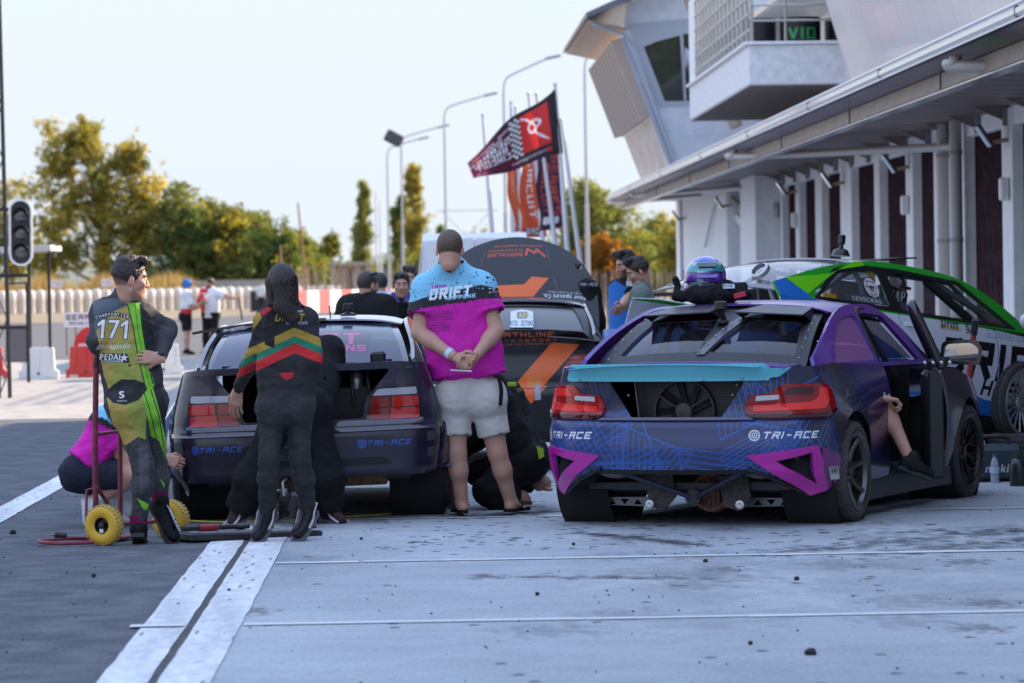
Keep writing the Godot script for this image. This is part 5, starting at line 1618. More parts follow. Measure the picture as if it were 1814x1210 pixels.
# the parts that all the coupes share; skip leaves some out
func shell(car: Node3D,S: Shape,paint: Material,side_paint: Material,dark: Material,gl: Material,skip:=[]):
	var suv:=Rect2(0.95,0,-4.5,1.45)
	var luv:=Rect2(-3.55,0,4.5,1.45)
	var ra:=0.375
	for s in [1.0,-1.0]:
		var fl: bool=s>0
		var uv: Rect2=suv if fl else luv
		var fk:=func(q): return S.flank(q,s)
		var hs:=func(q): return S.house(q,s)
		if not "quarter" in skip:
			var z1: float=S.tail(0.7)-S.bow-S.rc
			panel("quarter_panel",car,pv([-0.92,0.2,-0.34,0.2,z1-0.02,0.24,z1,0.6,z1,S.belt,0.1,S.belt+0.02,-0.92,S.belt]),fk,side_paint,fl,[arch(Vector2(0,0.31),ra)],uv)
		if not ("door_r" if fl else "door_l") in skip:
			panel("door",car,rounded(pv([-0.935,0.2,-0.935,S.belt,-2.02,S.belt-0.03,-2.02,0.2]),0.03),fk,side_paint,fl,[],uv)
		if not "fender" in skip:
			panel("front_fender",car,pv([-2.035,0.2,-2.035,S.belt-0.03,-2.6,S.belt-0.07,S.nose+0.35,0.74,S.nose+0.2,0.6,S.nose+0.2,0.25,-S.wb-0.3,0.2]),fk,side_paint,fl,[arch(Vector2(-S.wb,0.31),ra)],uv)
		panel("side_skirt",car,pv([-0.36,0.11,-0.36,0.23,-S.wb+0.36,0.23,-S.wb+0.36,0.11]),func(q): return S.flank(q,s)+Vector3(s*0.03*(0.25-q.y)*8.0,0,0),dark,fl,[],uv)
		obj("sill",MB.new().box(Vector3(s*(S.hw-0.12),0.22,-1.4),Vector3(0.16,0.16,1.5),0.03),dark,car)
		# wheel house
		for wz in [0.0,-S.wb]:
			obj("wheel_housing",MB.new().at(Vector3(s*(S.hw-0.17),0.31,wz),Basis(Vector3.BACK,PI/2)).lathe([Vector2(ra+0.005,-0.17),Vector2(ra+0.005,0.17)],26),mat("housing_dark",0.01,0.01,0.011,0.9),car)
		if not "house" in skip:
			var y1:=S.roof-0.055
			if not fl and "house_l" in skip: continue
			var frame:=pv([S.screen_z+0.1,S.belt-0.02,0.30,S.belt+0.01])
			for q in curve([Vector2(S.glass_z-0.02,S.deck+0.02),Vector2(lerpf(S.glass_z,S.roof_z,0.55),lerpf(S.deck,y1,0.62)),Vector2(S.roof_z-0.08,y1),Vector2(-1.1,y1+0.022),Vector2(S.front_z+0.06,y1-0.012),Vector2(lerpf(S.front_z,S.screen_z,0.5),lerpf(y1,S.belt,0.42)),Vector2(S.screen_z+0.02,S.belt-0.01)],4): frame.append(q)
			var dw:=rounded(pv([-0.97,S.belt+0.015,-0.93,y1-0.045,-1.1,y1-0.035,S.front_z+0.03,y1-0.06,S.screen_z+0.26,S.belt+0.015]),0.03)
			var qw:=rounded(pv([-0.03,S.belt+0.035,-0.06,S.belt+0.07,-0.22,y1-0.20,-0.42,y1-0.10,-0.62,y1-0.055,-0.87,y1-0.045,-0.89,S.belt+0.03]),0.06)
			panel("side_frame",car,frame,hs,paint,fl,[dw,qw],uv,0.07,0.025)
			panel("quarter_glass",car,qw,func(q): return S.house(q,s)-Vector3(s*0.012,0,0),gl,fl,[],Rect2(0,0,1,1),0.1,0.0)
			if not ("door_r" if fl else "door_l") in skip and not "glass" in skip:
				panel("door_glass",car,dw,func(q): return S.house(q,s)-Vector3(s*0.012,0,0),gl,fl,[],Rect2(0,0,1,1),0.1,0.0)
	if not "roof" in skip:
		panel("roof",car,rounded(pv([-0.62,S.roof_z+0.03,0.62,S.roof_z+0.03,0.61,S.front_z,-0.61,S.front_z]),0.06),S.top,paint,true,[],Rect2(-0.7,S.front_z-0.1,1.4,S.roof_z-S.front_z+0.2))
	if not "deck" in skip:
		panel("rear_deck",car,pv([-0.66,S.glass_z-0.03,0.66,S.glass_z-0.03,0.70,S.tail(S.deck)-0.10,0.3,S.tail(S.deck)-0.03,-0.3,S.tail(S.deck)-0.03,-0.70,S.tail(S.deck)-0.10]),func(q): return Vector3(q.x,S.deck-0.03*pow(q.x/0.7,2),q.y),paint,true,[],Rect2(-0.7,-0.1,1.4,1.0))
	if not "bonnet" in skip:
		var bn:=func(q): return Vector3(q.x,lerpf(S.belt+0.03,0.70,clampf((S.screen_z-q.y)/(S.screen_z-S.nose),0,1)**1.5)-0.05*pow(q.x/0.75,2),q.y)
		panel("bonnet",car,rounded(pv([-0.74,S.screen_z,0.74,S.screen_z,0.66,S.nose+0.2,0.3,S.nose+0.03,-0.3,S.nose+0.03,-0.66,S.nose+0.2]),0.05),bn,paint,true)
	panel("front_bumper",car,pv([-0.8,0.18,0.8,0.18,0.8,0.66,-0.8,0.66]),func(q): return Vector3(q.x*0.95,q.y,S.nose+0.42*pow(absf(q.x)/0.8,3)+0.1*absf(q.y-0.4)),paint,true)
	panel("windscreen",car,pv([-1,0,1,0,1,1,-1,1]),func(q): return Vector3(q.x*lerpf(0.72,0.58,q.y),lerpf(S.belt+0.02,S.roof-0.05,q.y),lerpf(S.screen_z,S.front_z,q.y)+0.12*q.x*q.x),gl,true,[],Rect2(0,0,1,1),0.3,0.0)
	obj("floor_pan",MB.new().box(Vector3(0,0.24,-1.5),Vector3(1.3,0.04,3.9)),dark,car)
	obj("firewall",MB.new().box(Vector3(0,0.6,S.screen_z-0.05),Vector3(1.3,0.7,0.04)),dark,car)
	obj("dashboard",MB.new().box(Vector3(0,0.84,S.screen_z+0.2),Vector3(1.2,0.16,0.34),0.05),dark,car)
	# roll cage and bucket seat
	var cage:=mat("cage_steel",0.12,0.13,0.15,0.4,0.3)
	var hoop:=curve([Vector3(-0.58,0.26,-0.85),Vector3(-0.57,0.95,-0.8),Vector3(-0.5,S.roof-0.12,-0.72),Vector3(-0.3,S.roof-0.06,-0.72),Vector3(0.3,S.roof-0.06,-0.72),Vector3(0.5,S.roof-0.12,-0.72),Vector3(0.57,0.95,-0.8),Vector3(0.58,0.26,-0.85)],4)
	obj("roll_hoop",MB.new().tube(hoop,0.02,10),cage,car)
	for s in [-1.0,1.0]:
		obj("cage_stay",MB.new().tube([Vector3(s*0.48,S.roof-0.12,-0.72),Vector3(s*0.5,0.72,0.15)],0.019,8),cage,car)
		obj("cage_stay",MB.new().tube([Vector3(s*0.48,S.roof-0.12,-0.74),Vector3(-s*0.5,0.62,-0.05)],0.019,8),cage,car)
		obj("cage_rail",MB.new().tube([Vector3(s*0.5,S.roof-0.11,-0.72),Vector3(s*0.5,S.roof-0.11,S.front_z),Vector3(s*0.6,0.85,S.screen_z+0.1)],0.019,8),cage,car)
		obj("door_bar",MB.new().tube([Vector3(s*0.58,0.62,-0.83),Vector3(s*0.62,0.42,-1.9)],0.019,8),cage,car)
	bucket_seat(car,Vector3(0.36,0.26,-1.2),dark)
	bucket_seat(car,Vector3(-0.36,0.26,-1.2),dark)
func bucket_seat(car: Node3D,at: Vector3,m: Material):
	var o:=Node3D.new()
	o.name="seat"
	o.position=at
	car.add_child(o,true)
	obj("cushion",MB.new().box(Vector3(0,0.1,-0.1),Vector3(0.46,0.18,0.5),0.06),m,o)
	obj("backrest",MB.new().sheet(rounded(pv([-0.25,0,0.25,0,0.27,0.5,0.16,0.62,0.15,0.82,-0.15,0.82,-0.16,0.62,-0.27,0.5]),0.08),func(q): return Vector3(q.x,0.12+q.y*0.95,0.16+q.y*0.25-0.5*q.x*q.x),0.06,0.05),m,o)
# rows of slanted hatching in the cells of a random net of lines,as on wrapped race cars
func hatch(pr: Print,k: Color,sd: int,n: int,wd: float,gap: float):
	var r:=RandomNumberGenerator.new()
	r.seed=sd
	for i in n:
		var o:=Vector2(r.randf()*pr.w,r.randf()*pr.h)
		var an:=r.randf()*TAU
		var d:=Vector2.from_angle(an)
		var step:=Vector2.from_angle(an+r.randf_range(0.6,2.2))
		var ln:=r.randf_range(0.1,0.34)*pr.w
		for j in r.randi_range(4,11):
			pr.line(o+step*gap*j,o+step*gap*j+d*ln*(1.0-0.06*j),wd,k)
		pr.line(o,o+step*gap*14.0,wd*1.4,k)
func roundel(pr: Print,o: Vector2,r: float,k: Color,hole: Color):   # the ring emblem beside the tyre maker's name
	for i in 16:
		var d:=Vector2.from_angle(TAU*i/16.0)
		pr.dot(o+d*r,r*0.2,k)
	pr.dot(o,r*0.62,k)
	pr.dot(o,r*0.36,hole)
	pr.dot(o,r*0.2,k)
func rivets(parent: Node3D,list: Array,r: float,m: Material):
	for q in list:
		obj("rivet",MB.new().ball(q,Vector3.ONE*r,4,6),m,parent)
# ---------------------------------------------------------------- the dark blue and purple drift coupe,rear quarter towards us
func build_cars():
	build_blue_coupe()
	build_old_coupe()
	build_black_saloon()
	build_raised_coupe()
func off(S: Shape,q: Vector2,d: float) -> Vector3:
	var p:=S.rear(q)
	return p+Vector3(p.x*0.75,0,maxf(p.z-0.1,0.0)).normalized()*d
func build_blue_coupe():
	var car:=thing("drift_coupe","dark blue and purple drift coupe with empty boot, cyan tape strip and open door","car",Vector3(1.80,0,-24.45),deg_to_rad(-23))
	var S:=Shape.new()
	S.hw=0.90
	S.rc=0.36
	S.flare=0.055
	S.prof=[[0.2,-0.1],[0.36,-0.02],[0.48,0.0],[0.62,-0.01],[0.665,-0.05],[0.72,-0.06],[0.9,-0.05],[0.98,-0.02]]
	# wraps
	var navy:=lin(0.016,0.019,0.05)
	var pr:=Print.new(2048,800,navy)
	pr.poly(pv([500,300,1500,300,1500,600,500,600]),lin(0.03,0.042,0.115))
	pr.poly(pv([0,330,520,330,520,640,0,640]),lin(0.03,0.045,0.13))
	pr.poly(pv([1500,330,1750,330,1650,640,1500,640]),lin(0.028,0.038,0.105))
	hatch(pr,lin(0.02,0.09,0.36),3,20,7,34)
	hatch(pr,lin(0.03,0.05,0.2),9,8,4,30)
	var txt:=lin(0.7,0.72,0.75)
	for u in [[1612,1],[330,0]]:
		block_at(pr,"TRI-ACE",Vector2(u[0]+70,435),30,30,9,txt,0.35)
		roundel(pr,Vector2(u[0]-130,435),26,txt,navy)
	var r:=RandomNumberGenerator.new()
	r.seed=4
	for i in 240:      # scrapes down to the primer
		var o:=Vector2(r.randf_range(90,330) if i % 2 else r.randf_range(1500,1950),r.randf_range(360,760))
		pr.line(o,o+Vector2(r.randfn(0,22),r.randfn(0,12)),r.randf_range(1,3.5),lin(0.1,0.095,0.09) if i % 3 else lin(0.01,0.01,0.012))
	var wrap:=printed("coupe_tail_wrap",pr.done(),0.35,0.3)
	var wuv:=Rect2(-1.15,0.15,2.3,0.9)
	var ps:=Print.new(2048,660,lin(0.012,0.011,0.02))
	ps.poly(pv([0,0,900,0,760,160,0,160]),lin(0.09,0.022,0.15))
	ps.poly(pv([560,225,860,225,850,330,640,300]),lin(0.06,0.016,0.075))
	hatch(ps,lin(0.03,0.025,0.16),12,36,4,18)
	for i in 500:
		var o:=Vector2(r.randf_range(0,2048),r.randf_range(200,660))
		ps.line(o,o+Vector2(r.randfn(0,26),r.randfn(0,10)),r.randf_range(1,2.5),lin(0.06,0.055,0.07))
	var flank:=printed("coupe_flank_wrap",ps.done(),0.28,0.5)
	var pt:=Print.new(512,512,lin(0.07,0.02,0.16))
	for y in 256:
		pt.im.fill_rect(Rect2i(0,y*2,512,2),lin(0.17,0.04,0.28).lerp(lin(0.05,0.03,0.26),y/255.0))
	hatch(pt,lin(0.06,0.05,0.3),31,10,3,16)
	var roofp:=printed("coupe_roof_wrap",pt.done(),0.35,0.35)
	var dark:=mat("black_paint",0.008,0.008,0.009,0.45)
	var gl:=glass("smoked_polycarbonate",0.02,0.02,0.025,0.45)
	var film:=glass("purple_film",0.42,0.14,0.38,0.75)
	film.clearcoat_enabled=true
	shell(car,S,roofp,flank,dark,film,["door_r","quarter"])
	var magenta:=mat("magenta_paint",0.46,0.012,0.30,0.3,0.0,0.6)
	# rear quarters,kept clear of the bumper
	for s in [1.0,-1.0]:
		panel("quarter_panel",car,pv([-0.92,0.2,-0.34,0.2,0.36,0.42,0.40,0.6,0.40,S.belt+0.03,0.1,S.belt+0.04,-0.92,S.belt]),func(q): return S.flank(q,s),flank,s>0,[arch(Vector2(0,0.31),0.375)],Rect2(0.95,0,-4.5,1.45) if s>0 else Rect2(-3.55,0,4.5,1.45))
	panel("rear_bumper",car,pv([-1.12,0.32,-0.97,0.215,-0.76,0.21,-0.56,0.32,-0.45,0.355,0.45,0.355,0.56,0.32,0.76,0.21,0.97,0.215,1.12,0.32,1.12,0.655,-1.12,0.655]),S.rear,wrap,false,[pv([-0.85,0.445,-0.85,0.26,-0.63,0.4]),pv([0.85,0.445,0.63,0.4,0.85,0.26])],wuv,0.06,0.012)
	panel("bumper_lip",car,pv([-0.5,0.325,0.5,0.325,0.5,0.357,-0.5,0.357]),func(q): return S.rear(q)-Vector3(0,0,0.02),dark)
	panel("tail_panel",car,pv([-1.13,0.655,1.13,0.655,1.13,0.97,-1.13,0.97]),S.rear,wrap,false,[rounded(pv([-0.42,0.885,-0.27,0.675,-0.25,0.66,0.29,0.66,0.31,0.675,0.45,0.885]),0.03)],wuv,0.06,0.012)
	panel("tail_shelf",car,pv([-0.48,0.655,0.5,0.655,0.46,0.672,-0.44,0.672]),func(q): return off(S,q,0.02),mat("shelf_reflective",0.05,0.04,0.09,0.12,0.2,1.0))
	for s in [1.0,-1.0]:
		var fin:=pv([0.46,0.435,0.62,0.46,0.90,0.495,0.93,0.40,0.93,0.22,0.80,0.19])
		var hole:=pv([0.63,0.405,0.855,0.455,0.855,0.26])
		var fo:=panel("diffuser_fin",car,fin if s>0 else mirrored(fin),func(q): return off(S,q,0.022),magenta,false,[hole if s>0 else mirrored(hole)],Rect2(0,0,1,1),0.05,0.03)
		if s>0: fo.set_meta("label","scuffed magenta diffuser fin below the right tail light")
		var sidep:=pv([0.92,0.21,1.13,0.31,1.13,0.43,0.94,0.48])
		panel("diffuser_side",car,sidep if s>0 else mirrored(sidep),func(q): return off(S,q,0.008),mat("magenta_film",0.17,0.012,0.14,0.35,0.0,0.5))
		obj("duct",MB.new().at(Vector3(s*0.68,0.36,0.52)).ball(Vector3.ZERO,Vector3(0.14,0.12,0.10)),mat("duct_dark",0.006,0.006,0.006,0.9),car)
		obj("duct_vane",MB.new().bar(Vector3(s*0.71,0.44,0.60),Vector3(s*0.78,0.30,0.52),0.05,0.012),mat("grime",0.12,0.09,0.06,0.7),car)
		obj("splitter_edge",MB.new().tube([off(S,Vector2(s*0.8,0.195),0.01),off(S,Vector2(s*0.62,0.29),0.012),off(S,Vector2(s*0.46,0.36),0.01)],0.012,6),dark,car)
	# tail lights
	var red:=mat("lamp_red",0.26,0.006,0.008,0.06,0.0,0.25)
	var redhot:=mat("lamp_bar_red",0.85,0.03,0.025,0.15,0.0,0.25)
	var smoke:=mat("lamp_smoke_red",0.05,0.004,0.005,0.06,0.0,0.25)
	for s in [1.0,-1.0]:
		var o:=Node3D.new()
		o.name="tail_light"
		car.add_child(o,true)
		var m:=func(a): return pv(a) if s>0 else mirrored(pv(a))
		obj("lens",MB.new().sheet(rounded(m.call([0.455,0.685,0.435,0.735,0.475,0.80,0.60,0.815,0.66,0.865,0.98,0.865,1.05,0.82,1.06,0.72,0.98,0.665,0.52,0.662]),0.02),func(q): return off(S,q,0.018),0.04,0.03),red if s>0 else mat("lamp_red_sun_glint",0.36,0.012,0.014,0.06,0.0,0.25),o)  # left lamp gets brighter reds: sun reflection put into the colour
		obj("lamp_base",MB.new().sheet(m.call([0.46,0.668,0.98,0.668,1.05,0.70,1.05,0.715,0.9,0.69,0.47,0.688]),func(q): return off(S,q,0.024),0.05,0.006),smoke,o)
		obj("light_bar",MB.new().sheet(rounded(m.call([0.485,0.705,0.485,0.738,0.84,0.758,0.90,0.79,0.91,0.84,0.985,0.84,0.985,0.76,0.93,0.715]),0.015),func(q): return off(S,q,0.023),0.04,0.006),redhot,o)
		obj("upper_lamp",MB.new().sheet(rounded(m.call([0.66,0.80,0.70,0.845,0.87,0.845,0.86,0.80]),0.012),func(q): return off(S,q,0.021),0.04,0.005),smoke if s>0 else redhot,o)
		obj("reverse_lamp",MB.new().sheet(rounded(m.call([0.50,0.765,0.505,0.795,0.64,0.802,0.64,0.775]),0.006),func(q): return off(S,q,0.023),0.04,0.005),mat("lamp_clear",0.5,0.5,0.52,0.12,0.0,0.25),o)
	# cyan strip taped over the boot edge
	var cy:=pv([-0.72,0.905,-0.70,0.888,0.58,0.888,0.59,0.905,0.64,0.91,0.72,0.965,0.60,0.96,0.56,0.992,-0.66,0.992])
	panel("boot_strip",car,cy,func(q): return off(S,q,0.022+0.02*(q.y-0.88)*6.0+0.004*sin(q.x*11.0)),mat("cyan_strip",0.13,0.50,0.58,0.4),false,[],Rect2(0,0,1,1),0.05,0.006)
	panel("boot_strip_top",car,pv([-0.66,0.66,0.56,0.66,0.56,0.85,-0.66,0.85]),func(q): return Vector3(q.x,0.993-0.03*pow(q.x/0.7,2),q.y-0.10*pow(q.x/0.7,2)),mat("cyan_strip"),true,[],Rect2(0,0,1,1),0.1,0.004)
	var bolt:=mat("bolt_steel",0.5,0.5,0.5,0.3,0.8)
	rivets(car,[off(S,Vector2(-0.6,0.895),0.03),off(S,Vector2(0.2,0.895),0.03),off(S,Vector2(0.42,0.895),0.03),off(S,Vector2(0.55,0.895),0.03)],0.009,bolt)
	# boot space with radiator and fan
	obj("boot_floor",MB.new().box(Vector3(0,0.62,0.35),Vector3(1.0,0.02,0.7)),dark,car)
	obj("boot_wall",MB.new().box(Vector3(0,0.78,0.16),Vector3(1.0,0.36,0.02)),mat("boot_black",0.006,0.006,0.007,0.7),car)
	for s in [-1.0,1.0]:
		obj("boot_side",MB.new().box(Vector3(s*0.49,0.78,0.4),Vector3(0.02,0.36,0.5)),mat("boot_black"),car)
	var rad:=Node3D.new()
	rad.name="radiator"
	rad.position=Vector3(0.05,0.77,0.52)
	car.add_child(rad,true)
	obj("core",MB.new().box(Vector3.ZERO,Vector3(0.7,0.28,0.04),0.004),mat("core_grey",0.022,0.021,0.022,0.55,0.2),rad)
	for i in 22:
		obj("fin_row",MB.new().box(Vector3(0,-0.13+i*0.0124,0.022),Vector3(0.66,0.005,0.008)),mat("fin_dull",0.05,0.046,0.045,0.5,0.3),rad)
	obj("shroud",MB.new().at(Vector3(-0.03,-0.07,0.035),Basis(Vector3.RIGHT,PI/2)).lathe([Vector2(0.185,-0.02),Vector2(0.195,-0.02),Vector2(0.195,0.025),Vector2(0.183,0.025),Vector2(0.183,-0.02)],36),mat("fan_plastic",0.018,0.018,0.02,0.5),rad)
	obj("fan_hub",MB.new().at(Vector3(-0.03,-0.07,0.03),Basis(Vector3.RIGHT,PI/2)).lathe([Vector2(0.0,-0.02),Vector2(0.055,-0.02),Vector2(0.06,0.03),Vector2(0.05,0.045),Vector2(0.0,0.05)],20),mat("fan_hub_grey",0.05,0.047,0.045,0.5),rad)
	for i in 9:
		var an:=TAU*i/9.0+0.2
		var d:=Vector3(cos(an),sin(an),0)
		obj("fan_blade",MB.new().at(Vector3(-0.03,-0.07,0.035)).bar(d*0.055,d*0.175+Vector3(-d.y,d.x,0)*0.03,0.05,0.006,0.0,(Vector3.BACK+Vector3(-d.y,d.x,0)*0.6).normalized()),mat("fan_plastic"),rad)
	for i in 3:
		var an:=TAU*i/3.0+0.5
		obj("fan_strut",MB.new().at(Vector3(-0.03,-0.07,0.062)).bar(Vector3(cos(an),sin(an),0)*0.05,Vector3(cos(an),sin(an),0)*0.19,0.012,0.01),mat("fan_plastic"),rad)
	obj("radiator_strap",MB.new().bar(Vector3(-0.285,0.9,0.60),Vector3(-0.25,0.66,0.62),0.035,0.006),mat("strap_grey",0.14,0.14,0.15,0.5,0.5),car)
	rivets(car,[Vector3(0.37,0.86,0.60),Vector3(0.34,0.80,0.60),Vector3(-0.33,0.8,0.6)],0.012,bolt)
	# undercarriage
	var frame:=mat("subframe_blue_steel",0.035,0.04,0.075,0.4,0.2)
	var grey:=mottled("dirty_alloy",lin(0.02,0.018,0.017),lin(0.07,0.06,0.055),3.0,0.6,0.0,false)
	obj("brace",MB.new().tube([Vector3(-0.34,0.335,0.70),Vector3(0.03,0.175,0.50)],0.017,10),frame,car)
	obj("brace",MB.new().tube([Vector3(0.42,0.335,0.70),Vector3(0.06,0.175,0.50)],0.017,10),frame,car)
	obj("brace_plate",MB.new().at(Vector3(0.045,0.175,0.5),Basis(Vector3.RIGHT,PI/2)).lathe([Vector2(0,-0.015),Vector2(0.05,-0.015),Vector2(0.05,0.015),Vector2(0,0.015)],16),dark,car)
	for q in [[-0.43,0.355,0.13],[0.5,0.355,0.13]]:
		obj("heat_shield",MB.new().at(Vector3(q[0],q[1],0.55)).ball(Vector3.ZERO,Vector3(q[2],0.065,0.12),8,16),mottled("scorched_alloy",lin(0.12,0.10,0.085),lin(0.24,0.21,0.18),4.0,0.5,0.0,false),car)
	var df:=Node3D.new()
	df.name="differential"
	df.position=Vector3(0.11,0.2,0.28)
	car.add_child(df,true)
	var rust:=mottled("rusty_iron",lin(0.10,0.045,0.03),lin(0.26,0.13,0.085),4.0,0.7,0.0,false)
	obj("case",MB.new().ball(Vector3.ZERO,Vector3(0.115,0.13,0.12),10,18),rust,df)
	for i in 5:
		obj("rib",MB.new().box(Vector3(-0.06+i*0.03,0.0,0.09),Vector3(0.011,0.16-absf(i-2)*0.02,0.07),0.003),rust,df)
	obj("cover",MB.new().at(Vector3(0,0,0.07),Basis(Vector3.RIGHT,PI/2)).lathe([Vector2(0.12,-0.02),Vector2(0.12,0.02),Vector2(0.1,0.03),Vector2(0.085,0.012)],20),rust,df)
	obj("brace_leg",MB.new().bar(Vector3(-0.12,0.13,0.1),Vector3(-0.02,0.2,0.06),0.03,0.03),frame,df)
	obj("brace_leg",MB.new().bar(Vector3(0.12,0.12,0.1),Vector3(0.0,0.2,0.06),0.03,0.03),frame,df)
	obj("subframe",MB.new().bar(Vector3(-0.62,0.24,0.16),Vector3(0.62,0.24,0.16),0.1,0.14,0.03),mat("subframe_dark",0.03,0.029,0.03,0.6),car)
	for s in [-1.0,1.0]:
		obj("mount_bracket",MB.new().at(Vector3(s*0.24+0.05,0.2,0.46)).prism(pv([-0.09,0.1,0.09,0.12,0.11,-0.02,0.03,-0.11,-0.06,-0.08]),-0.012,0.012),grey,car)
		obj("bracket_bush",MB.new().at(Vector3(s*0.29+0.05,0.13,0.485),Basis(Vector3.RIGHT,PI/2)).lathe([Vector2(0,-0.02),Vector2(0.028,-0.02),Vector2(0.028,0.02),Vector2(0.012,0.024),Vector2(0,0.02)],14),bolt,car)
		# lower arm with a row of lightening holes
		var armp:=pv([0.0,-0.025,0.42,-0.012,0.44,0.0,0.42,0.03,0.0,0.035,-0.02,0.0])
		var holes:=[]
		for i in 4:
			holes.append(pv([0.06+i*0.085,-0.012,0.115+i*0.085,-0.012,0.09+i*0.085,0.022] if i % 2==0 else [0.06+i*0.085,0.022,0.09+i*0.085,-0.012,0.115+i*0.085,0.022]))
		panel("lower_arm",car,armp,func(q): return Vector3(s*(0.3+q.x),0.13+q.y,0.30),mat("arm_alloy",0.16,0.16,0.17,0.4,0.5),s<0,holes,Rect2(0,0,1,1),0.06,0.025)
		obj("toe_link",MB.new().tube([Vector3(s*0.28,0.215,0.36),Vector3(s*0.68,0.21,0.3)],0.011,8),frame,car)
		obj("half_shaft",MB.new().tube([Vector3(0.1+s*0.1,0.25,0.1),Vector3(s*0.7,0.31,0.0)],0.02,8),dark,car)
		obj("damper",MB.new().tube([Vector3(s*0.6,0.16,0.14),Vector3(s*0.56,0.5,0.12)],0.035,12),grey,car)
		obj("upright",MB.new().box(Vector3(s*0.66,0.28,0.04),Vector3(0.06,0.2,0.12),0.02),dark,car)
	# black rear window plate with two openings,flaps and a riveted divider
	var plate:=mat("plate_black",0.012,0.012,0.014,0.5)
	var hl:=rounded(pv([-0.555,0.10,-0.46,0.62,-0.02,0.62,-0.02,0.10]),0.03)
	var hr:=rounded(pv([0.05,0.10,0.19,0.62,0.50,0.62,0.585,0.10]),0.03)
	panel("rear_window_plate",car,pv([-0.675,-0.02,0.675,-0.02,0.555,1.0,-0.555,1.0]),S.screen,plate,true if false else false,[hl,hr],Rect2(0,0,1,1),0.08,0.008)
	for h in [hl,hr]:
		panel("rear_window_pane",car,h,func(q): return S.screen(q)-Vector3(0,0.012,0.012),gl,false,[],Rect2(0,0,1,1),0.15,0.0)
	for q in [[-0.5,-0.03,-0.46,-0.06],[0.12,0.55,0.19,0.50]]:
		var fl:=MB.new()
		var a:=S.screen(Vector2(q[2],0.92))+Vector3(0,0.035,0.0)
		var b:=S.screen(Vector2(q[3],0.92))+Vector3(0,0.035,0.0)
		var c:=S.screen(Vector2(q[1],0.60))+Vector3(0,0.06,0.13)
		var d:=S.screen(Vector2(q[0],0.60))+Vector3(0,0.06,0.13)
		fl.quad(d,c,b,a)
		fl.quad(a+Vector3(0,-0.008,0),b+Vector3(0,-0.008,0),c+Vector3(0,-0.008,0),d+Vector3(0,-0.008,0))
		fl.quad(d+Vector3(0,-0.008,0),c+Vector3(0,-0.008,0),c,d)
		for e in [[d,a,q[0],q[2]],[c,b,q[1],q[3]]]:
			fl.face(e[0],e[1],S.screen(Vector2(e[2],0.66)))
			fl.face(e[1],e[0],S.screen(Vector2(e[2],0.66)))
		obj("window_flap",fl,mat("flap_slate",0.035,0.038,0.05,0.45),car)
	obj("divider_strip",MB.new().sheet(pv([-0.015,0.06,0.035,0.06,0.17,0.66,0.10,0.66]),func(q): return S.screen(q)+Vector3(0,0.006,0.006),0.08,0.006),mat("divider_alloy",0.13,0.135,0.15,0.4,0.6),car)
	var rv:=[]
	for i in 6:
		rv.append(S.screen(Vector2(-0.005+i*0.025,0.1+i*0.1))+Vector3(0,0.012,0.012))
		rv.append(S.screen(Vector2(0.62-i*0.012,0.06+i*0.13))+Vector3(0,0.01,0.01))
		rv.append(S.screen(Vector2(-0.62+i*0.012,0.06+i*0.13))+Vector3(0,0.01,0.01))
	for i in 5:
		rv.append(S.house(Vector2(-0.5+i*0.16,1.29-0.05*i),1.0)+Vector3(0.012,0.02,0))
	rivets(car,rv,0.006,bolt)
	# action camera on a ball joint in the rear window
	var gp:=Node3D.new()
	gp.name="action_camera"
	gp.position=S.screen(Vector2(0.03,0.62))+Vector3(0,0.09,0.12)
	car.add_child(gp,true)
	obj("case",MB.new().box(Vector3.ZERO,Vector3(0.075,0.06,0.04),0.01),mat("camera_black",0.01,0.01,0.011,0.3),gp)
	obj("arm",MB.new().tube([Vector3(0,-0.03,0),Vector3(0.01,-0.08,-0.02),Vector3(0.0,-0.13,-0.06)],0.018,8),mat("camera_black"),gp)
	obj("clamp",MB.new().box(Vector3(0.0,-0.1,-0.03),Vector3(0.07,0.03,0.05),0.008),mat("camera_black"),gp)
	# wheels
	var rim:=mat("rim_gunmetal",0.11,0.105,0.10,0.3,0.8)
	for s in [-1.0,1.0]:
		wheel(car,Vector3(s*0.80,0.312,0),s,0.312,0.275,0.235,7,rim,0,deg_to_rad(1.0*s))
		wheel(car,Vector3(s*0.80,0.315,-S.wb),s,0.315,0.25,0.245,10,mat("rim_dark",0.03,0.028,0.027,0.35,0.7),2,0.0,deg_to_rad(-3.0))
	# side sticker
	var st:=Print.new(128,128,lin(0.5,0.5,0.5))
	st.poly(pv([8,8,120,8,120,70,8,70]),lin(0.02,0.02,0.02))
	block_at(st,"ECU",Vector2(64,40),40,22,7,lin(0.6,0.6,0.6))
	panel("sticker",car,pv([0.98,0.28,1.09,0.28,1.09,0.36,0.98,0.36]),func(q): return off(S,q,0.012),printed("ecu_sticker",st.done(),0.5),false,[],Rect2(0.98,0.28,0.11,0.08),0.05,0.0)
	# open driver's door
	var door:=Node3D.new()
	door.name="open_door"
	door.position=Vector3(0.87,0,-2.0)
	door.rotation.y=deg_to_rad(19)
	door.set_meta("label","open black door with mirror")
	car.add_child(door,true)
	var dl:=func(q): return Vector3(S.side(-2.0+q.x,q.y)-0.87,q.y,q.x)
	obj("outer_skin",MB.new().sheet(rounded(pv([0.01,0.2,1.06,0.2,1.08,0.93,0.0,0.90]),0.04),dl,0.07,0.02,[],true,Rect2(1.1,0,-1.1,1)),mat("door_dark_gloss",0.011,0.009,0.016,0.15,0.0,1.0),door)
	obj("inner_panel",MB.new().box(Vector3(-0.06,0.55,0.53),Vector3(0.07,0.66,1.0),0.025),mat("door_card",0.01,0.01,0.011,0.5),door)
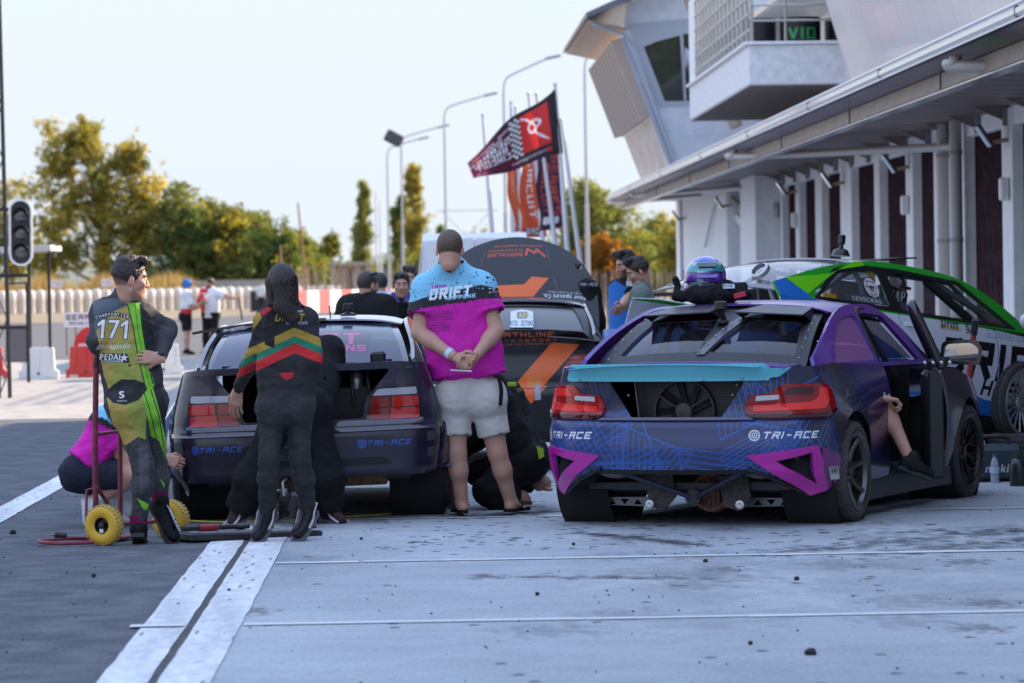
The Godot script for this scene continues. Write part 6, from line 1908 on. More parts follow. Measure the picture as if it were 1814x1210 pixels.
	obj("shut_face",MB.new().box(Vector3(-0.055,0.56,1.06),Vector3(0.10,0.68,0.03),0.012),mat("door_card"),door)
	var fpts:=curve([Vector3(0.0,0.92,0.1),Vector3(-0.12,1.16,0.42),Vector3(-0.185,1.29,0.74),Vector3(-0.2,1.325,1.0),Vector3(-0.185,1.29,1.09),Vector3(-0.10,1.1,1.09),Vector3(-0.02,0.92,1.09)],4)
	obj("window_frame",MB.new().tube(fpts,0.03,8),mat("frame_gloss",0.01,0.01,0.011,0.25,0.0,0.6),door)
	obj("window_sill",MB.new().bar(Vector3(-0.02,0.925,0.0),Vector3(-0.02,0.94,1.1),0.07,0.07,0.02),dark,door)
	obj("door_pane",MB.new().quad(Vector3(-0.02,0.94,0.15),Vector3(-0.02,0.94,1.07),Vector3(-0.18,1.29,1.05),Vector3(-0.17,1.27,0.68)),glass("clear_pane",0.5,0.52,0.55,0.12),door)
	for i in 4:
		obj("frame_bolt",MB.new().ball(Vector3(-0.03-0.012*i,0.95,1.125-0.002*i)+Vector3(0.06-0.04*i,0,0.005),Vector3.ONE*0.014,4,8),bolt,door)
	var mir:=Node3D.new()
	mir.name="mirror"
	mir.position=Vector3(0.17,1.0,0.2)
	door.add_child(mir,true)
	obj("mirror_shell",MB.new().at(Vector3.ZERO,Basis(Vector3.UP,-0.25)).sheet(rounded(pv([-0.15,-0.075,0.12,-0.09,0.14,0.03,0.08,0.08,-0.13,0.07]),0.035),func(q): return Vector3(q.x,q.y,0.03-0.9*q.x*q.x),0.03,0.09,[rounded(pv([-0.125,-0.055,0.10,-0.068,0.115,0.02,0.065,0.058,-0.11,0.05]),0.03)]),mat("mirror_black",0.01,0.01,0.011,0.25,0.0,0.6),mir)
	obj("mirror_glass",MB.new().at(Vector3.ZERO,Basis(Vector3.UP,-0.25)).quad(Vector3(-0.12,-0.06,-0.0),Vector3(0.11,-0.06,-0.0),Vector3(0.11,0.06,-0.0),Vector3(-0.12,0.06,-0.0)),mat("mirror_silver",0.55,0.57,0.6,0.03,1.0),mir)
	obj("mirror_stem",MB.new().bar(Vector3(-0.2,-0.06,-0.02),Vector3(-0.08,-0.05,-0.04),0.05,0.04,0.01),dark,mir)
	# drilled cage plate above the door opening,in purple
	var cagep:=mat("cage_purple",0.07,0.012,0.08,0.35,0.0,0.4)
	var gus:=[]
	for i in 7: gus.append(disc(Vector2(-1.55+i*0.09,1.245+i*0.006),0.022,10))
	panel("cage_gusset",car,pv([-1.75,1.19,-0.92,1.25,-0.92,1.30,-1.75,1.26]),func(q): return S.house(q,1.0)-Vector3(0.06,0,0),dark,true,gus,Rect2(0,0,1,1),0.04,0.004)
	obj("b_pillar_bar",MB.new().tube([Vector3(0.60,0.3,-0.9),Vector3(0.58,0.95,-0.88),Vector3(0.5,1.27,-0.85)],0.022,8),cagep,car)
	obj("door_seal",MB.new().tube(curve([Vector3(0.83,0.28,-0.94),Vector3(0.84,0.6,-0.94),Vector3(0.80,0.95,-0.93),Vector3(0.66,1.25,-0.95),Vector3(0.63,1.29,-1.1),Vector3(0.63,1.27,-1.5),Vector3(0.72,1.1,-1.8),Vector3(0.82,0.94,-2.05)],4),0.018,8),dark,car)
# ---------------------------------------------------------------- the older dark purple coupe being jacked up on the left
func build_old_coupe():
	var car:=thing("drift_coupe","dark purple older drift coupe with boot lid off, jacked up behind the woman","car",Vector3(-0.70,0.02,-25.75))
	car.basis=Basis(Vector3.UP,deg_to_rad(-2.0))*Basis(Vector3.BACK,deg_to_rad(1.7))
	var S:=Shape.new()
	S.hw=0.845
	S.rc=0.26
	S.rz=0.80
	S.bow=0.05
	S.belt=0.88
	S.deck=0.965
	S.roof=1.275
	S.glass_z=0.30
	S.roof_z=-0.5
	S.flare=0.05
	S.tumble=0.45
	S.prof=[[0.2,-0.05],[0.30,0.0],[0.52,0.02],[0.575,-0.02],[0.62,-0.06],[0.85,-0.07],[1.0,-0.05]]
	var r:=RandomNumberGenerator.new()
	r.seed=14
	var base:=lin(0.014,0.012,0.028)
	var pr:=Print.new(1536,700,base)
	for i in 60:
		var o:=Vector2(r.randf_range(0,1536),r.randf_range(150,700))
		pr.line(o,o+Vector2(r.randfn(0,60),r.randfn(0,8)),r.randf_range(1,3),lin(0.05,0.045,0.06))
	var blue:=lin(0.03,0.10,0.42)
	for u in [350,1130]:
		block_at(pr,"TRI-ACE",Vector2(u+30,505),20,20,6,blue,0.35)
		roundel(pr,Vector2(u-95,505),18,blue,base)
	pr.poly(pv([700,430,760,440,800,560,740,520]),lin(0.42,0.01,0.16))
	var wrap:=printed("old_tail_wrap",pr.done(),0.32,0.4)
	var wuv:=Rect2(-1.05,0.2,2.1,0.95)
	var ps:=Print.new(1024,512,base)
	for i in 40:      # colour-shift film: soft slanted bands of teal and violet
		var o:=Vector2(r.randf_range(0,1024),r.randf_range(60,420))
		ps.line(o,o+Vector2(r.randf_range(20,120),r.randfn(0,40)),r.randf_range(4,26),[lin(0.01,0.22,0.26),lin(0.05,0.02,0.16),lin(0.02,0.10,0.05),lin(0.015,0.014,0.035)][i % 4])
	ps.poly(pv([0,0,340,0,300,210,0,260]),lin(0.008,0.007,0.012))
	var flank:=printed("old_flank_wrap",ps.done(),0.18,1.0)
	var dark:=mat("black_paint")
	var pale:=mat("roof_lavender",0.5,0.48,0.56,0.25,0.0,0.8)
	var deep:=mat("old_dark_purple",0.018,0.013,0.035,0.22,0.0,1.0)
	shell(car,S,deep,flank,dark,glass("smoked_polycarbonate",0.02,0.02,0.025,0.45),["roof","quarter"])
	panel("roof",car,rounded(pv([-0.60,S.roof_z+0.03,0.60,S.roof_z+0.03,0.59,S.front_z,-0.59,S.front_z]),0.06),S.top,pale,true)
	var suv:=Rect2(0.95,0,-4.5,1.45)
	for s in [1.0,-1.0]:
		panel("quarter_panel",car,pv([-0.92,0.2,-0.34,0.2,0.40,0.36,0.48,0.6,0.48,S.deck-0.02,0.1,S.belt+0.06,-0.92,S.belt]),func(q): return S.flank(q,s),flank if s>0 else deep,s>0,[arch(Vector2(0,0.31),0.365)],suv,0.06,0.012)
		# bolted wide arch
		var ring:=PackedVector2Array()
		for i in 19: ring.append(Vector2(0,0.31)+Vector2.from_angle(PI*i/18.0)*0.50*Vector2(1,1))
		for i in 19: ring.append(Vector2(0,0.31)+Vector2.from_angle(PI-PI*i/18.0)*0.36)
		var ap:=Print.new(256,256,lin(0.012,0.010,0.03))
		for i in 260: ap.line(Vector2(r.randf()*256,r.randf()*256),Vector2(r.randf()*256,r.randf()*256).lerp(Vector2(128,128),0.96) if false else Vector2(r.randf()*256,r.randf()*256),0.0,base)
		for i in 300:
			var o:=Vector2(r.randf()*256,r.randf()*256)
			ap.line(o,o+Vector2(r.randf_range(4,14),0).rotated(PI/2*r.randi_range(0,1)),3,lin(0.035,0.03,0.16))
		panel("wheel_arch",car,ring,func(q): return S.flank(q,s)+Vector3(s*(0.075-0.05*clampf((q-Vector2(0,0.31)).length()-0.36,0,0.14)/0.14),0,0),printed("arch_pattern"+("r" if s>0 else "l"),ap.done(),0.3,0.7) if s>0 else mat("arch_blue",0.02,0.06,0.13,0.2,0.0,1.0),s>0,[],Rect2(-0.5,0.3,1.0,0.55),0.05,0.02)
		obj("arch_rear_face",MB.new().sheet(pv([0,0.28,0.10,0.28,0.09,0.62,0.04,0.72,0,0.72]),func(q): return Vector3(s*(S.side(0.4,q.y)+q.x-0.01),q.y,0.40-(q.y-0.3)*0.25),0.06,0.012,[],s<0),mat("arch_blue",0.02,0.06,0.13,0.2,0.0,1.0) if s<0 else mat("arch_speckle",0.02,0.016,0.06,0.35),car)
	panel("rear_bumper",car,rounded(pv([-0.98,0.30,-0.80,0.255,0.80,0.255,0.98,0.30,0.99,0.50,0.97,0.575,-0.97,0.575,-0.99,0.50]),0.03),S.rear,wrap,false,[],wuv,0.06,0.02)
	panel("bumper_step",car,pv([-0.55,0.33,0.55,0.33,0.5,0.375,-0.5,0.375]),func(q): return S.rear(q)+Vector3(0,0,0.006),mat("bumper_dark_trim",0.006,0.006,0.008,0.5))  # near-black strip along the lower bumper
	panel("bumper_ridge",car,pv([-0.95,0.545,0.95,0.545,0.95,0.572,-0.95,0.572]),func(q): return off(S,q,0.012),deep,false,[],Rect2(0,0,1,1),0.06,0.02)
	for s in [1.0,-1.0]:
		for y in [[0.46,0.52],[0.36,0.42]]:
			panel("bumper_vent",car,pv([s*0.79,y[0],s*0.875,y[0]+0.005,s*0.885,y[1],s*0.80,y[1]]),func(q): return off(S,q,0.006),mat("vent_grey",0.05,0.05,0.056,0.5),s<0)
	obj("torn_flap",MB.new().sheet(pv([-0.93,0.44,-0.86,0.47,-0.80,0.30,-0.82,0.17,-0.90,0.19,-0.91,0.3]),func(q): return off(S,q,0.02+0.03*sin(q.y*23.0)),0.04,0.004),mottled("torn_plastic",lin(0.02,0.019,0.024),lin(0.16,0.15,0.16),5.0,0.35,0.0,false),car)
	# tail panel with the boot opening
	panel("tail_panel",car,pv([-0.98,0.565,0.98,0.565,0.98,0.95,0.6,0.975,-0.6,0.975,-0.98,0.95]),S.rear,wrap,false,[rounded(pv([-0.56,0.93,-0.50,0.85,-0.40,0.74,-0.385,0.625,0.375,0.625,0.395,0.74,0.50,0.86,0.56,0.93]),0.03)],wuv,0.06,0.014)
	panel("tail_ledge",car,pv([-0.75,0.578,0.75,0.578,0.75,0.612,-0.75,0.612]),func(q): return off(S,q,0.016),deep)
	var red:=mat("lamp_red_e",0.42,0.012,0.012,0.08,0.0,0.25)
	for s in [1.0,-1.0]:
		var o:=Node3D.new()
		o.name="tail_light"
		car.add_child(o,true)
		var m:=func(a): return pv(a) if s>0 else mirrored(pv(a))
		obj("housing",MB.new().sheet(rounded(m.call([0.385,0.605,0.72,0.605,0.74,0.64,0.74,0.80,0.70,0.825,0.46,0.815,0.42,0.78]),0.02),func(q): return off(S,q,0.012),0.05,0.02),mat("lamp_dark_rim",0.012,0.008,0.01,0.2,0.0,0.25),o)
		obj("clear_lens",MB.new().sheet(rounded(m.call([0.43,0.762,0.715,0.762,0.71,0.808,0.465,0.803]),0.012),func(q): return off(S,q,0.02),0.05,0.008),mat("lamp_frosted",0.34,0.34,0.37,0.15,0.0,0.25),o)
		for y in [[0.612,0.68],[0.687,0.752]]:
			for xx in [[0.405,0.53],[0.535,0.72]]:
				var a: float=xx[0]+(0.012 if y[0]>0.65 else 0.0)
				obj("red_lens",MB.new().sheet(m.call([a,y[0],xx[1],y[0],xx[1],y[1],a+0.006,y[1]]),func(q): return off(S,q,0.021),0.05,0.008),red if (xx[0]>0.5) else mat("lamp_red_deep",0.2,0.008,0.01,0.08,0.0,0.25),o)
	# contents of the boot
	obj("boot_wall",MB.new().box(Vector3(0,0.76,0.18),Vector3(1.1,0.44,0.02)),mat("boot_black"),car)
	obj("boot_floor",MB.new().box(Vector3(0,0.58,0.42),Vector3(1.1,0.02,0.5)),mat("boot_black"),car)
	var rad:=Node3D.new()
	rad.name="radiator"
	rad.position=Vector3(0.2,0.72,0.5)
	car.add_child(rad,true)
	obj("core",MB.new().box(Vector3.ZERO,Vector3(0.44,0.2,0.05),0.005),mat("core_grey"),rad)
	for i in 14: obj("fin_row",MB.new().box(Vector3(0,-0.09+i*0.0135,0.028),Vector3(0.4,0.005,0.008)),mat("fin_dull"),rad)
	obj("catch_can",MB.new().at(Vector3(0.33,0.80,0.50)).lathe([Vector2(0,0),Vector2(0.04,0),Vector2(0.045,0.01),Vector2(0.045,0.1),Vector2(0.03,0.115),Vector2(0.014,0.12),Vector2(0.014,0.14),Vector2(0,0.14)],18),mat("can_alloy",0.3,0.31,0.32,0.3,0.8),car)
	for i in 5:
		obj("hose",MB.new().tube(curve([Vector3(-0.1+i*0.13,0.92,0.3),Vector3(0.0+i*0.1,0.82+0.02*i,0.5),Vector3(-0.05+i*0.12,0.68,0.52)],6),0.016,8),mat("hose_black",0.02,0.02,0.022,0.4),car)
	obj("hose_clip",MB.new().ball(Vector3(0.18,0.86,0.52),Vector3.ONE*0.014,6,8),mat("bolt_steel"),car)
	obj("filler_tube",MB.new().tube([Vector3(-0.25,0.9,0.4),Vector3(-0.2,0.75,0.52)],0.03,10),mat("tube_grey",0.12,0.12,0.125,0.35,0.5),car)
	# rear window: colour-shift reflections painted on as streaks, with the team board
	var wp:=Print.new(1024,512,lin(0.02,0.03,0.07))
	for i in 26:
		var o:=Vector2(r.randf_range(0,1024),r.randf_range(0,512))
		wp.line(o,o+Vector2(r.randf_range(60,260),r.randfn(0,60)),r.randf_range(6,34),[lin(0.03,0.055,0.12),lin(0.04,0.02,0.12),lin(0.02,0.09,0.13),lin(0.015,0.02,0.05)][i % 4])
	wp.poly(pv([330,190,840,190,830,430,330,430]),lin(0.012,0.012,0.016))
	block_at(wp,"DRIFT",Vector2(560,290),100,58,24,lin(0.5,0.006,0.2))
	block_at(wp,"HAPPENS",Vector2(620,385),42,34,12,lin(0.5,0.006,0.2))
	panel("rear_window",car,rounded(pv([-0.63,0.02,0.63,0.02,0.51,0.92,-0.51,0.92]),0.06),S.screen,printed("painted_reflection_glass",wp.done(),0.18,0.25),false,[],Rect2(-0.64,0,1.28,1),0.08,0.006)
	panel("window_rubber",car,pv([-0.67,-0.02,0.67,-0.02,0.55,0.99,-0.55,0.99]),func(q): return S.screen(q)-Vector3(0,0.004,0.002),deep,false,[rounded(pv([-0.62,0.03,0.62,0.03,0.50,0.91,-0.50,0.91]),0.06)],Rect2(0,0,1,1),0.08,0.006)
	obj("wiper_camera",MB.new().box(Vector3(0.47,0.99,0.36),Vector3(0.1,0.09,0.06),0.015),mat("camera_black"),car)
	obj("roof_visor",MB.new().sheet(pv([-0.80,-0.54,-0.60,-0.49,-0.2,-0.44,0.1,-0.43,0.1,-0.50,-0.2,-0.52,-0.58,-0.57,-0.79,-0.60]),func(q): return Vector3(q.x,1.262-0.09*q.x*q.x,q.y),0.08,0.018,[],true),mat("visor_gloss",0.01,0.01,0.012,0.2,0.0,0.8),car)
	var gp:=Node3D.new()
	gp.name="action_camera"
	gp.position=Vector3(0.24,1.325,-0.6)
	car.add_child(gp,true)
	obj("case",MB.new().box(Vector3.ZERO,Vector3(0.068,0.052,0.036),0.008),mat("camera_black"),gp)
	obj("mount",MB.new().lathe([Vector2(0.0,-0.06),Vector2(0.055,-0.06),Vector2(0.05,-0.045),Vector2(0.015,-0.035),Vector2(0.012,-0.02)],14),mat("camera_black"),gp)
	obj("antenna",MB.new().tube([Vector3(0.12,1.25,-0.62),Vector3(0.115,1.34,-0.62)],0.005,6),mat("camera_black"),car)
	# oval stickers on the right side window
	for q in [[-0.45,1.03,0.09],[-0.62,0.98,0.07]]:
		obj("side_sticker",MB.new().sheet(disc(Vector2(q[0],q[1]),q[2]*0.6,18,q[2]),func(w): return S.house(w,1.0)+Vector3(0.004,0,0),0.04,0.0,[disc(Vector2(q[0],q[1]),q[2]*0.48,16,q[2]*0.85)],true),mat("sticker_pale",0.4,0.4,0.42,0.5),car)
	# underside and wheels
	obj("rear_beam",MB.new().bar(Vector3(-0.5,0.22,0.45),Vector3(0.5,0.22,0.45),0.05,0.07,0.01),mottled("rusty_orange_steel",lin(0.12,0.06,0.03),lin(0.3,0.16,0.06),4.0,0.7,0.0,false),car)
	obj("axle_carrier",MB.new().bar(Vector3(-0.55,0.26,0.05),Vector3(0.55,0.26,0.05),0.22,0.14,0.03),mat("subframe_dark"),car)
	obj("differential",MB.new().ball(Vector3(0,0.26,0.15),Vector3(0.13,0.13,0.16),8,14),mat("subframe_dark"),car)
	obj("exhaust_box",MB.new().box(Vector3(0.35,0.27,0.3),Vector3(0.3,0.13,0.5),0.05),mottled("rusty_orange_steel",lin(0.12,0.06,0.03),lin(0.3,0.16,0.06),4.0,0.7,0.0,false),car)
	var rim:=mat("rim_dark")
	for s in [-1.0,1.0]:
		wheel(car,Vector3(s*0.755,0.312,0),s,0.312,0.275,0.235,7,rim,0,deg_to_rad(1.5*s))
		wheel(car,Vector3(s*0.755,0.315,-S.wb),s,0.315,0.25,0.245,10,rim,2)
# ---------------------------------------------------------------- the black and orange coupe with its bonnet up
func build_black_saloon():
	var car:=thing("race_coupe","black race coupe with orange slashes, bonnet raised, behind the man in the jersey","car",Vector3(0.73,0,-31.9),deg_to_rad(-2.5))
	var S:=Shape.new()
	S.hw=0.87
	S.rz=0.86
	S.roof=1.37
	S.deck=1.06
	S.belt=0.96
	S.glass_z=0.25
	S.prof=[[0.2,-0.08],[0.35,0.0],[0.6,0.0],[0.72,-0.05],[0.95,-0.09],[1.05,-0.05],[1.12,0.02]]
	var black:=lin(0.009,0.009,0.011)
	var ora:=lin(0.78,0.13,0.012)
	var pr:=Print.new(1400,760,black)      # tail: s -1.05..1.05,y 0.15..1.15
	var P:=func(s: float,y: float) -> Vector2: return Vector2((s+1.05)/2.1*1400,(1.15-y)/1.0*760)
	pr.poly(PackedVector2Array([P.call(0.34,1.02),P.call(0.56,1.0),P.call(0.25,0.66),P.call(0.06,0.71)]),ora)
	pr.poly(PackedVector2Array([P.call(0.06,0.705),P.call(0.26,0.685),P.call(0.30,0.68),P.call(0.17,0.54)]),ora)
	pr.poly(PackedVector2Array([P.call(-0.56,1.02),P.call(-0.34,1.02),P.call(-0.62,0.66),P.call(-0.86,0.66)]),ora)
	pr.poly(PackedVector2Array([P.call(0.14,0.75),P.call(0.25,0.75),P.call(0.25,0.66),P.call(0.14,0.66)]),lin(0.75,0.2,0.03))
	block_at(pr,"NORTHLINE",P.call(0.10,1.085),24,26,7,lin(0.6,0.10,0.02))
	block_at(pr,"MOTORSPORT",P.call(0.12,1.04),12,18,4,lin(0.6,0.10,0.02),0.0,0.0,0.8)
	block_at(pr,"WWW.NORTHLINE-MOTORSPORT.COM",P.call(0.06,1.01),8,9,3,lin(0.45,0.08,0.02))
	pr.line(P.call(-0.10,1.11),P.call(-0.10,1.03),4,lin(0.6,0.10,0.02))
	block_at(pr,"N",P.call(-0.19,1.07),36,50,12,lin(0.6,0.10,0.02))
	var wrap:=printed("black_tail_wrap",pr.done(),0.4,0.25)
	var ps:=Print.new(1024,330,black)
	ps.poly(pv([60,30,200,0,330,170,250,200]),ora)
	ps.poly(pv([380,150,700,120,760,180,420,210]),ora)
	var flank:=printed("black_flank_wrap",ps.done(),0.2,1.0)
	var bl:=mat("gloss_black",0.009,0.009,0.011,0.2,0.0,1.0)
	var dark:=mat("black_paint")
	shell(car,S,bl,flank,dark,glass("smoked_polycarbonate",0.02,0.02,0.025,0.45),["bonnet","roof","deck"])
	var wuv:=Rect2(-1.05,0.15,2.1,1.0)
	var rp:=Print.new(512,512,lin(0.03,0.05,0.09))
	rp.text("Αυτοκίνητο Spaces",lay(Vector2(256,450),60,1.0,0.2),lin(0.6,0.62,0.65))
	rp.text("Kavala Motor Club",lay(Vector2(280,330),56,1.0,0.2),lin(0.6,0.62,0.65))
	panel("roof",car,rounded(pv([-0.62,S.roof_z+0.05,0.62,S.roof_z+0.05,0.61,S.front_z,-0.61,S.front_z]),0.06),S.top,printed("black_roof_print",rp.done(),0.2,0.8),true,[],Rect2(-0.62,S.front_z,1.24,1.05))
	panel("rear_deck",car,pv([-0.7,0.2,0.7,0.2,0.72,0.78,-0.72,0.78]),func(q): return Vector3(q.x,1.055-0.05*pow(q.x/0.7,2)+0.03*clampf((q.y-0.5)/0.3,0,1),q.y),bl,true)
	panel("rear_bumper",car,rounded(pv([-1.08,0.3,-0.85,0.24,0.85,0.24,1.08,0.3,1.08,0.66,-1.08,0.66]),0.03),S.rear,wrap,false,[],wuv,0.07,0.015)
	panel("boot_lid",car,rounded(pv([-0.72,0.665,0.72,0.665,0.74,0.98,0.60,1.10,0.3,1.125,-0.3,1.125,-0.60,1.10,-0.74,0.98]),0.03),S.rear,wrap,false,[],wuv,0.06,0.02)
	panel("tail_side",car,pv([-1.08,0.665,-0.725,0.665,-0.745,0.98,-1.08,0.98]),S.rear,bl)
	panel("tail_side",car,pv([0.725,0.665,1.08,0.665,1.08,0.98,0.745,0.98]),S.rear,bl)
	obj("tape_strip",MB.new().sheet(pv([0.20,0.57,0.245,0.57,0.245,0.69,0.20,0.69]),func(q): return off(S,q,0.008),0.05,0.002),mat("grey_tape",0.32,0.35,0.40,0.4),car)
	var red:=mat("lamp_red_e")
	for s in [1.0,-1.0]:
		var o:=Node3D.new()
		o.name="tail_light"
		car.add_child(o,true)
		var m:=func(a): return pv(a) if s>0 else mirrored(pv(a))
		obj("lens",MB.new().sheet(rounded(m.call([0.41,0.80,0.45,0.86,0.52,0.92,0.95,0.93,1.0,0.88,0.98,0.80]),0.02),func(q): return off(S,q,0.015),0.05,0.02),mat("lamp_red"),o)
		for y in [0.815,0.85,0.885]:
			obj("light_row",MB.new().sheet(m.call([0.46,y,0.93,y+0.005,0.93,y+0.022,0.48,y+0.018]),func(q): return off(S,q,0.02),0.05,0.006),red,o)
		obj("clear_strip",MB.new().sheet(m.call([0.42,0.765,0.94,0.775,0.95,0.795,0.42,0.79]),func(q): return off(S,q,0.016),0.05,0.008),mat("lamp_clear"),o)
	panel("rear_window_frame",car,pv([-0.68,-0.02,0.68,-0.02,0.56,1.0,-0.56,1.0]),S.screen,dark,false,[rounded(pv([-0.60,0.14,0.60,0.14,0.5,0.82,-0.5,0.82]),0.05)],Rect2(0,0,1,1),0.08,0.01)
	panel("rear_window_sheet",car,pv([-0.61,0.13,0.61,0.13,0.51,0.83,-0.51,0.83]),func(q): return S.screen(q)-Vector3(0,0.01,0.01),mat("matt_polycarbonate",0.10,0.105,0.105,0.35),false,[],Rect2(0,0,1,1),0.1,0.004)
	var pl:=Print.new(512,320,lin(0.62,0.68,0.72))
	pl.dot(Vector2(256,120),10,lin(0.02,0.05,0.2))
	pl.poly(rounded(pv([130,60,380,60,380,190,130,190]),50),lin(0.02,0.05,0.2))
	pl.text("1889",lay(Vector2(256,125),100),lin(0.75,0.55,0.1))
	pl.text("2022",lay(Vector2(450,150),46,0.8),lin(0.3,0.4,0.5),false)
	pl.text("ΑΓΩΝΙΣΤΙΚΟ",lay(Vector2(256,260),74,0.9),lin(0.01,0.015,0.05))
	panel("window_plate",car,rounded(pv([0.0,0.16,0.19,0.16,0.18,0.55,0.09,0.62,0.0,0.55]),0.02),func(q): return S.screen(q)+Vector3(0,0.006,0.006),printed("club_plate",pl.done(),0.5),false,[],Rect2(0.0,0.16,0.19,0.46),0.05,0.003)
	# raised bonnet,its outside towards us
	var hp:=Print.new(1500,1200,black)      # x -0.75..0.75,v 0..1.2
	var H:=func(x: float,v: float) -> Vector2: return Vector2((x+0.75)*1000,(1.2-v)*1000)
	hp.poly(PackedVector2Array([H.call(-0.75,0.62),H.call(0.07,0.64),H.call(0.14,0.73),H.call(0.29,0.72),H.call(0.15,0.50),H.call(-0.75,0.50)]),ora)
	var lo:=lin(0.62,0.07,0.02)
	block_at(hp,"NORTHLINE",H.call(-0.10,0.985),34,22,7,lo,0.0,PI)
	block_at(hp,"MOTORSPORT",H.call(-0.10,1.035),18,14,5,lo,0.0,PI,0.8)
	block_at(hp,"WWW.NORTHLINE-MOTORSPORT.COM",H.call(0.02,1.085),12,9,4,lo,0.0,PI)
	hp.line(H.call(0.055,0.96),H.call(0.055,1.05),5,lo)
	var nl:=[Vector2(0.09,0.97),Vector2(0.10,1.05),Vector2(0.17,1.0),Vector2(0.18,1.05),Vector2(0.26,0.965)]
	for i in nl.size()-1: hp.line(H.call(nl[i].x,nl[i].y),H.call(nl[i+1].x,nl[i+1].y),22,lo)
	var wh:=lin(0.65,0.66,0.68)
	hp.text("four spaces Co.",lay(H.call(0.42,0.52),46,0.8,0.0,PI),wh)
	hp.text("Design & Construction",lay(H.call(0.44,0.565),26,0.9,0.0,PI),wh,false)
	hp.dot(H.call(0.02,1.14),34,lin(0.02,0.02,0.022))
	hp.dot(H.call(0.02,1.14),29,black)
	var outline:=PackedVector2Array()
	for q in curve([Vector2(-0.72,0),Vector2(-0.715,0.5),Vector2(-0.66,0.78),Vector2(-0.5,1.02),Vector2(-0.28,1.14),Vector2(0,1.185),Vector2(0.28,1.14),Vector2(0.5,1.02),Vector2(0.66,0.78),Vector2(0.715,0.5),Vector2(0.72,0)],5): outline.append(q)
	var bon:=Node3D.new()
	bon.name="raised_bonnet"
	car.add_child(bon,true)
	var bf:=func(q): return Vector3(q.x,0.99+0.765*q.y-0.05*pow(q.x/0.7,2)*(0.4+q.y),-2.12-0.64*q.y+0.06*sin(q.y*2.6)-0.05*pow(q.x/0.7,2))
	obj("bonnet_skin",MB.new().sheet(outline,bf,0.07,0.02,[disc(Vector2(0.545,0.89),0.035,12)],false,Rect2(-0.75,0,1.5,1.2)),printed("bonnet_print",hp.done(),0.45,0.15),bon)
	for sx in [-0.3,0.3]:
		obj("bonnet_crease",MB.new().tube([bf.call(Vector2(sx,0.1)),bf.call(Vector2(sx*1.2,0.6)),bf.call(Vector2(sx*0.9,1.05))],0.006,6),bl,bon)
	obj("bonnet_pin",MB.new().ball(bf.call(Vector2(0.545,0.89)),Vector3(0.02,0.03,0.02)),mat("camera_black"),bon)
	# right door standing open,mirror
	var door:=Node3D.new()
	door.name="open_door"
	door.position=Vector3(0.85,0,-2.0)
	door.rotation.y=deg_to_rad(32)
	car.add_child(door,true)
	obj("outer_skin",MB.new().box(Vector3(0,0.55,0.55),Vector3(0.1,0.7,1.08),0.04),bl,door)
	obj("window_frame",MB.new().tube(curve([Vector3(0.0,0.9,0.1),Vector3(-0.1,1.14,0.42),Vector3(-0.18,1.29,0.8),Vector3(-0.19,1.32,1.0),Vector3(-0.16,1.25,1.08),Vector3(-0.02,0.92,1.09)],4),0.028,8),mat("frame_gloss"),door)
	var mir:=Node3D.new()
	mir.name="mirror"
	mir.position=Vector3(1.0,1.03,-1.72)
	car.add_child(mir,true)
	obj("mirror_shell",MB.new().ball(Vector3.ZERO,Vector3(0.13,0.08,0.07),8,14),mat("mirror_black"),mir)
	obj("mirror_glass",MB.new().at(Vector3(0.0,0,0.055)).ball(Vector3.ZERO,Vector3(0.10,0.06,0.02),8,14),mat("mirror_silver"),mir)
	var tow:=mat("bumper_bar",0.3,0.3,0.31,0.4,0.5)
	obj("tow_eye",MB.new().tube([Vector3(0.55,0.42,0.86),Vector3(0.55,0.42,0.93)],0.02,8),tow,car)
	var rim:=mat("rim_dark")
	for s in [-1.0,1.0]:
		wheel(car,Vector3(s*0.77,0.315,0),s,0.315,0.25,0.245,10,rim,2)
		wheel(car,Vector3(s*0.77,0.315,-S.wb),s,0.315,0.25,0.245,10,rim,2)
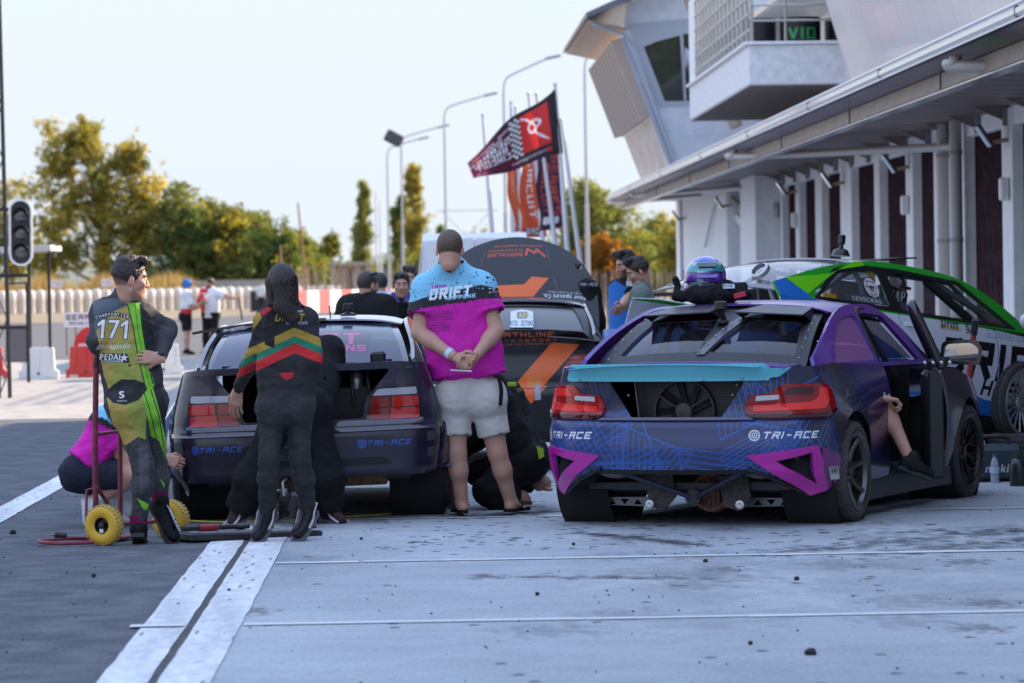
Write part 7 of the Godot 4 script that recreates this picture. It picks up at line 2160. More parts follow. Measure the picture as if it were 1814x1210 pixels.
# ---------------------------------------------------------------- the white,blue and green coupe raised on stands
func build_raised_coupe():
	var car:=thing("drift_coupe","white drift coupe with blue tail and green roof, raised nose-down on stands","car",Vector3(2.35,0.39,-30.05))
	car.basis=Basis(Vector3.UP,deg_to_rad(-50))*Basis(Vector3.RIGHT,deg_to_rad(-6.5))
	var S:=Shape.new()
	S.hw=0.87
	S.rz=0.84
	S.belt=0.94
	S.roof=1.37
	S.deck=1.04
	S.glass_z=0.34
	S.roof_z=-0.62
	S.front_z=-1.80
	S.screen_z=-2.5
	S.wb=2.76
	S.tumble=0.55
	var white:=lin(0.66,0.69,0.75)
	var blue:=lin(0.015,0.14,0.50)
	var green:=lin(0.02,0.42,0.03)
	# flank picture: u grows forward,z 0.95..-3.55,y 1.45..0
	var ps:=Print.new(2048,660,white)
	var Q:=func(z: float,y: float) -> Vector2: return Vector2((0.95-z)/4.5*2048,(1.45-y)/1.45*660)
	ps.poly(PackedVector2Array([Q.call(0.95,1.1),Q.call(-0.2,0.93),Q.call(-1.15,0.52),Q.call(-1.9,0.36),Q.call(-3.5,0.22),Q.call(-3.5,0.0),Q.call(0.95,0.0)]),blue)
	ps.poly(PackedVector2Array([Q.call(-0.6,0.95),Q.call(-3.5,0.95),Q.call(-3.5,0.93),Q.call(-0.6,0.93)]),green)
	ps.line(Q.call(-0.93,0.70),Q.call(-2.4,0.70),2,lin(0.4,0.44,0.5))
	block_at(ps,"DRIFT",Q.call(-2.06,0.655),104,84,31,lin(0.012,0.012,0.014),0.25)
	block_at(ps,"HAPPENS",Q.call(-2.34,0.45),42,38,13,lin(0.012,0.012,0.014),0.25)
	ps.text("947",lay(Q.call(-1.74,0.885),30,0.9,0.15),lin(0.03,0.04,0.07))
	ps.text("GEDIMINAS LEVICKAS",lay(Q.call(-2.22,0.875),28,0.75,0.15),lin(0.2,0.23,0.3),false)
	ps.poly(PackedVector2Array([Q.call(-1.38,0.93),Q.call(-1.62,0.93),Q.call(-1.62,0.86),Q.call(-1.38,0.86)]),lin(0.55,0.56,0.58))
	ps.text("Drift",lay(Q.call(-1.50,0.908),30,1.0,0.2),lin(0.02,0.02,0.02))
	ps.text("MASTERS",lay(Q.call(-1.49,0.876),16,1.0,0.2),lin(0.35,0.22,0.02))
	var flank:=printed("white_flank_print",ps.done(1.0),0.25,0.7)
	var rp:=Print.new(512,256,lin(0.5,0.52,0.56))
	var roofm:=mat("roof_silver_white",0.5,0.53,0.58,0.25,0.0,0.8)
	var gm:=mat("roof_green",0.015,0.36,0.02,0.25,0.0,0.6)
	var dark:=mat("black_paint")
	shell(car,S,gm,flank,dark,glass("clear_side_glass",0.3,0.33,0.36,0.10),["roof","fender","glass","deck","quarter","house_l"])
	panel("front_fender",car,pv([-2.035,0.2,-2.035,S.belt-0.03,-2.6,S.belt-0.07,S.nose+0.35,0.74,S.nose+0.2,0.6,S.nose+0.2,0.25,-S.wb-0.3,0.2]),func(q): return S.flank(q,1.0),flank,true,[arch(Vector2(-S.wb,0.31),0.375)],Rect2(0.95,0,-4.5,1.45))
	panel("roof",car,rounded(pv([-0.58,S.roof_z+0.03,0.58,S.roof_z+0.03,0.57,S.front_z,-0.57,S.front_z]),0.06),S.top,roofm,true)
	# lime and blue on the rear pillar
	panel("pillar_patch",car,pv([0.02,S.belt+0.05,S.glass_z-0.14,S.deck+0.06,-0.30,S.roof-0.19,-0.62,S.roof-0.062,-0.72,S.roof-0.06,-0.72,S.roof-0.085,-0.40,S.roof-0.15,-0.06,S.belt+0.10]),func(q): return S.house(q,1.0)+Vector3(0.008,0,0),mat("lime_paint",0.16,0.62,0.01,0.3,0.0,0.5),true,[],Rect2(0,0,1,1),0.05,0.004)
	panel("pillar_patch",car,pv([0.30,S.belt+0.015,0.02,S.belt+0.015,0.02,S.belt+0.05,S.glass_z-0.13,S.deck+0.055,S.glass_z-0.02,S.deck+0.02]),func(q): return S.house(q,1.0)+Vector3(0.008,0,0),mat("blue_paint",0.015,0.14,0.50,0.3,0.0,0.5),true,[],Rect2(0,0,1,1),0.05,0.004)
	var wt:=mat("white_paint_gloss",0.66,0.69,0.75,0.25,0.0,0.6)
	panel("rear_bumper",car,rounded(pv([-1.08,0.3,1.08,0.3,1.08,0.66,-1.08,0.66]),0.03),S.rear,mat("blue_paint"))
	for s in [1.0,-1.0]:
		panel("quarter_panel",car,pv([-0.92,0.2,-0.34,0.2,0.30,0.42,0.36,0.6,0.36,S.belt,0.1,S.belt+0.02,-0.92,S.belt]),func(q): return S.flank(q,s),flank,s>0,[arch(Vector2(0,0.31),0.375)],Rect2(0.95,0,-4.5,1.45) if s>0 else Rect2(-3.55,0,4.5,1.45))
	panel("rear_window",car,rounded(pv([-0.60,0.05,0.60,0.05,0.50,0.95,-0.50,0.95]),0.05),func(q): return S.screen(q)-Vector3(0,0.004,0.004),glass("pale_rear_glass",0.35,0.38,0.42,0.22),false,[],Rect2(0,0,1,1),0.12,0.0)
	panel("rear_window_frame",car,pv([-0.68,-0.02,0.68,-0.02,0.57,1.0,-0.57,1.0]),S.screen,mat("grey_frame",0.16,0.17,0.19,0.35),false,[rounded(pv([-0.60,0.05,0.60,0.05,0.50,0.95,-0.50,0.95]),0.05)],Rect2(0,0,1,1),0.08,0.01)
	rivets(car,[S.screen(Vector2(0.62,0.2))+Vector3(0,0.01,0.01),S.screen(Vector2(0.60,0.4))+Vector3(0,0.01,0.01),S.screen(Vector2(0.575,0.6))+Vector3(0,0.01,0.01),S.screen(Vector2(0.55,0.8))+Vector3(0,0.01,0.01)],0.008,mat("bolt_steel"))
	obj("window_vent",MB.new().at(S.screen(Vector2(0.35,0.22))+Vector3(0,0.02,0.02),Basis(Vector3.RIGHT,0.9)).lathe([Vector2(0.08,0),Vector2(0.075,0.03),Vector2(0.06,0.04),Vector2(0.06,0.0)],18),mat("bolt_steel"),car)
	# black band round the window openings,the decals on the quarter glass
	var y1:=S.roof-0.055
	panel("window_surround",car,rounded(pv([-0.02,S.belt+0.01,-0.35,y1-0.09,-0.60,y1-0.03,-1.1,y1-0.02,S.front_z+0.02,y1-0.045,S.screen_z+0.2,S.belt-0.0]),0.03),func(q): return S.house(q,1.0)+Vector3(0.006,0,0),mat("surround_black",0.01,0.01,0.011,0.35),true,[rounded(pv([-0.09,S.belt+0.045,-0.39,y1-0.125,-0.62,y1-0.07,-0.85,y1-0.06,-0.87,S.belt+0.04]),0.04),rounded(pv([-0.98,S.belt+0.03,-0.95,y1-0.055,-1.1,y1-0.05,S.front_z+0.04,y1-0.075,S.screen_z+0.30,S.belt+0.02]),0.03)],Rect2(0,0,1,1),0.06,0.006)
	var dc:=Print.new(512,512,lin(0.62,0.62,0.64))
	dc.dot(Vector2(256,256),256,lin(0.62,0.62,0.64))
	for i in 40:
		var d:=Vector2.from_angle(TAU*i/40.0)
		dc.line(Vector2(256,256)+d*150,Vector2(256,256)+d.rotated(0.12)*200,14,lin(0.4,0.02,0.03) if absf(d.x)>0.3 else lin(0.62,0.62,0.64))
	dc.poly(pv([170,200,342,200,330,330,256,380,182,330]),lin(0.05,0.05,0.06))
	dc.text("DRIFT KINGS",lay(Vector2(256,240),70,0.7,0.15),lin(0.02,0.02,0.03))
	dc.text("1",lay(Vector2(256,310),70),lin(0.7,0.7,0.7))
	dc.text("2025",lay(Vector2(256,450),80),lin(0.03,0.03,0.05))
	dc.text("CHAMPIONSHIP",lay(Vector2(256,90),50,0.8),lin(0.03,0.03,0.05))
	panel("round_decal",car,disc(Vector2(-0.735,1.115),0.075,24),func(q): return S.house(q,1.0)-Vector3(0.006,0,0),printed("round_decal",dc.done(),0.5),true,[],Rect2(-0.66,1.04,-0.15,0.15),0.05,0.0)
	panel("round_decal",car,disc(Vector2(-0.775,1.225),0.045,20),func(q): return S.house(q,1.0)-Vector3(0.006,0,0),mat("gold_decal",0.16,0.12,0.03,0.5),true,[],Rect2(0,0,1,1),0.05,0.0)
	var nm:=Print.new(512,96,lin(0.05,0.05,0.055))
	nm.text("LEVICKAS",lay(Vector2(270,48),56,1.0),lin(0.4,0.42,0.44))
	panel("name_strip",car,pv([-0.38,0.985,-0.86,0.985,-0.86,1.04,-0.38,1.04]),func(q): return S.house(q,1.0)-Vector3(0.004,0,0),printed("name_strip",nm.done(),0.5),true,[],Rect2(-0.38,0.985,-0.48,0.055),0.08,0.0)
	obj("vent_tab",MB.new().box(S.house(Vector2(-0.2,1.0),1.0)+Vector3(0.012,0,0),Vector3(0.012,0.03,0.14)),mat("orange_tab",0.5,0.25,0.02,0.5),car)
	# head restraint wings,door pull,handle,roof scoop,camera
	var hr:=Print.new(256,128,lin(0.01,0.01,0.011))
	hr.text("OMP",lay(Vector2(128,64),66),lin(0.6,0.62,0.64))
	panel("seat_wing",car,rounded(pv([-1.02,1.03,-1.02,1.17,-1.12,1.18,-1.33,1.13,-1.30,1.06,-1.14,1.02]),0.03),func(q): return Vector3(0.52,q.y,q.x),printed("seat_print",hr.done(),0.6),true,[],Rect2(-1.02,1.02,-0.31,0.16),0.06,0.05)
	obj("door_handle",MB.new().sheet(rounded(pv([-0.97,0.845,-1.22,0.855,-1.22,0.885,-0.97,0.88]),0.015),func(q): return S.flank(q,1.0)+Vector3(0.02*sin((q.x+0.97)/-0.25*PI)+0.004,0,0),0.03,0.012,[],true),wt,car)
	obj("roof_scoop",MB.new().sheet(pv([0.25,-0.98,0.5,-0.98,0.5,-1.42,0.25,-1.42]),func(q): return Vector3(q.x,S.roof-0.015+0.07*clampf((-0.95-q.y)/0.45,0,1),q.y),0.08,0.012,[],true),mat("visor_gloss"),car)
	var gp:=Node3D.new()
	gp.name="action_camera"
	gp.position=Vector3(0.45,S.roof-0.02,-0.62)
	car.add_child(gp,true)
	obj("base",MB.new().lathe([Vector2(0,0),Vector2(0.075,0),Vector2(0.055,0.045),Vector2(0.02,0.06),Vector2(0.016,0.09),Vector2(0,0.09)],16),mat("camera_black"),gp)
	obj("case",MB.new().box(Vector3(0,0.125,0),Vector3(0.05,0.075,0.05),0.008),mat("camera_black"),gp)
	obj("strap",MB.new().tube(curve([S.house(Vector2(-1.12,1.29),1.0)-Vector3(0.05,0,0),S.house(Vector2(-1.2,1.22),1.0)-Vector3(0.06,0,0),S.house(Vector2(-1.17,1.17),1.0)-Vector3(0.06,0,0),S.house(Vector2(-1.25,1.16),1.0)-Vector3(0.06,0,0)],4),0.012,6),mat("strap_black",0.012,0.012,0.013,0.7),car)
	obj("cage_pad",MB.new().tube([Vector3(0.58,1.24,-1.45),Vector3(0.62,0.98,-1.95)],0.035,8),mat("strap_black"),car)
	obj("cage_pad",MB.new().tube([Vector3(0.56,1.28,-1.42),Vector3(0.6,1.05,-2.1)],0.028,8),mat("cage_steel"),car)
	obj("door_mirror",MB.new().ball(Vector3(0.95,1.0,-2.25),Vector3(0.05,0.065,0.09)),wt,car)
	# broken lamp and arch liner hanging at the front corner
	obj("broken_trim",MB.new().sheet(pv([-2.3,0.24,-2.65,0.2,-2.62,0.34,-2.4,0.40]),func(q): return S.flank(q,1.0)+Vector3(0.05+0.05*sin(q.x*31.0),0,0),0.04,0.008,[],true),mottled("broken_plastic",lin(0.02,0.02,0.022),lin(0.4,0.42,0.45),6.0,0.3,0.0,false),car)
	obj("cracked_edge",MB.new().tube(curve([Vector3(0.93,0.55,-2.35),Vector3(0.95,0.45,-2.32),Vector3(0.92,0.34,-2.42),Vector3(0.96,0.25,-2.5)],4),0.008,6),mat("scuff_grey",0.2,0.2,0.2,0.6),car)
	obj("green_tab",MB.new().sheet(pv([-2.42,0.2,-2.6,0.18,-2.58,0.27]),func(q): return S.flank(q,1.0)+Vector3(0.10+0.03*sin(q.x*40.0),0,0),0.03,0.006,[],true),mat("lime_paint"),car)
	obj("splitter",MB.new().box(Vector3(0,0.14,-3.1),Vector3(1.7,0.02,0.7),0.005),mat("carbon_black",0.015,0.015,0.016,0.35),car)
	# stands that carry it
	for q in [[0.6,-0.25],[-0.6,-0.25],[0.6,-2.2],[-0.6,-2.2]]:
		var o:=thing("axle_stand","%s steel axle stand under the %s of the raised white coupe" % ["dark",["near rear","far rear","near front","far front"][[0.6,-0.25,-0.6,-0.25,0.6,-2.2,-0.6,-2.2].find(q[0]) if false else (0 if q==[0.6,-0.25] else 1 if q==[-0.6,-0.25] else 2 if q==[0.6,-2.2] else 3)]],"axle stand")
		var p: Vector3=car.transform*Vector3(q[0],0.2,q[1])
		o.position=Vector3(p.x,0,p.z)
		for a in 4:
			var d:=Vector3(cos(TAU*a/4+0.5)*0.13,0.0,sin(TAU*a/4+0.5)*0.13)
			obj("leg",MB.new().bar(d,Vector3(d.x*0.2,p.y-0.06,d.z*0.2),0.03,0.03),mat("stand_red",0.2,0.02,0.02,0.5),o)
		obj("saddle",MB.new().box(Vector3(0,p.y-0.04,0),Vector3(0.09,0.06,0.09),0.01),mat("stand_steel",0.1,0.1,0.1,0.4,0.6),o)
	var rim:=mat("rim_silver",0.42,0.41,0.42,0.3,0.7)
	for s in [-1.0,1.0]:
		wheel(car,Vector3(s*0.78,0.315,0),s,0.315,0.25,0.245,10,rim,2)
	wheel(car,Vector3(-0.78,0.315,-S.wb),-1.0,0.315,0.25,0.245,10,rim,2)
# ---------------------------------------------------------------- people: joints,bodies,heads,hands,clothes
const SKIN:=Color(0.50,0.27,0.19)
func skin_mat() -> StandardMaterial3D:
	var m:=mat("skin",1,1,1,0.55)
	m.vertex_color_use_as_albedo=true
	m.subsurf_scatter_enabled=true
	m.subsurf_scatter_strength=0.12
	return m
func frame_of(dir: Vector3,up: Vector3) -> Basis:    # y along dir,z near up
	var y:=dir.normalized()
	var x:=y.cross(up).normalized()
	return Basis(x,y,x.cross(y))
# a hand: wrist at the origin,fingers along y,palm towards +z,thumb on +x (a right hand); curl 0 straight .. 1 closed
func hand_mesh(curl: float,spread:=0.1) -> MB:
	var key:="hand_%d_%d" % [int(curl*100),int(spread*100)]
	if store.has(key): return store[key]
	var f:=Field.new(Vector3(-0.08,-0.03,-0.05),Vector3(0.10,0.21,0.11),0.0042)
	f.bone(Vector3(0,-0.02,0),Vector3(0,0.03,0),0.026,0.028,0.01,1.35,Vector3.BACK)
	for q in [[-0.030,0.085],[-0.010,0.092],[0.011,0.094],[0.030,0.09]]:
		f.bone(Vector3(q[0]*0.55,0.015,0),Vector3(q[0],q[1],0),0.017,0.0125,0.012,1.1,Vector3.BACK)
	f.blob(Vector3(0.024,0.035,0.008),Vector3(0.017,0.03,0.016),0.01)
	var lens:=[[-0.030,0.084,0.030,0.021,0.018],[-0.010,0.092,0.041,0.026,0.021],[0.011,0.094,0.045,0.029,0.022],[0.030,0.089,0.039,0.024,0.021]]
	for i in 4:
		var q=lens[i]
		var p:=Vector3(q[0],q[1],0)
		var an: float=curl*(0.75+0.08*(3-i))
		var rr:=0.0093 if i>0 else 0.0082
		for k in 3:
			var side=(q[0]/0.03)*spread
			var d:=Vector3(side*cos(an),cos(an),sin(an)).normalized()
			var e: Vector3=p+d*q[2+k]
			f.bone(p,e,rr,rr*0.9,0.004)
			p=e
			rr*=0.92
			an+=curl*(1.25 if k==0 else 0.9)
	var t0:=Vector3(0.026,0.03,0.006)
	var t1:=t0+Vector3(0.026,0.026,0.014)
	var t2:=t1+Vector3(0.010-0.014*curl,0.026,0.008+0.016*curl)
	var t3:=t2+Vector3(-0.004-0.012*curl,0.022,0.006+0.008*curl)
	f.bone(t0,t1,0.014,0.0115,0.008)
	f.bone(t1,t2,0.0115,0.0098,0.004)
	f.bone(t2,t3,0.0098,0.0082,0.004)
	var m:=MB.new()
	f.add_to(m,func(p,n): return SKIN*(1.0 if p.y<0.1 else 0.98)+Color(0.03,-0.01,-0.01)*(1.0 if p.y>0.13 else 0.0))
	store[key]=m
	return m
# a head: skull centre at the origin,face towards +z
func head_mesh(kind: String,hair: Color) -> MB:
	var key:="head_"+kind
	if store.has(key): return store[key]
	var f:=Field.new(Vector3(-0.105,-0.15,-0.13),Vector3(0.105,0.14,0.14),0.0048)
	f.blob(Vector3(0,0.028,-0.012),Vector3(0.077,0.092,0.097),0.02)
	f.blob(Vector3(0,-0.045,0.022),Vector3(0.060,0.074,0.068),0.03)
	f.blob(Vector3(0,-0.098,0.058),Vector3(0.026,0.018,0.02),0.03)
	f.bone(Vector3(-0.05,-0.07,0.0),Vector3(-0.012,-0.104,0.052),0.02,0.017,0.025)
	f.bone(Vector3(0.05,-0.07,0.0),Vector3(0.012,-0.104,0.052),0.02,0.017,0.025)
	f.bone(Vector3(0,-0.06,-0.028),Vector3(0,-0.105,-0.022),0.050,0.048,0.03)
	f.blob(Vector3(0,0.024,0.074),Vector3(0.050,0.013,0.017),0.02)
	for s in [-1.0,1.0]:
		f.blob(Vector3(s*0.042,-0.025,0.066),Vector3(0.02,0.018,0.018),0.02)
		f.blob(Vector3(s*0.031,0.003,0.094),Vector3(0.017,0.011,0.013),0.012,Basis.IDENTITY,true)
		f.blob(Vector3(s*0.031,0.003,0.0765),Vector3(0.0125,0.0115,0.0125),0.003)
		f.blob(Vector3(s*0.079,-0.012,-0.012),Vector3(0.008,0.031,0.018),0.006,Basis(Vector3.UP,s*0.35))
		f.blob(Vector3(s*0.011,-0.036,0.096),Vector3(0.009,0.008,0.011),0.006)
	f.bone(Vector3(0,0.012,0.086),Vector3(0,-0.030,0.107),0.008,0.011,0.012)
	f.blob(Vector3(0,-0.064,0.083),Vector3(0.024,0.0055,0.010),0.006)
	f.blob(Vector3(0,-0.0745,0.081),Vector3(0.020,0.0065,0.010),0.006)
	var m:=MB.new()
	f.add_to(m,func(p,n):
		var c:=SKIN
		if p.z>0.07 and absf(p.y-0.003)<0.0062 and absf(absf(p.x)-0.031)<0.0115:
			return Color(0.02,0.015,0.012) if absf(absf(p.x)-0.031)<0.0055 else Color(0.55,0.5,0.48)
		if p.z>0.058 and p.y>0.020 and p.y<0.031 and absf(p.x)>0.011 and absf(p.x)<0.052: return hair*0.9
		if p.z>0.07 and p.y<-0.058 and p.y>-0.081 and absf(p.x)<0.025: return Color(0.42,0.16,0.13)
		if kind=="beard" and p.y<-0.045 and p.z>-0.02 and not (p.z>0.085 and absf(p.x)<0.012 and p.y>-0.058): return SKIN.lerp(hair,0.8 if p.y<-0.082 or absf(p.x)>0.03 else 0.55)
		if kind=="stubble" and p.y<-0.048 and p.z>0.0: return SKIN.lerp(hair,0.28)
		if absf(p.x)>0.074: c=Color(0.52,0.24,0.17)
		if p.y>0.062 or (p.z<0.012 and p.y>-0.045 and (p.z<-0.03 or p.y>0.02)): return SKIN.lerp(hair,clampf(0.45+(p.y+0.045)*9.0,0.4,0.95))
		return c)
	store[key]=m
	return m
func hair_mesh(style: String) -> MB:
	var key:="hair_"+style
	if store.has(key): return store[key]
	var f:=Field.new(Vector3(-0.13,-0.40,-0.16),Vector3(0.13,0.17,0.14),0.006)
	var g:=0.0025 if style=="buzz" else 0.0045
	f.blob(Vector3(0,0.030,-0.014),Vector3(0.079+g,0.093+g,0.099+g),0.01)
	if style=="quiff":
		for i in 26: f.blob(Vector3(-0.055+0.0044*i,0.108+0.012*sin(i*2.1),0.066-0.022*(i % 4)),Vector3(0.012,0.024,0.020),0.006)
		f.blob(Vector3(0,0.10,-0.03),Vector3(0.06,0.035,0.06),0.02)
	if style=="fringe":
		for i in 24: f.blob(Vector3(-0.066+0.0057*i,0.088+0.014*sin(i*2.7),0.072-absf(i-12)*0.0022-0.02*(i % 3)),Vector3(0.013,0.022,0.018),0.006)
		f.blob(Vector3(0,0.10,-0.02),Vector3(0.07,0.035,0.075),0.02)
	if style!="long":
		f.cut(Vector3(0,0.056,0.07),Vector3(0,-0.62,0.78))
		if style=="quiff" or style=="fringe": f.cut(Vector3(0,0.0,-0.08),Vector3(0,-1.0,-0.35))
		else: f.cut(Vector3(0,-0.045,-0.08),Vector3(0,-1.0,-0.1))
		if style!="buzz":
			for s in [-1.0,1.0]: f.blob(Vector3(s*0.094,-0.03,0.02),Vector3(0.02,0.06,0.05),0.004,Basis.IDENTITY,true)
		f.crumple(noise,0.0025 if style=="buzz" else 0.007,Vector3(70,50,70))
	else:
		f.cut(Vector3(0,0.05,0.075),Vector3(0,-0.5,0.86))
		for s in [-1.0,1.0]: f.bone(Vector3(s*0.075,0.02,0.0),Vector3(s*0.072,-0.11,-0.01),0.026,0.024,0.02)
		f.bone(Vector3(0,0.0,-0.07),Vector3(0,-0.14,-0.065),0.075,0.055,0.03,1.5,Vector3.BACK)
		f.bone(Vector3(0.01,-0.13,-0.06),Vector3(-0.04,-0.20,-0.07),0.058,0.042,0.03,1.5,Vector3.BACK)
		f.crumple(noise,0.005,Vector3(110,14,110))
	var m:=MB.new()
	f.add_to(m)
	store[key]=m
	return m
func torso_bones(f: Field,j: Dictionary,b: float,g: float,hem=null):
	var fw: Vector3=j.fwd
	var sm: Vector3=(j.shl+j.shr)/2.0
	var hm: Vector3=(j.hipl+j.hipr)/2.0
	var chest:=sm.lerp(hm,0.22)
	var belly:=sm.lerp(hm,0.68)
	f.bone(j.shl,j.shr,0.058*b+g,0.058*b+g,0.05)
	for q in [j.shl,j.shr]: f.bone(j.neck+Vector3(0,0.005,0),q,0.052+g*0.4,0.062*b+g,0.05)
	f.bone(j.neck,sm.lerp(hm,0.1),0.058+g*0.5,0.085*b+g,0.05,1.2,fw)
	f.bone(chest+fw*0.012,belly+fw*0.01*b,0.135*b+g,0.128*b+g,0.06,1.32,fw)
	for s in [[j.shl,j.hipl],[j.shr,j.hipr]]:
		var a: Vector3=s[0].lerp(sm,0.34)
		var e: Vector3=s[1].lerp(hm,0.05)
		f.bone(a.lerp(e,0.12),a.lerp(e,0.62),0.095*b+g,0.092*b+g,0.06,1.1,fw)
		if hem!=null:
			var h2: Vector3=e+(hem-hm)
			f.bone(a.lerp(e,0.55),h2,0.098*b+g,0.108*b+g,0.06,1.12,fw,true)
	if hem!=null: f.bone(belly,hem,0.13*b+g,0.135*b+g,0.06,1.28,fw,true)
func pelvis_bones(f: Field,j: Dictionary,b: float,g: float):
	var hm: Vector3=(j.hipl+j.hipr)/2.0
	var sm: Vector3=(j.shl+j.shr)/2.0
	var up:=(sm-hm).normalized()
	f.bone(j.hipl,j.hipr,0.108*b+g,0.108*b+g,0.05,1.15,j.fwd)
	f.bone(hm+up*0.14,hm,0.115*b+g,0.125*b+g,0.05,1.25,j.fwd)
	for h in [j.hipl,j.hipr]:
		f.blob(h-j.fwd*0.055-up*0.03,Vector3(0.088,0.10,0.085)*b+Vector3.ONE*g,0.05)
func arm_bones(f: Field,j: Dictionary,s: String,b: float,g: float,part:=2.0,cuff:=1.0):   # part: 0..1 upper arm only,up to 2 the whole sleeve
	var sh: Vector3=j["sh"+s]
	var el: Vector3=j["el"+s]
	var wr: Vector3=j["wr"+s]
	if part<1.0:
		f.bone(sh,sh.lerp(el,part),0.062*b+g,0.060*b+g*1.6,0.04,1.0,Vector3.BACK,true)
	else:
		f.bone(sh,el,0.058*b+g,0.044*b+g,0.035)
		var w:=el.lerp(wr,part-1.0)
		f.bone(el,el.lerp(wr,minf(0.35,part-1.0)),0.044*b+g,0.044*b+g,0.025)
		f.bone(el.lerp(wr,0.25),w,0.043*b+g,(0.029 if part>1.9 else 0.033)*b+g*cuff,0.025,1.0,Vector3.BACK,true)
func leg_bones(f: Field,j: Dictionary,s: String,b: float,g: float,part:=2.0,wide:=1.0):
	var hp: Vector3=j["hip"+s]
	var kn: Vector3=j["kn"+s]
	var an: Vector3=j["an"+s]
	if part<=1.0:
		f.bone(hp,hp.lerp(kn,part),0.094*b+g,(0.094-0.02*part)*b+g*wide,0.022,1.0,Vector3.BACK,true)
		return
	f.bone(hp,kn,0.092*b+g,0.058*b+g,0.04)
	var back: Vector3=(kn-hp).normalized().cross((j.hipr-j.hipl).normalized()).normalized()*0.02
	f.bone(kn,kn.lerp(an,0.36)+back*(1.0 if back.dot(j.fwd)<0 else -1.0),0.054*b+g,0.056*b+g*wide,0.03)
	f.bone(kn.lerp(an,0.3),kn.lerp(an,part-1.0),0.054*b+g*wide,0.038*b+g*wide,0.03,1.0,Vector3.BACK,part>1.5 and g>0.0)
func box_of(j: Dictionary,pad: float) -> Array:
	var lo:=Vector3.ONE*1e9
	var hi:=-lo
	for k in j:
		if k in ["fwd","face","toel","toer"]: continue
		lo=lo.min(j[k])
		hi=hi.max(j[k])
	return [lo-Vector3.ONE*pad,hi+Vector3.ONE*pad]
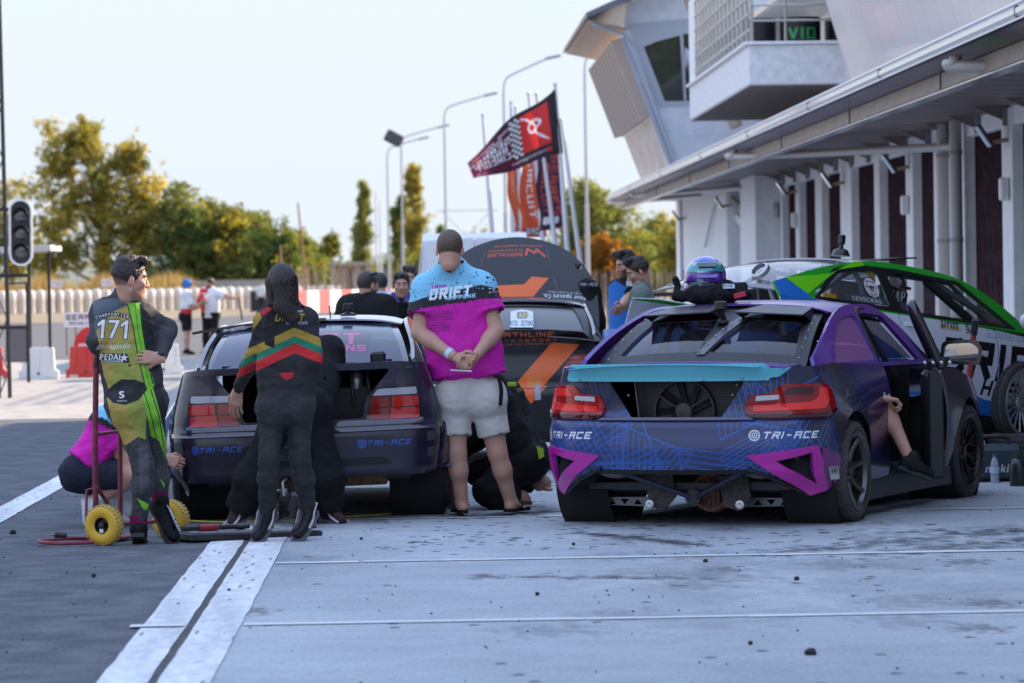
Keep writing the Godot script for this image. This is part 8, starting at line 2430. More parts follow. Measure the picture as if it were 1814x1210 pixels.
# j: joints in the world; base: the ground point under the person; look: options
func person(label: String,base: Vector3,jw: Dictionary,look:={},group:="") -> Node3D:
	var t:=thing("person",label,"person",base,0.0,group)
	var j:={}
	for k in jw:
		j[k]=jw[k] if k in ["fwd","face","palml","palmr","fingl","fingr"] else jw[k]-base
	j.fwd=j.fwd.normalized()
	var b: float=look.get("build",1.0)
	var cell: float=look.get("cell",0.014)
	var bx:=box_of(j,0.2)
	var f:=Field.new(bx[0],bx[1],cell)
	torso_bones(f,j,b,-0.012)
	pelvis_bones(f,j,b,-0.012)
	for s in ["l","r"]:
		arm_bones(f,j,s,b,0.0)
		leg_bones(f,j,s,b,-0.002)
		if look.get("barefoot",false):
			var an: Vector3=j["an"+s]
			var to: Vector3=j["to"+s]
			var fd:=Vector3(to.x-an.x,0,to.z-an.z).normalized()
			var y0:=to.y+0.028
			f.bone(Vector3(an.x,y0+0.01,an.z)-fd*0.03,an,0.034,0.034,0.02)
			f.bone(Vector3(an.x,y0+0.028,an.z)+fd*0.02,Vector3(to.x,y0-0.004,to.z)-fd*0.03,0.037,0.022,0.03)
			for i in 5:
				var side:=fd.cross(Vector3.UP)*(0.034-0.017*i)*(1.0 if s=="r" else -1.0)
				f.bone(Vector3(to.x,y0-0.004,to.z)-fd*0.045+side*0.9,Vector3(to.x,y0-0.01,to.z)+side-fd*0.006*i,0.013,0.012 if i==0 else 0.009,0.008)
	f.bone(j.neck-Vector3(0,0.03,0),j.head+Vector3(0,-0.05,0),0.058*sqrt(b),0.054*sqrt(b),0.03)
	var m:=MB.new()
	f.add_to(m,func(p,n): return SKIN)
	# head
	var hb:=Basis.looking_at(-j.face.normalized(),look.get("up",Vector3.UP))
	var hk: String=look.get("face_kind","clean")
	var hc: Color=look.get("hair_color",Color(0.02,0.013,0.01))
	var hs: float=look.get("head_size",1.0)
	m.add(head_mesh(hk,hc),Transform3D(hb.scaled(Vector3.ONE*hs),j.head))
	# hands
	for s in ["l","r"]:
		if not look.get("hand_"+s,true): continue
		var w: Vector3=j["wr"+s]
		var d: Vector3=j.get("fing"+s,w-j["el"+s])
		var pn: Vector3=j.get("palm"+s,j.fwd)
		var hbz:=frame_of(d,pn)
		if s=="l": hbz.x=-hbz.x
		m.add(hand_mesh(look.get("curl_"+s,0.35)),Transform3D(hbz,w))
	m.tinted=true
	obj("body",m,skin_mat(),t)
	if look.get("hair","short")!="none":
		obj("hair",MB.new().add(hair_mesh(look.get("hair","short")),Transform3D(hb.scaled(Vector3.ONE*hs),j.head)),hair_mat(hc),t)
	# planar cloth coordinates: seen from behind the wearer,x to the wearer's right
	var rt: Vector3=j.fwd.cross(Vector3.UP).normalized()
	var uvf:=func(p: Vector3,n: Vector3) -> Vector2:
		var r: Rect2=look.get("uv",Rect2(-0.5,0,1,2))
		return Vector2((p.dot(rt)-r.position.x)/r.size.x,(r.end.y-p.y)/r.size.y)
	for c in look.get("wear",[]):
		var cf:=Field.new(bx[0],bx[1],cell)
		var g: float=c.get("grow",0.014)
		match c.kind:
			"shirt":
				torso_bones(cf,j,b,g,c.hem-base)
				for s in ["l","r"]: arm_bones(cf,j,s,b,g,c.get("sleeve",0.6),c.get("cuff",1.0))
				if c.has("collar"): cf.bone(j.neck-Vector3(0,0.02,0),j.neck.lerp(j.head,0.35),0.070,0.066,0.02,1.0,Vector3.BACK,true)
			"trousers":
				pelvis_bones(cf,j,b,g)
				for s in ["l","r"]: leg_bones(cf,j,s,b,g,c.get("length",1.95),c.get("wide",1.0))
			"suit":
				torso_bones(cf,j,b,g,(j.hipl+j.hipr)/2.0)
				pelvis_bones(cf,j,b,g)
				for s in ["l","r"]:
					arm_bones(cf,j,s,b,g,1.98,0.8)
					leg_bones(cf,j,s,b,g,1.95,c.get("wide",0.9))
				cf.bone(j.neck-Vector3(0,0.02,0),j.neck.lerp(j.head,0.34),0.066,0.062,0.02,1.0,Vector3.BACK,true)
		cf.crumple(noise,c.get("crumple",0.010),c.get("folds",Vector3(7,10,7)))
		cf.crumple(noise,c.get("crumple",0.010)*0.4,Vector3(22,30,22))
		var cm:=MB.new()
		cf.add_to(cm,c.get("paint"),uvf)
		obj(c.name,cm,c.mat,t)
	if look.has("shoe"):
		for s in ["l","r"]: shoe(t,j["an"+s],j["to"+s],look.shoe,look.get("sole",mat("sole_dark",0.02,0.02,0.021,0.7)),look.get("shoe_trim"))
	return t
func shoe(t: Node3D,an: Vector3,to: Vector3,m: Material,sole: Material,trim=null):
	# the foot runs from the heel under the ankle to the toe; both may be off level
	var fd:=to-an
	var down:=Vector3.DOWN
	var side:=fd.cross(down).normalized()
	var nrm:=side.cross(fd).normalized()
	if nrm.y>0: nrm=-nrm
	var heel:=an+Vector3(0,0,0)-(fd-nrm*fd.dot(nrm)).normalized()*0.045+nrm*0.03
	var ax:=(to-heel).normalized()
	var o:=Node3D.new()
	o.name="shoe"
	t.add_child(o,true)
	var f:=Field.new(heel.min(to).min(an)-Vector3.ONE*0.12,heel.max(to).max(an)+Vector3.ONE*0.12,0.009)
	f.bone(an-nrm*0.03,an+nrm*0.02,0.045,0.045,0.02)
	f.bone(heel+ax*0.02,heel+ax*0.10,0.041,0.044,0.03)
	f.bone(heel+ax*0.06-nrm*0.02,to-ax*0.05,0.044,0.036,0.03,1.25,nrm)
	f.bone(to-ax*0.09,to-ax*0.035,0.043,0.032,0.02,1.4,nrm)
	var mb:=MB.new()
	f.add_to(mb)
	obj("upper",mb,m,o)
	var ol:=PackedVector2Array()
	for q in curve([Vector2(0,-0.036),Vector2(0.0,0.036),Vector2(0.12,0.036),Vector2(0.2,0.048),Vector2(0.27,0.034),Vector2(0.29,0.0),Vector2(0.27,-0.04),Vector2(0.2,-0.046),Vector2(0.12,-0.034),Vector2(0.02,-0.04)],3): ol.append(q)
	var ln:=heel.distance_to(to)+0.03
	var bs:=Basis(ax*(ln/0.29),side,ax.cross(side))
	obj("sole",MB.new().at(heel-ax*0.02+nrm*0.036,bs).prism(ol,-0.012,0.012),sole,o)
	if trim:
		for s in [-1.0,1.0]:
			obj("stripe",MB.new().tube(curve([heel+side*s*0.046-nrm*0.05,heel+ax*0.07+side*s*0.048-nrm*0.03,heel+ax*0.12+side*s*0.049+nrm*0.0,heel+ax*0.19+side*s*0.046+nrm*0.012],4),0.008,6),trim,o)
func sandal(t: Node3D,an: Vector3,to: Vector3,m: Material):
	var fd:=Vector3(to.x-an.x,0,to.z-an.z).normalized()
	var heel:=Vector3(an.x,to.y,an.z)-fd*0.06
	var ol:=PackedVector2Array()
	for q in curve([Vector2(0,-0.03),Vector2(0.0,0.03),Vector2(0.12,0.036),Vector2(0.2,0.046),Vector2(0.27,0.034),Vector2(0.285,0.0),Vector2(0.26,-0.04),Vector2(0.2,-0.044),Vector2(0.12,-0.034)],3): ol.append(q)
	var side:=Vector3.UP.cross(fd)
	var o:=Node3D.new()
	o.name="flip_flop"
	t.add_child(o,true)
	obj("sole",MB.new().at(heel+Vector3(0,0.004,0),Basis(fd,side,Vector3.UP) if fd.cross(side).dot(Vector3.UP)>0 else Basis(fd,-side,Vector3.UP)).prism(ol,0.0,0.022),m,o)
	for s in [-1.0,1.0]:
		obj("strap",MB.new().tube(curve([heel+fd*0.22+Vector3(0,0.045,0),heel+fd*0.17+side*s*0.03+Vector3(0,0.055,0),heel+fd*0.11+side*s*0.042+Vector3(0,0.02,0)],4),0.007,6),m,o)
func hair_mat(c: Color) -> StandardMaterial3D:
	var key:="hair_%d" % int(c.r*1000)
	if store.has(key): return store[key]
	var m:=mottled(key,(c*0.6).linear_to_srgb(),(c*2.2).linear_to_srgb(),9.0,0.5,0.9,false,3)
	m.uv1_scale=Vector3(34,7,34)
	m.heightmap_enabled=true
	m.heightmap_scale=0.25
	return m
func build_people():
	build_jersey_man()
	build_driver()
	build_woman()
	build_crouchers()
	build_spectators()
# maps a place on a worn cloth,given in pixels of a tailor's layout sheet,to pixels of its print
class Layout:
	var o: Vector2
	var s: float
	var r: Rect2
	var k: float
	func _init(origin: Vector2,scale: float,rect: Rect2,per_m: float):
		o=origin
		s=scale
		r=rect
		k=per_m
	func at(x: float,y: float) -> Vector2:
		return Vector2(((x-o.x)/s-r.position.x)*k,(r.end.y-(o.y-y)/s)*k)
	func poly(a: Array) -> PackedVector2Array:
		var p:=PackedVector2Array()
		for i in range(0,a.size(),2): p.append(at(a[i],a[i+1]))
		return p
	func blank(c: Color) -> Print:
		return Print.new(int(r.size.x*k),int(r.size.y*k),c)
func cloth(key: String,r:=0.01,g:=0.01,b:=0.011,rough:=0.85) -> StandardMaterial3D:
	var m:=mat(key,r,g,b,rough)
	m.rim_enabled=r+g+b>0.3
	m.rim=0.2
	m.metallic_specular=0.3
	return m
func build_jersey_man():
	var base:=Vector3(0.391,0.000,-25.408)
	var L:=Layout.new(Vector2(857,914),275.0,Rect2(-0.56,0.75,0.86,0.98),1500.0)
	var cyan:=lin(0.22,0.56,0.78)
	var mag:=lin(0.60,0.005,0.36)
	var blk:=lin(0.014,0.014,0.017)
	var pr:=L.blank(cyan)
	var r:=RandomNumberGenerator.new()
	r.seed=33
	pr.poly(L.poly([690,536,735,534,770,523,812,516,858,505,880,510,930,512,930,740,690,740]),blk)
	pr.poly(L.poly([690,552,735,551,764,544,800,539,858,530,880,530,930,527,930,740,690,740]),mag)
	for i in 70:     # ragged edges and splatter
		var x:=r.randf_range(700,925)
		var y:=528.0-(x-760)*0.16
		pr.dot(L.at(x,y+r.randfn(0,2.5)),r.randf_range(2,11),blk if i % 2 else cyan)
		pr.dot(L.at(x,y+18+r.randfn(0,1.5)),r.randf_range(2,9),mag if i % 2 else blk)
	var ink:=lin(0.02,0.10,0.17)
	for i in 150:
		var x:=r.randf_range(725,890)
		var y:=524.0-(x-760)*0.16-absf(r.randfn(0,24))
		pr.dot(L.at(x,y),r.randf_range(1.5,7.5),ink)
	for i in 30: pr.dot(L.at(r.randf_range(760,880),r.randf_range(545,600)),r.randf_range(1,5),lin(0.1,0.005,0.08))
	for row in 2:    # tyre track print
		for i in 15:
			var x:=762.0+i*3.0
			var y:=552.0+row*20.0
			for e in 3: pr.line(L.at(x,y+e*5.0),L.at(x+4.0*(1 if row==0 else -1),y+e*5.0+4.6),3.2,lin(0.05,0.004,0.05))
		for e in 4: pr.line(L.at(762,551+row*20+e*5.2),L.at(806-row*4,550+row*20+e*5.0),3.0,lin(0.05,0.004,0.05))
	pr.line(L.at(728,565),L.at(764,552),4,blk)
	pr.line(L.at(860,542),L.at(893,536),4,blk)
	var w:=lin(0.8,0.82,0.84)
	block_at(pr,"TEAM",L.at(784,507),20,22,9,mag,0.2,-0.09)
	block_at(pr,"DRIFT",L.at(805,518),84,52,24,w,0.25,-0.09)
	block_at(pr,"HAPPENS",L.at(823,526),30,24,9,lin(0.35,0.66,0.85),0.25,-0.09)
	for y in [512,519]:
		pr.dot(L.at(874,y),8,lin(0.6,0.62,0.64))
		pr.line(L.at(877,y-0.5),L.at(888,y-1.5),7,lin(0.45,0.46,0.48))
	for i in 26: pr.line(L.at(764+i*4.0,470),L.at(764+i*4.0,512),1.3,lin(0.26,0.60,0.80))
	pr.line(L.at(776,661),L.at(892,651),2.5,lin(0.35,0.004,0.22))
	var j:={"head": Vector3(0.199,1.713,-25.342),"neck": Vector3(0.202,1.615,-25.402),"shl": Vector3(0.043,1.461,-25.426),"shr": Vector3(0.399,1.470,-25.418),"ell": Vector3(-0.008,1.183,-25.367),"elr": Vector3(0.488,1.190,-25.336),"wrl": Vector3(0.220,1.027,-25.192),"wrr": Vector3(0.349,1.029,-25.159),"hipl": Vector3(0.207,0.773,-25.402),"hipr": Vector3(0.421,0.769,-25.417),"knl": Vector3(0.222,0.408,-25.362),"knr": Vector3(0.484,0.406,-25.396),"anl": Vector3(0.251,0.082,-25.421),"anr": Vector3(0.571,0.070,-25.474),"tol": Vector3(0.219,0.021,-25.602),"tor": Vector3(0.643,0.020,-25.612),"fwd": Vector3(0.03,0,-1),"face": Vector3(0.08,-0.34,-1),"fingl": Vector3(0.85,-0.30,0.25),"fingr": Vector3(-0.72,-0.62,0.15),"palml": Vector3(0.1,0.5,0.9),"palmr": Vector3(-0.2,0.25,1.0)}
	j.tol.y=0.015
	j.tor.y=0.015
	var t:=person("man in cyan, black and magenta team jersey, hands clasped behind his back",base,j,{"build": 1.12,"barefoot": true,"hair": "buzz","hair_color": Color(0.075,0.045,0.03),"head_size": 1.04,"uv": L.r,"curl_l": 0.55,"curl_r": 0.75,"wear": [
		{"name": "jersey","kind": "shirt","hem": Vector3(0.311,0.905,-25.410),"sleeve": 0.60,"grow": 0.020,"mat": printed("team_jersey",pr.done(),0.75),"crumple": 0.012,"folds": Vector3(9,4,9)},
		{"name": "shorts","kind": "trousers","length": 0.70,"grow": 0.014,"wide": 1.0,"mat": cloth("beige_fleece",0.56,0.53,0.48)}]})
	var bk:=cloth("flip_flop_black",0.012,0.011,0.011)
	sandal(t,j.anl-base,j.tol-base,bk)
	sandal(t,j.anr-base,j.tor-base,bk)
	obj("collar",MB.new().tube(curve([Vector3(0.129,1.631,-25.364)-base,Vector3(0.173,1.648,-25.303)-base,Vector3(0.238,1.650,-25.301)-base,Vector3(0.282,1.635,-25.360)-base],5),0.009,6),bk,t)
	obj("wristband",MB.new().tube([j.wrl-base+(j.ell-j.wrl).normalized()*0.03,j.wrl-base+(j.ell-j.wrl).normalized()*0.065],0.037,14),mat("wristband_pale",0.5,0.62,0.74,0.5),t)
	obj("zip_strip",MB.new().tube(curve([Vector3(0.497,0.894,-25.295)-base,Vector3(0.514,0.815,-25.285)-base,Vector3(0.505,0.714,-25.285)-base],4),0.014,6),bk,t)
	obj("held_pen",MB.new().tube([Vector3(0.189,0.947,-25.092)-base,Vector3(0.325,0.938,-25.069)-base],0.006,8),mat("bolt_steel"),t)
func build_driver():
	var base:=Vector3(-1.633,0.000,-23.284)
	var L:=Layout.new(Vector2(258,962),304.0,Rect2(-0.40,-0.02,0.72,1.54),1300.0)
	var char1:=lin(0.035,0.036,0.041)
	var blk:=lin(0.011,0.011,0.012)
	var gold:=lin(0.40,0.29,0.07)
	var olive:=lin(0.30,0.31,0.06)
	var green:=lin(0.20,0.52,0.03)
	var slate:=lin(0.085,0.10,0.13)
	var wh:=lin(0.75,0.75,0.74)
	var pr:=L.blank(char1)
	var r:=RandomNumberGenerator.new()
	r.seed=8
	# scale pattern of the trousers
	for k in 36:
		for i in 14:
			var c:=L.at(190+i*15.0+(7.5 if k % 2 else 0.0),736+k*8.4)
			for q in [[34,blk],[28,lin(0.075,0.077,0.082)],[21,blk],[15,lin(0.075,0.077,0.082)],[8,blk]]: pr.dot(c,q[0],q[1])
	pr.poly(L.poly([243,790,262,780,262,850,245,870]),lin(0.07,0.075,0.085))
	# back
	pr.poly(L.poly([168,524,232,524,240,560,205,610,172,590]),slate)
	pr.poly(L.poly([206,546,232,536,262,680,196,690,186,660,174,580,190,565]),gold)
	pr.poly(L.poly([212,600,245,600,258,676,196,682]),olive)
	pr.poly(L.poly([228,532,254,532,256,570,262,620,276,684,258,684,244,620,238,575]),green)
	pr.poly(L.poly([253,534,268,545,276,600,284,650,266,655,258,600]),blk)
	for e in [[230,534,239,575,246,622,258,680],[252,534,255,575,262,622,272,676],[243,533,247,575,254,622,266,678]]:
		for i in 3: pr.line(L.at(e[i*2],e[i*2+1]),L.at(e[i*2+2],e[i*2+3]),8 if e[0]!=243 else 3,blk)
	pr.poly(L.poly([190,700,250,690,258,760,220,785,200,750]),gold)
	pr.poly(L.poly([222,700,262,688,258,775,235,765]),olive)
	pr.poly(L.poly([252,686,276,680,290,730,300,800,296,815,284,780,268,770]),green)
	for e in [[256,690,270,740,282,790],[268,686,284,740,296,812]]:
		for i in 2: pr.line(L.at(e[i*2],e[i*2+1]),L.at(e[i*2+2],e[i*2+3]),7,blk)
	pr.poly(L.poly([272,682,286,676,302,740,300,790]),blk)
	pr.poly(L.poly([187,692,200,678,216,667,240,668,258,675,262,686,246,704,222,712,200,708]),blk)
	pr.poly(L.poly([190,690,256,680,262,684,258,690,192,700]),lin(0.02,0.02,0.022))
	pr.text("S",lay(L.at(216,694),50,1.3),wh)
	pr.text("SIMPSON",lay(L.at(216,705),12,1.0),wh)
	pr.poly(L.poly([240,878,262,890,258,902,250,896]),green)
	pr.poly(L.poly([283,846,293,856,292,864]),green)
	# chest lettering
	var arc:="CHARPENTIER"
	for i in arc.length():
		var f:=(i-5.0)/5.0
		var c:=L.at(202.5+f*27.5,551.5+5.0*f*f)
		pr.poly(PackedVector2Array([c+Vector2(-13,-15),c+Vector2(13,-15),c+Vector2(13,15),c+Vector2(-13,15)]),blk)
	for i in arc.length():
		var f:=(i-5.0)/5.0
		pr.text(arc[i],lay(L.at(202.5+f*27.5,551.5+5.0*f*f),22,1.0,0.1,f*0.2),wh)
	for d in [Vector2(-6,0),Vector2(6,0),Vector2(0,6),Vector2(0,-6),Vector2(4,4),Vector2(-4,-4),Vector2(4,-4),Vector2(-4,4)]: pr.text("171",lay(L.at(202,578)+d,142,0.82,0.06,0.05),blk)
	pr.text("171",lay(L.at(202,578),142,0.82,0.06,0.05),wh)
	pr.text("garagistic",lay(L.at(204,609),34,1.1,0.4,0.0),wh,true,true)
	pr.poly(L.poly([183,620,228,622,232,638,184,637]),blk)
	pr.text("PEDAL",lay(L.at(199,627),44,0.92,0.1,0.03),wh)
	pr.text("COMMANDER",lay(L.at(201,635),17,1.05,0.1,0.03),wh)
	var st:=PackedVector2Array()
	for i in 10: st.append(L.at(222,629)+Vector2.from_angle(-PI/2+TAU*i/10.0)*(34 if i % 2==0 else 14))
	pr.poly(st,wh)
	# sleeve seam,cuff marks
	pr.line(L.at(256,560),L.at(303,580),3,lin(0.16,0.165,0.175))
	pr.poly(L.poly([284,625,292,618,294,632,288,640]),blk)
	var j:={"head": Vector3(-1.688,1.555,-23.145),"neck": Vector3(-1.729,1.436,-23.186),"shl": Vector3(-1.855,1.356,-23.169),"shr": Vector3(-1.633,1.349,-23.204),"ell": Vector3(-1.889,1.196,-23.070),"elr": Vector3(-1.483,1.256,-23.261),"wrl": Vector3(-1.873,1.111,-23.390),"wrr": Vector3(-1.518,1.087,-23.101),"hipl": Vector3(-1.733,0.823,-23.146),"hipr": Vector3(-1.603,0.825,-23.223),"knl": Vector3(-1.631,0.459,-23.124),"knr": Vector3(-1.570,0.448,-23.343),"anl": Vector3(-1.665,0.102,-23.145),"anr": Vector3(-1.548,0.227,-23.302),"tol": Vector3(-1.669,-0.005,-23.365),"tor": Vector3(-1.445,0.019,-23.140),"fwd": Vector3(-0.12,0,-1),"face": Vector3(1.0,-0.10,-0.30),"fingr": Vector3(-1.0,0.12,0.18),"palmr": Vector3(0.05,-0.2,-1.0),"palml": Vector3(0,-1,0)}
	j.tol.y=0.02
	var t:=person("driver in green and gold racing suit numbered 171, leaning on the hand truck",base,j,{"build": 0.90,"hair": "quiff","hair_color": Color(0.016,0.010,0.008),"face_kind": "stubble","uv": L.r,"curl_r": 0.5,"cell": 0.0125,"shoe": cloth("boot_black",0.014,0.014,0.015),"sole": mat("boot_sole",0.03,0.029,0.031,0.7),"wear": [
		{"name": "racing_suit","kind": "suit","grow": 0.013,"mat": printed("suit_171",pr.done(),0.75),"crumple": 0.011,"folds": Vector3(8,12,8)}]})
	obj("collar_band",MB.new().tube([j.neck-base+Vector3(0.004,0.0,0),j.neck-base+Vector3(0.012,0.035,0)],0.072,18,false),cloth("collar_black",0.012,0.012,0.014),t)
	obj("wristband",MB.new().tube([j.wrr-base+(j.elr-j.wrr).normalized()*0.012,j.wrr-base+(j.elr-j.wrr).normalized()*0.03],0.037,12),mat("wristband_blue",0.2,0.42,0.55,0.5),t)
	for s in ["l","r"]:
		var an: Vector3=j["an"+s]-base
		obj("sock",MB.new().tube([an+Vector3(0,0.0,0),an+Vector3(0,0.07,0)],[0.05,0.052],12,false),cloth("sock_magenta",0.16,0.008,0.06),t)
	var lp:=Print.new(512,128,lin(0.014,0.014,0.015))
	lp.text("SIMPSON",lay(Vector2(256,64),80),wh)
	var a: Vector3=j.anr-base
	var e: Vector3=j.tor-base
	obj("boot_lettering",MB.new().sheet(pv([0,0,1,0,1,1,0,1]),func(q): return a.lerp(e,0.1+q.x*0.68)+Vector3(0.058-0.034*q.y,0.03-0.034*(1.0-q.y),0.035),0.2,0.0),printed("boot_print",lp.done(),0.7),t)
func build_woman():
	var base:=Vector3(-0.810,0.000,-23.169)
	var L:=Layout.new(Vector2(505,960),302.0,Rect2(-0.34,0.8,0.62,0.70),1500.0)
	var blk:=lin(0.016,0.016,0.019)
	var gold:=lin(0.38,0.24,0.03)
	var pr:=L.blank(blk)
	pr.poly(L.poly([480,545,500,560,497,650,470,650,474,575]),lin(0.007,0.007,0.008))
	for q in [[0,15,gold],[15,28,lin(0.01,0.17,0.09)],[28,45,lin(0.52,0.015,0.02)]]:
		pr.poly(L.poly([420,629+q[0],526,581+q[0],575,601+q[0],575,601+q[1],526,581+q[1],420,629+q[1]]),q[2])
	pr.poly(L.poly([474,596,491,588,491,617,474,610]),lin(0.007,0.007,0.008))
	pr.poly(L.poly([498,538,513,543,529,536,528,545,514,551,502,546]),gold)
	pr.poly(L.poly([467,552,486,541,492,545,472,560]),lin(0.52,0.015,0.03))
	pr.poly(L.poly([452,560,466,552,470,562,456,582,448,580]),gold)
	block_at(pr,"TEAM",L.at(532,552.5),16,15,6,lin(0.5,0.5,0.52),0.2)
	block_at(pr,"DRIFT",L.at(519,563),50,34,14,gold,0.25,0.0)
	block_at(pr,"HAPPENS",L.at(531,573),20,16,6,lin(0.4,0.4,0.44),0.25)
	pr.poly(L.poly([484,648,528,640,532,655,510,660,484,658]),lin(0.006,0.006,0.007))
	pr.poly(L.poly([499,661,524,659,522,668,512,673,503,668]),lin(0.5,0.012,0.02))
	var j:={"head": Vector3(-0.805,1.505,-23.145),"neck": Vector3(-0.782,1.385,-23.184),"shl": Vector3(-0.903,1.298,-23.187),"shr": Vector3(-0.665,1.300,-23.202),"ell": Vector3(-0.985,1.086,-23.269),"elr": Vector3(-0.617,1.069,-23.141),"wrl": Vector3(-1.092,0.886,-23.582),"wrr": Vector3(-0.664,0.880,-23.302),"hipl": Vector3(-0.867,0.788,-23.166),"hipr": Vector3(-0.722,0.792,-23.183),"knl": Vector3(-0.895,0.485,-23.077),"knr": Vector3(-0.712,0.479,-23.143),"anl": Vector3(-0.915,0.177,-23.227),"anr": Vector3(-0.678,0.176,-23.282),"tol": Vector3(-0.982,0.029,-23.029),"tor": Vector3(-0.747,0.034,-23.084),"fwd": Vector3(-0.08,0,-1),"face": Vector3(-0.30,-0.12,-1),"fingl": Vector3(-0.15,-1.0,-0.1),"palml": Vector3(0.35,0.1,-0.9),"palmr": Vector3(-0.5,0,-0.8)}
	person("woman with long dark hair in black racing suit with gold, green and red chevrons",base,j,{"build": 0.75,"hair": "long","hair_color": Color(0.012,0.007,0.006),"uv": L.r,"cell": 0.0125,"curl_l": 0.3,"shoe": cloth("boot_black_gloss",0.014,0.012,0.014,0.35),"sole": mat("boot_sole_grey",0.11,0.105,0.11,0.6),"shoe_trim": mat("boot_stripe",0.5,0.46,0.46,0.4),"wear": [
		{"name": "racing_suit","kind": "suit","grow": 0.014,"wide": 1.5,"mat": printed("suit_chevron",pr.done(),0.8),"crumple": 0.013,"folds": Vector3(7,13,7)}]})
func build_crouchers():
	# in the pink jersey,squatting by the left wheel of the old coupe
	var base:=Vector3(-2.077,0.000,-25.149)
	var col:={"m": Color(0.60,0.005,0.36),"k": Color(0.014,0.014,0.017),"c": Color(0.22,0.56,0.78)}
	var j:={"head": Vector3(-1.854,0.747,-25.000),"neck": Vector3(-1.925,0.725,-24.951),"shl": Vector3(-1.979,0.675,-24.773),"shr": Vector3(-1.930,0.636,-25.132),"ell": Vector3(-1.880,0.435,-24.800),"elr": Vector3(-1.776,0.461,-25.148),"wrl": Vector3(-1.700,0.366,-24.846),"wrr": Vector3(-1.638,0.418,-25.095),"hipl": Vector3(-2.113,0.347,-24.796),"hipr": Vector3(-2.089,0.345,-25.055),"knl": Vector3(-1.794,0.329,-24.768),"knr": Vector3(-1.780,0.336,-25.068),"anl": Vector3(-2.085,0.150,-24.835),"anr": Vector3(-1.914,0.143,-25.101),"tol": Vector3(-2.118,0.017,-24.876),"tor": Vector3(-1.837,0.053,-25.099),"fwd": Vector3(0.75,-0.35,-0.3),"face": Vector3(0.8,-0.55,-0.2)}
	var spine: Vector3=(j.neck-(j.hipl+j.hipr)/2.0)
	var hip0: Vector3=(j.hipl+j.hipr)/2.0-base
	var t:=person("person in magenta jersey and navy shorts squatting beside the old coupe's left wheel",base,j,{"build": 0.98,"hair": "short","curl_l": 0.8,"curl_r": 0.8,"shoe": cloth("trainer_white",0.62,0.62,0.64,0.6),"sole": mat("trainer_sole",0.72,0.72,0.73,0.6),"wear": [
		{"name": "jersey","kind": "shirt","hem": Vector3(-2.116,0.399,-24.916),"sleeve": 0.7,"grow": 0.022,"mat": vertex_cloth(),"crumple": 0.014,"folds": Vector3(7,9,7),"paint": func(p,n):
			var v=(p-hip0).dot(spine)/spine.length_squared()+0.035*noise.get_noise_3dv(p*22.0)
			return col.c if v>0.83 else col.k if v>0.72 or (p.z<-9.0) else col.m},
		{"name": "shorts","kind": "trousers","length": 0.74,"grow": 0.020,"mat": cloth("navy_shorts",0.022,0.024,0.042)}]})
	for s in ["l","r"]:
		var an: Vector3=j["an"+s]-base
		var dirv: Vector3=(j["kn"+s]-j["an"+s]).normalized()
		obj("sock",MB.new().tube([an,an+dirv*0.11],[0.047,0.050],12,false),cloth("sock_white",0.6,0.62,0.68),t)
	# in black,kneeling by the right wheel
	base=Vector3(0.595,0.000,-26.713)
	j={"head": Vector3(0.398,0.859,-26.198),"neck": Vector3(0.489,0.819,-26.246),"shl": Vector3(0.454,0.701,-26.096),"shr": Vector3(0.575,0.743,-26.494),"ell": Vector3(0.271,0.484,-26.001),"elr": Vector3(0.390,0.481,-26.498),"wrl": Vector3(0.196,0.388,-26.102),"wrr": Vector3(0.254,0.374,-26.401),"hipl": Vector3(0.650,0.311,-26.142),"hipr": Vector3(0.681,0.320,-26.441),"knl": Vector3(0.421,0.121,-25.997),"knr": Vector3(0.385,0.219,-26.448),"anl": Vector3(0.657,0.082,-26.092),"anr": Vector3(0.806,0.169,-26.388),"tol": Vector3(0.562,0.023,-26.044),"tor": Vector3(0.865,0.093,-26.387),"fwd": Vector3(-0.85,-0.4,-0.2),"face": Vector3(-0.8,-0.5,-0.3)}
	t=person("person in black kneeling behind the jersey man, bare heel and sandals showing",base,j,{"build": 1.15,"barefoot": true,"hair": "short","wear": [
		{"name": "jacket","kind": "shirt","hem": Vector3(0.666,0.327,-26.292),"sleeve": 1.95,"grow": 0.03,"mat": cloth("black_workwear",0.010,0.010,0.011),"crumple": 0.012},
		{"name": "trousers","kind": "trousers","length": 1.85,"grow": 0.026,"wide": 1.8,"mat": cloth("black_workwear_leg",0.011,0.011,0.012),"crumple": 0.012}]})
	var neon:=mat("neon_patch",0.34,0.55,0.02,0.6)
	obj("patch",MB.new().box(Vector3(0.600,0.826,-26.043)-base,Vector3(0.06,0.03,0.02),0.005),neon,t)
	obj("patch",MB.new().at(Vector3(0.778,0.375,-25.989)-base,Basis(Vector3.BACK,0.25)).prism(pv([-0.02,-0.04,0.02,-0.03,0.025,0.02,-0.012,0.05]),-0.01,0.01),neon,t)
	obj("chest_mark",MB.new().box(Vector3(0.648,0.785,-26.042)-base,Vector3(0.035,0.03,0.02),0.004),mat("gold_decal"),t)
	sandal(t,j.anl-base,j.tol-base,cloth("sandal_brown",0.10,0.05,0.03))
	# in black,bent into the boot behind the woman
	base=Vector3(-0.862,0.000,-24.693)
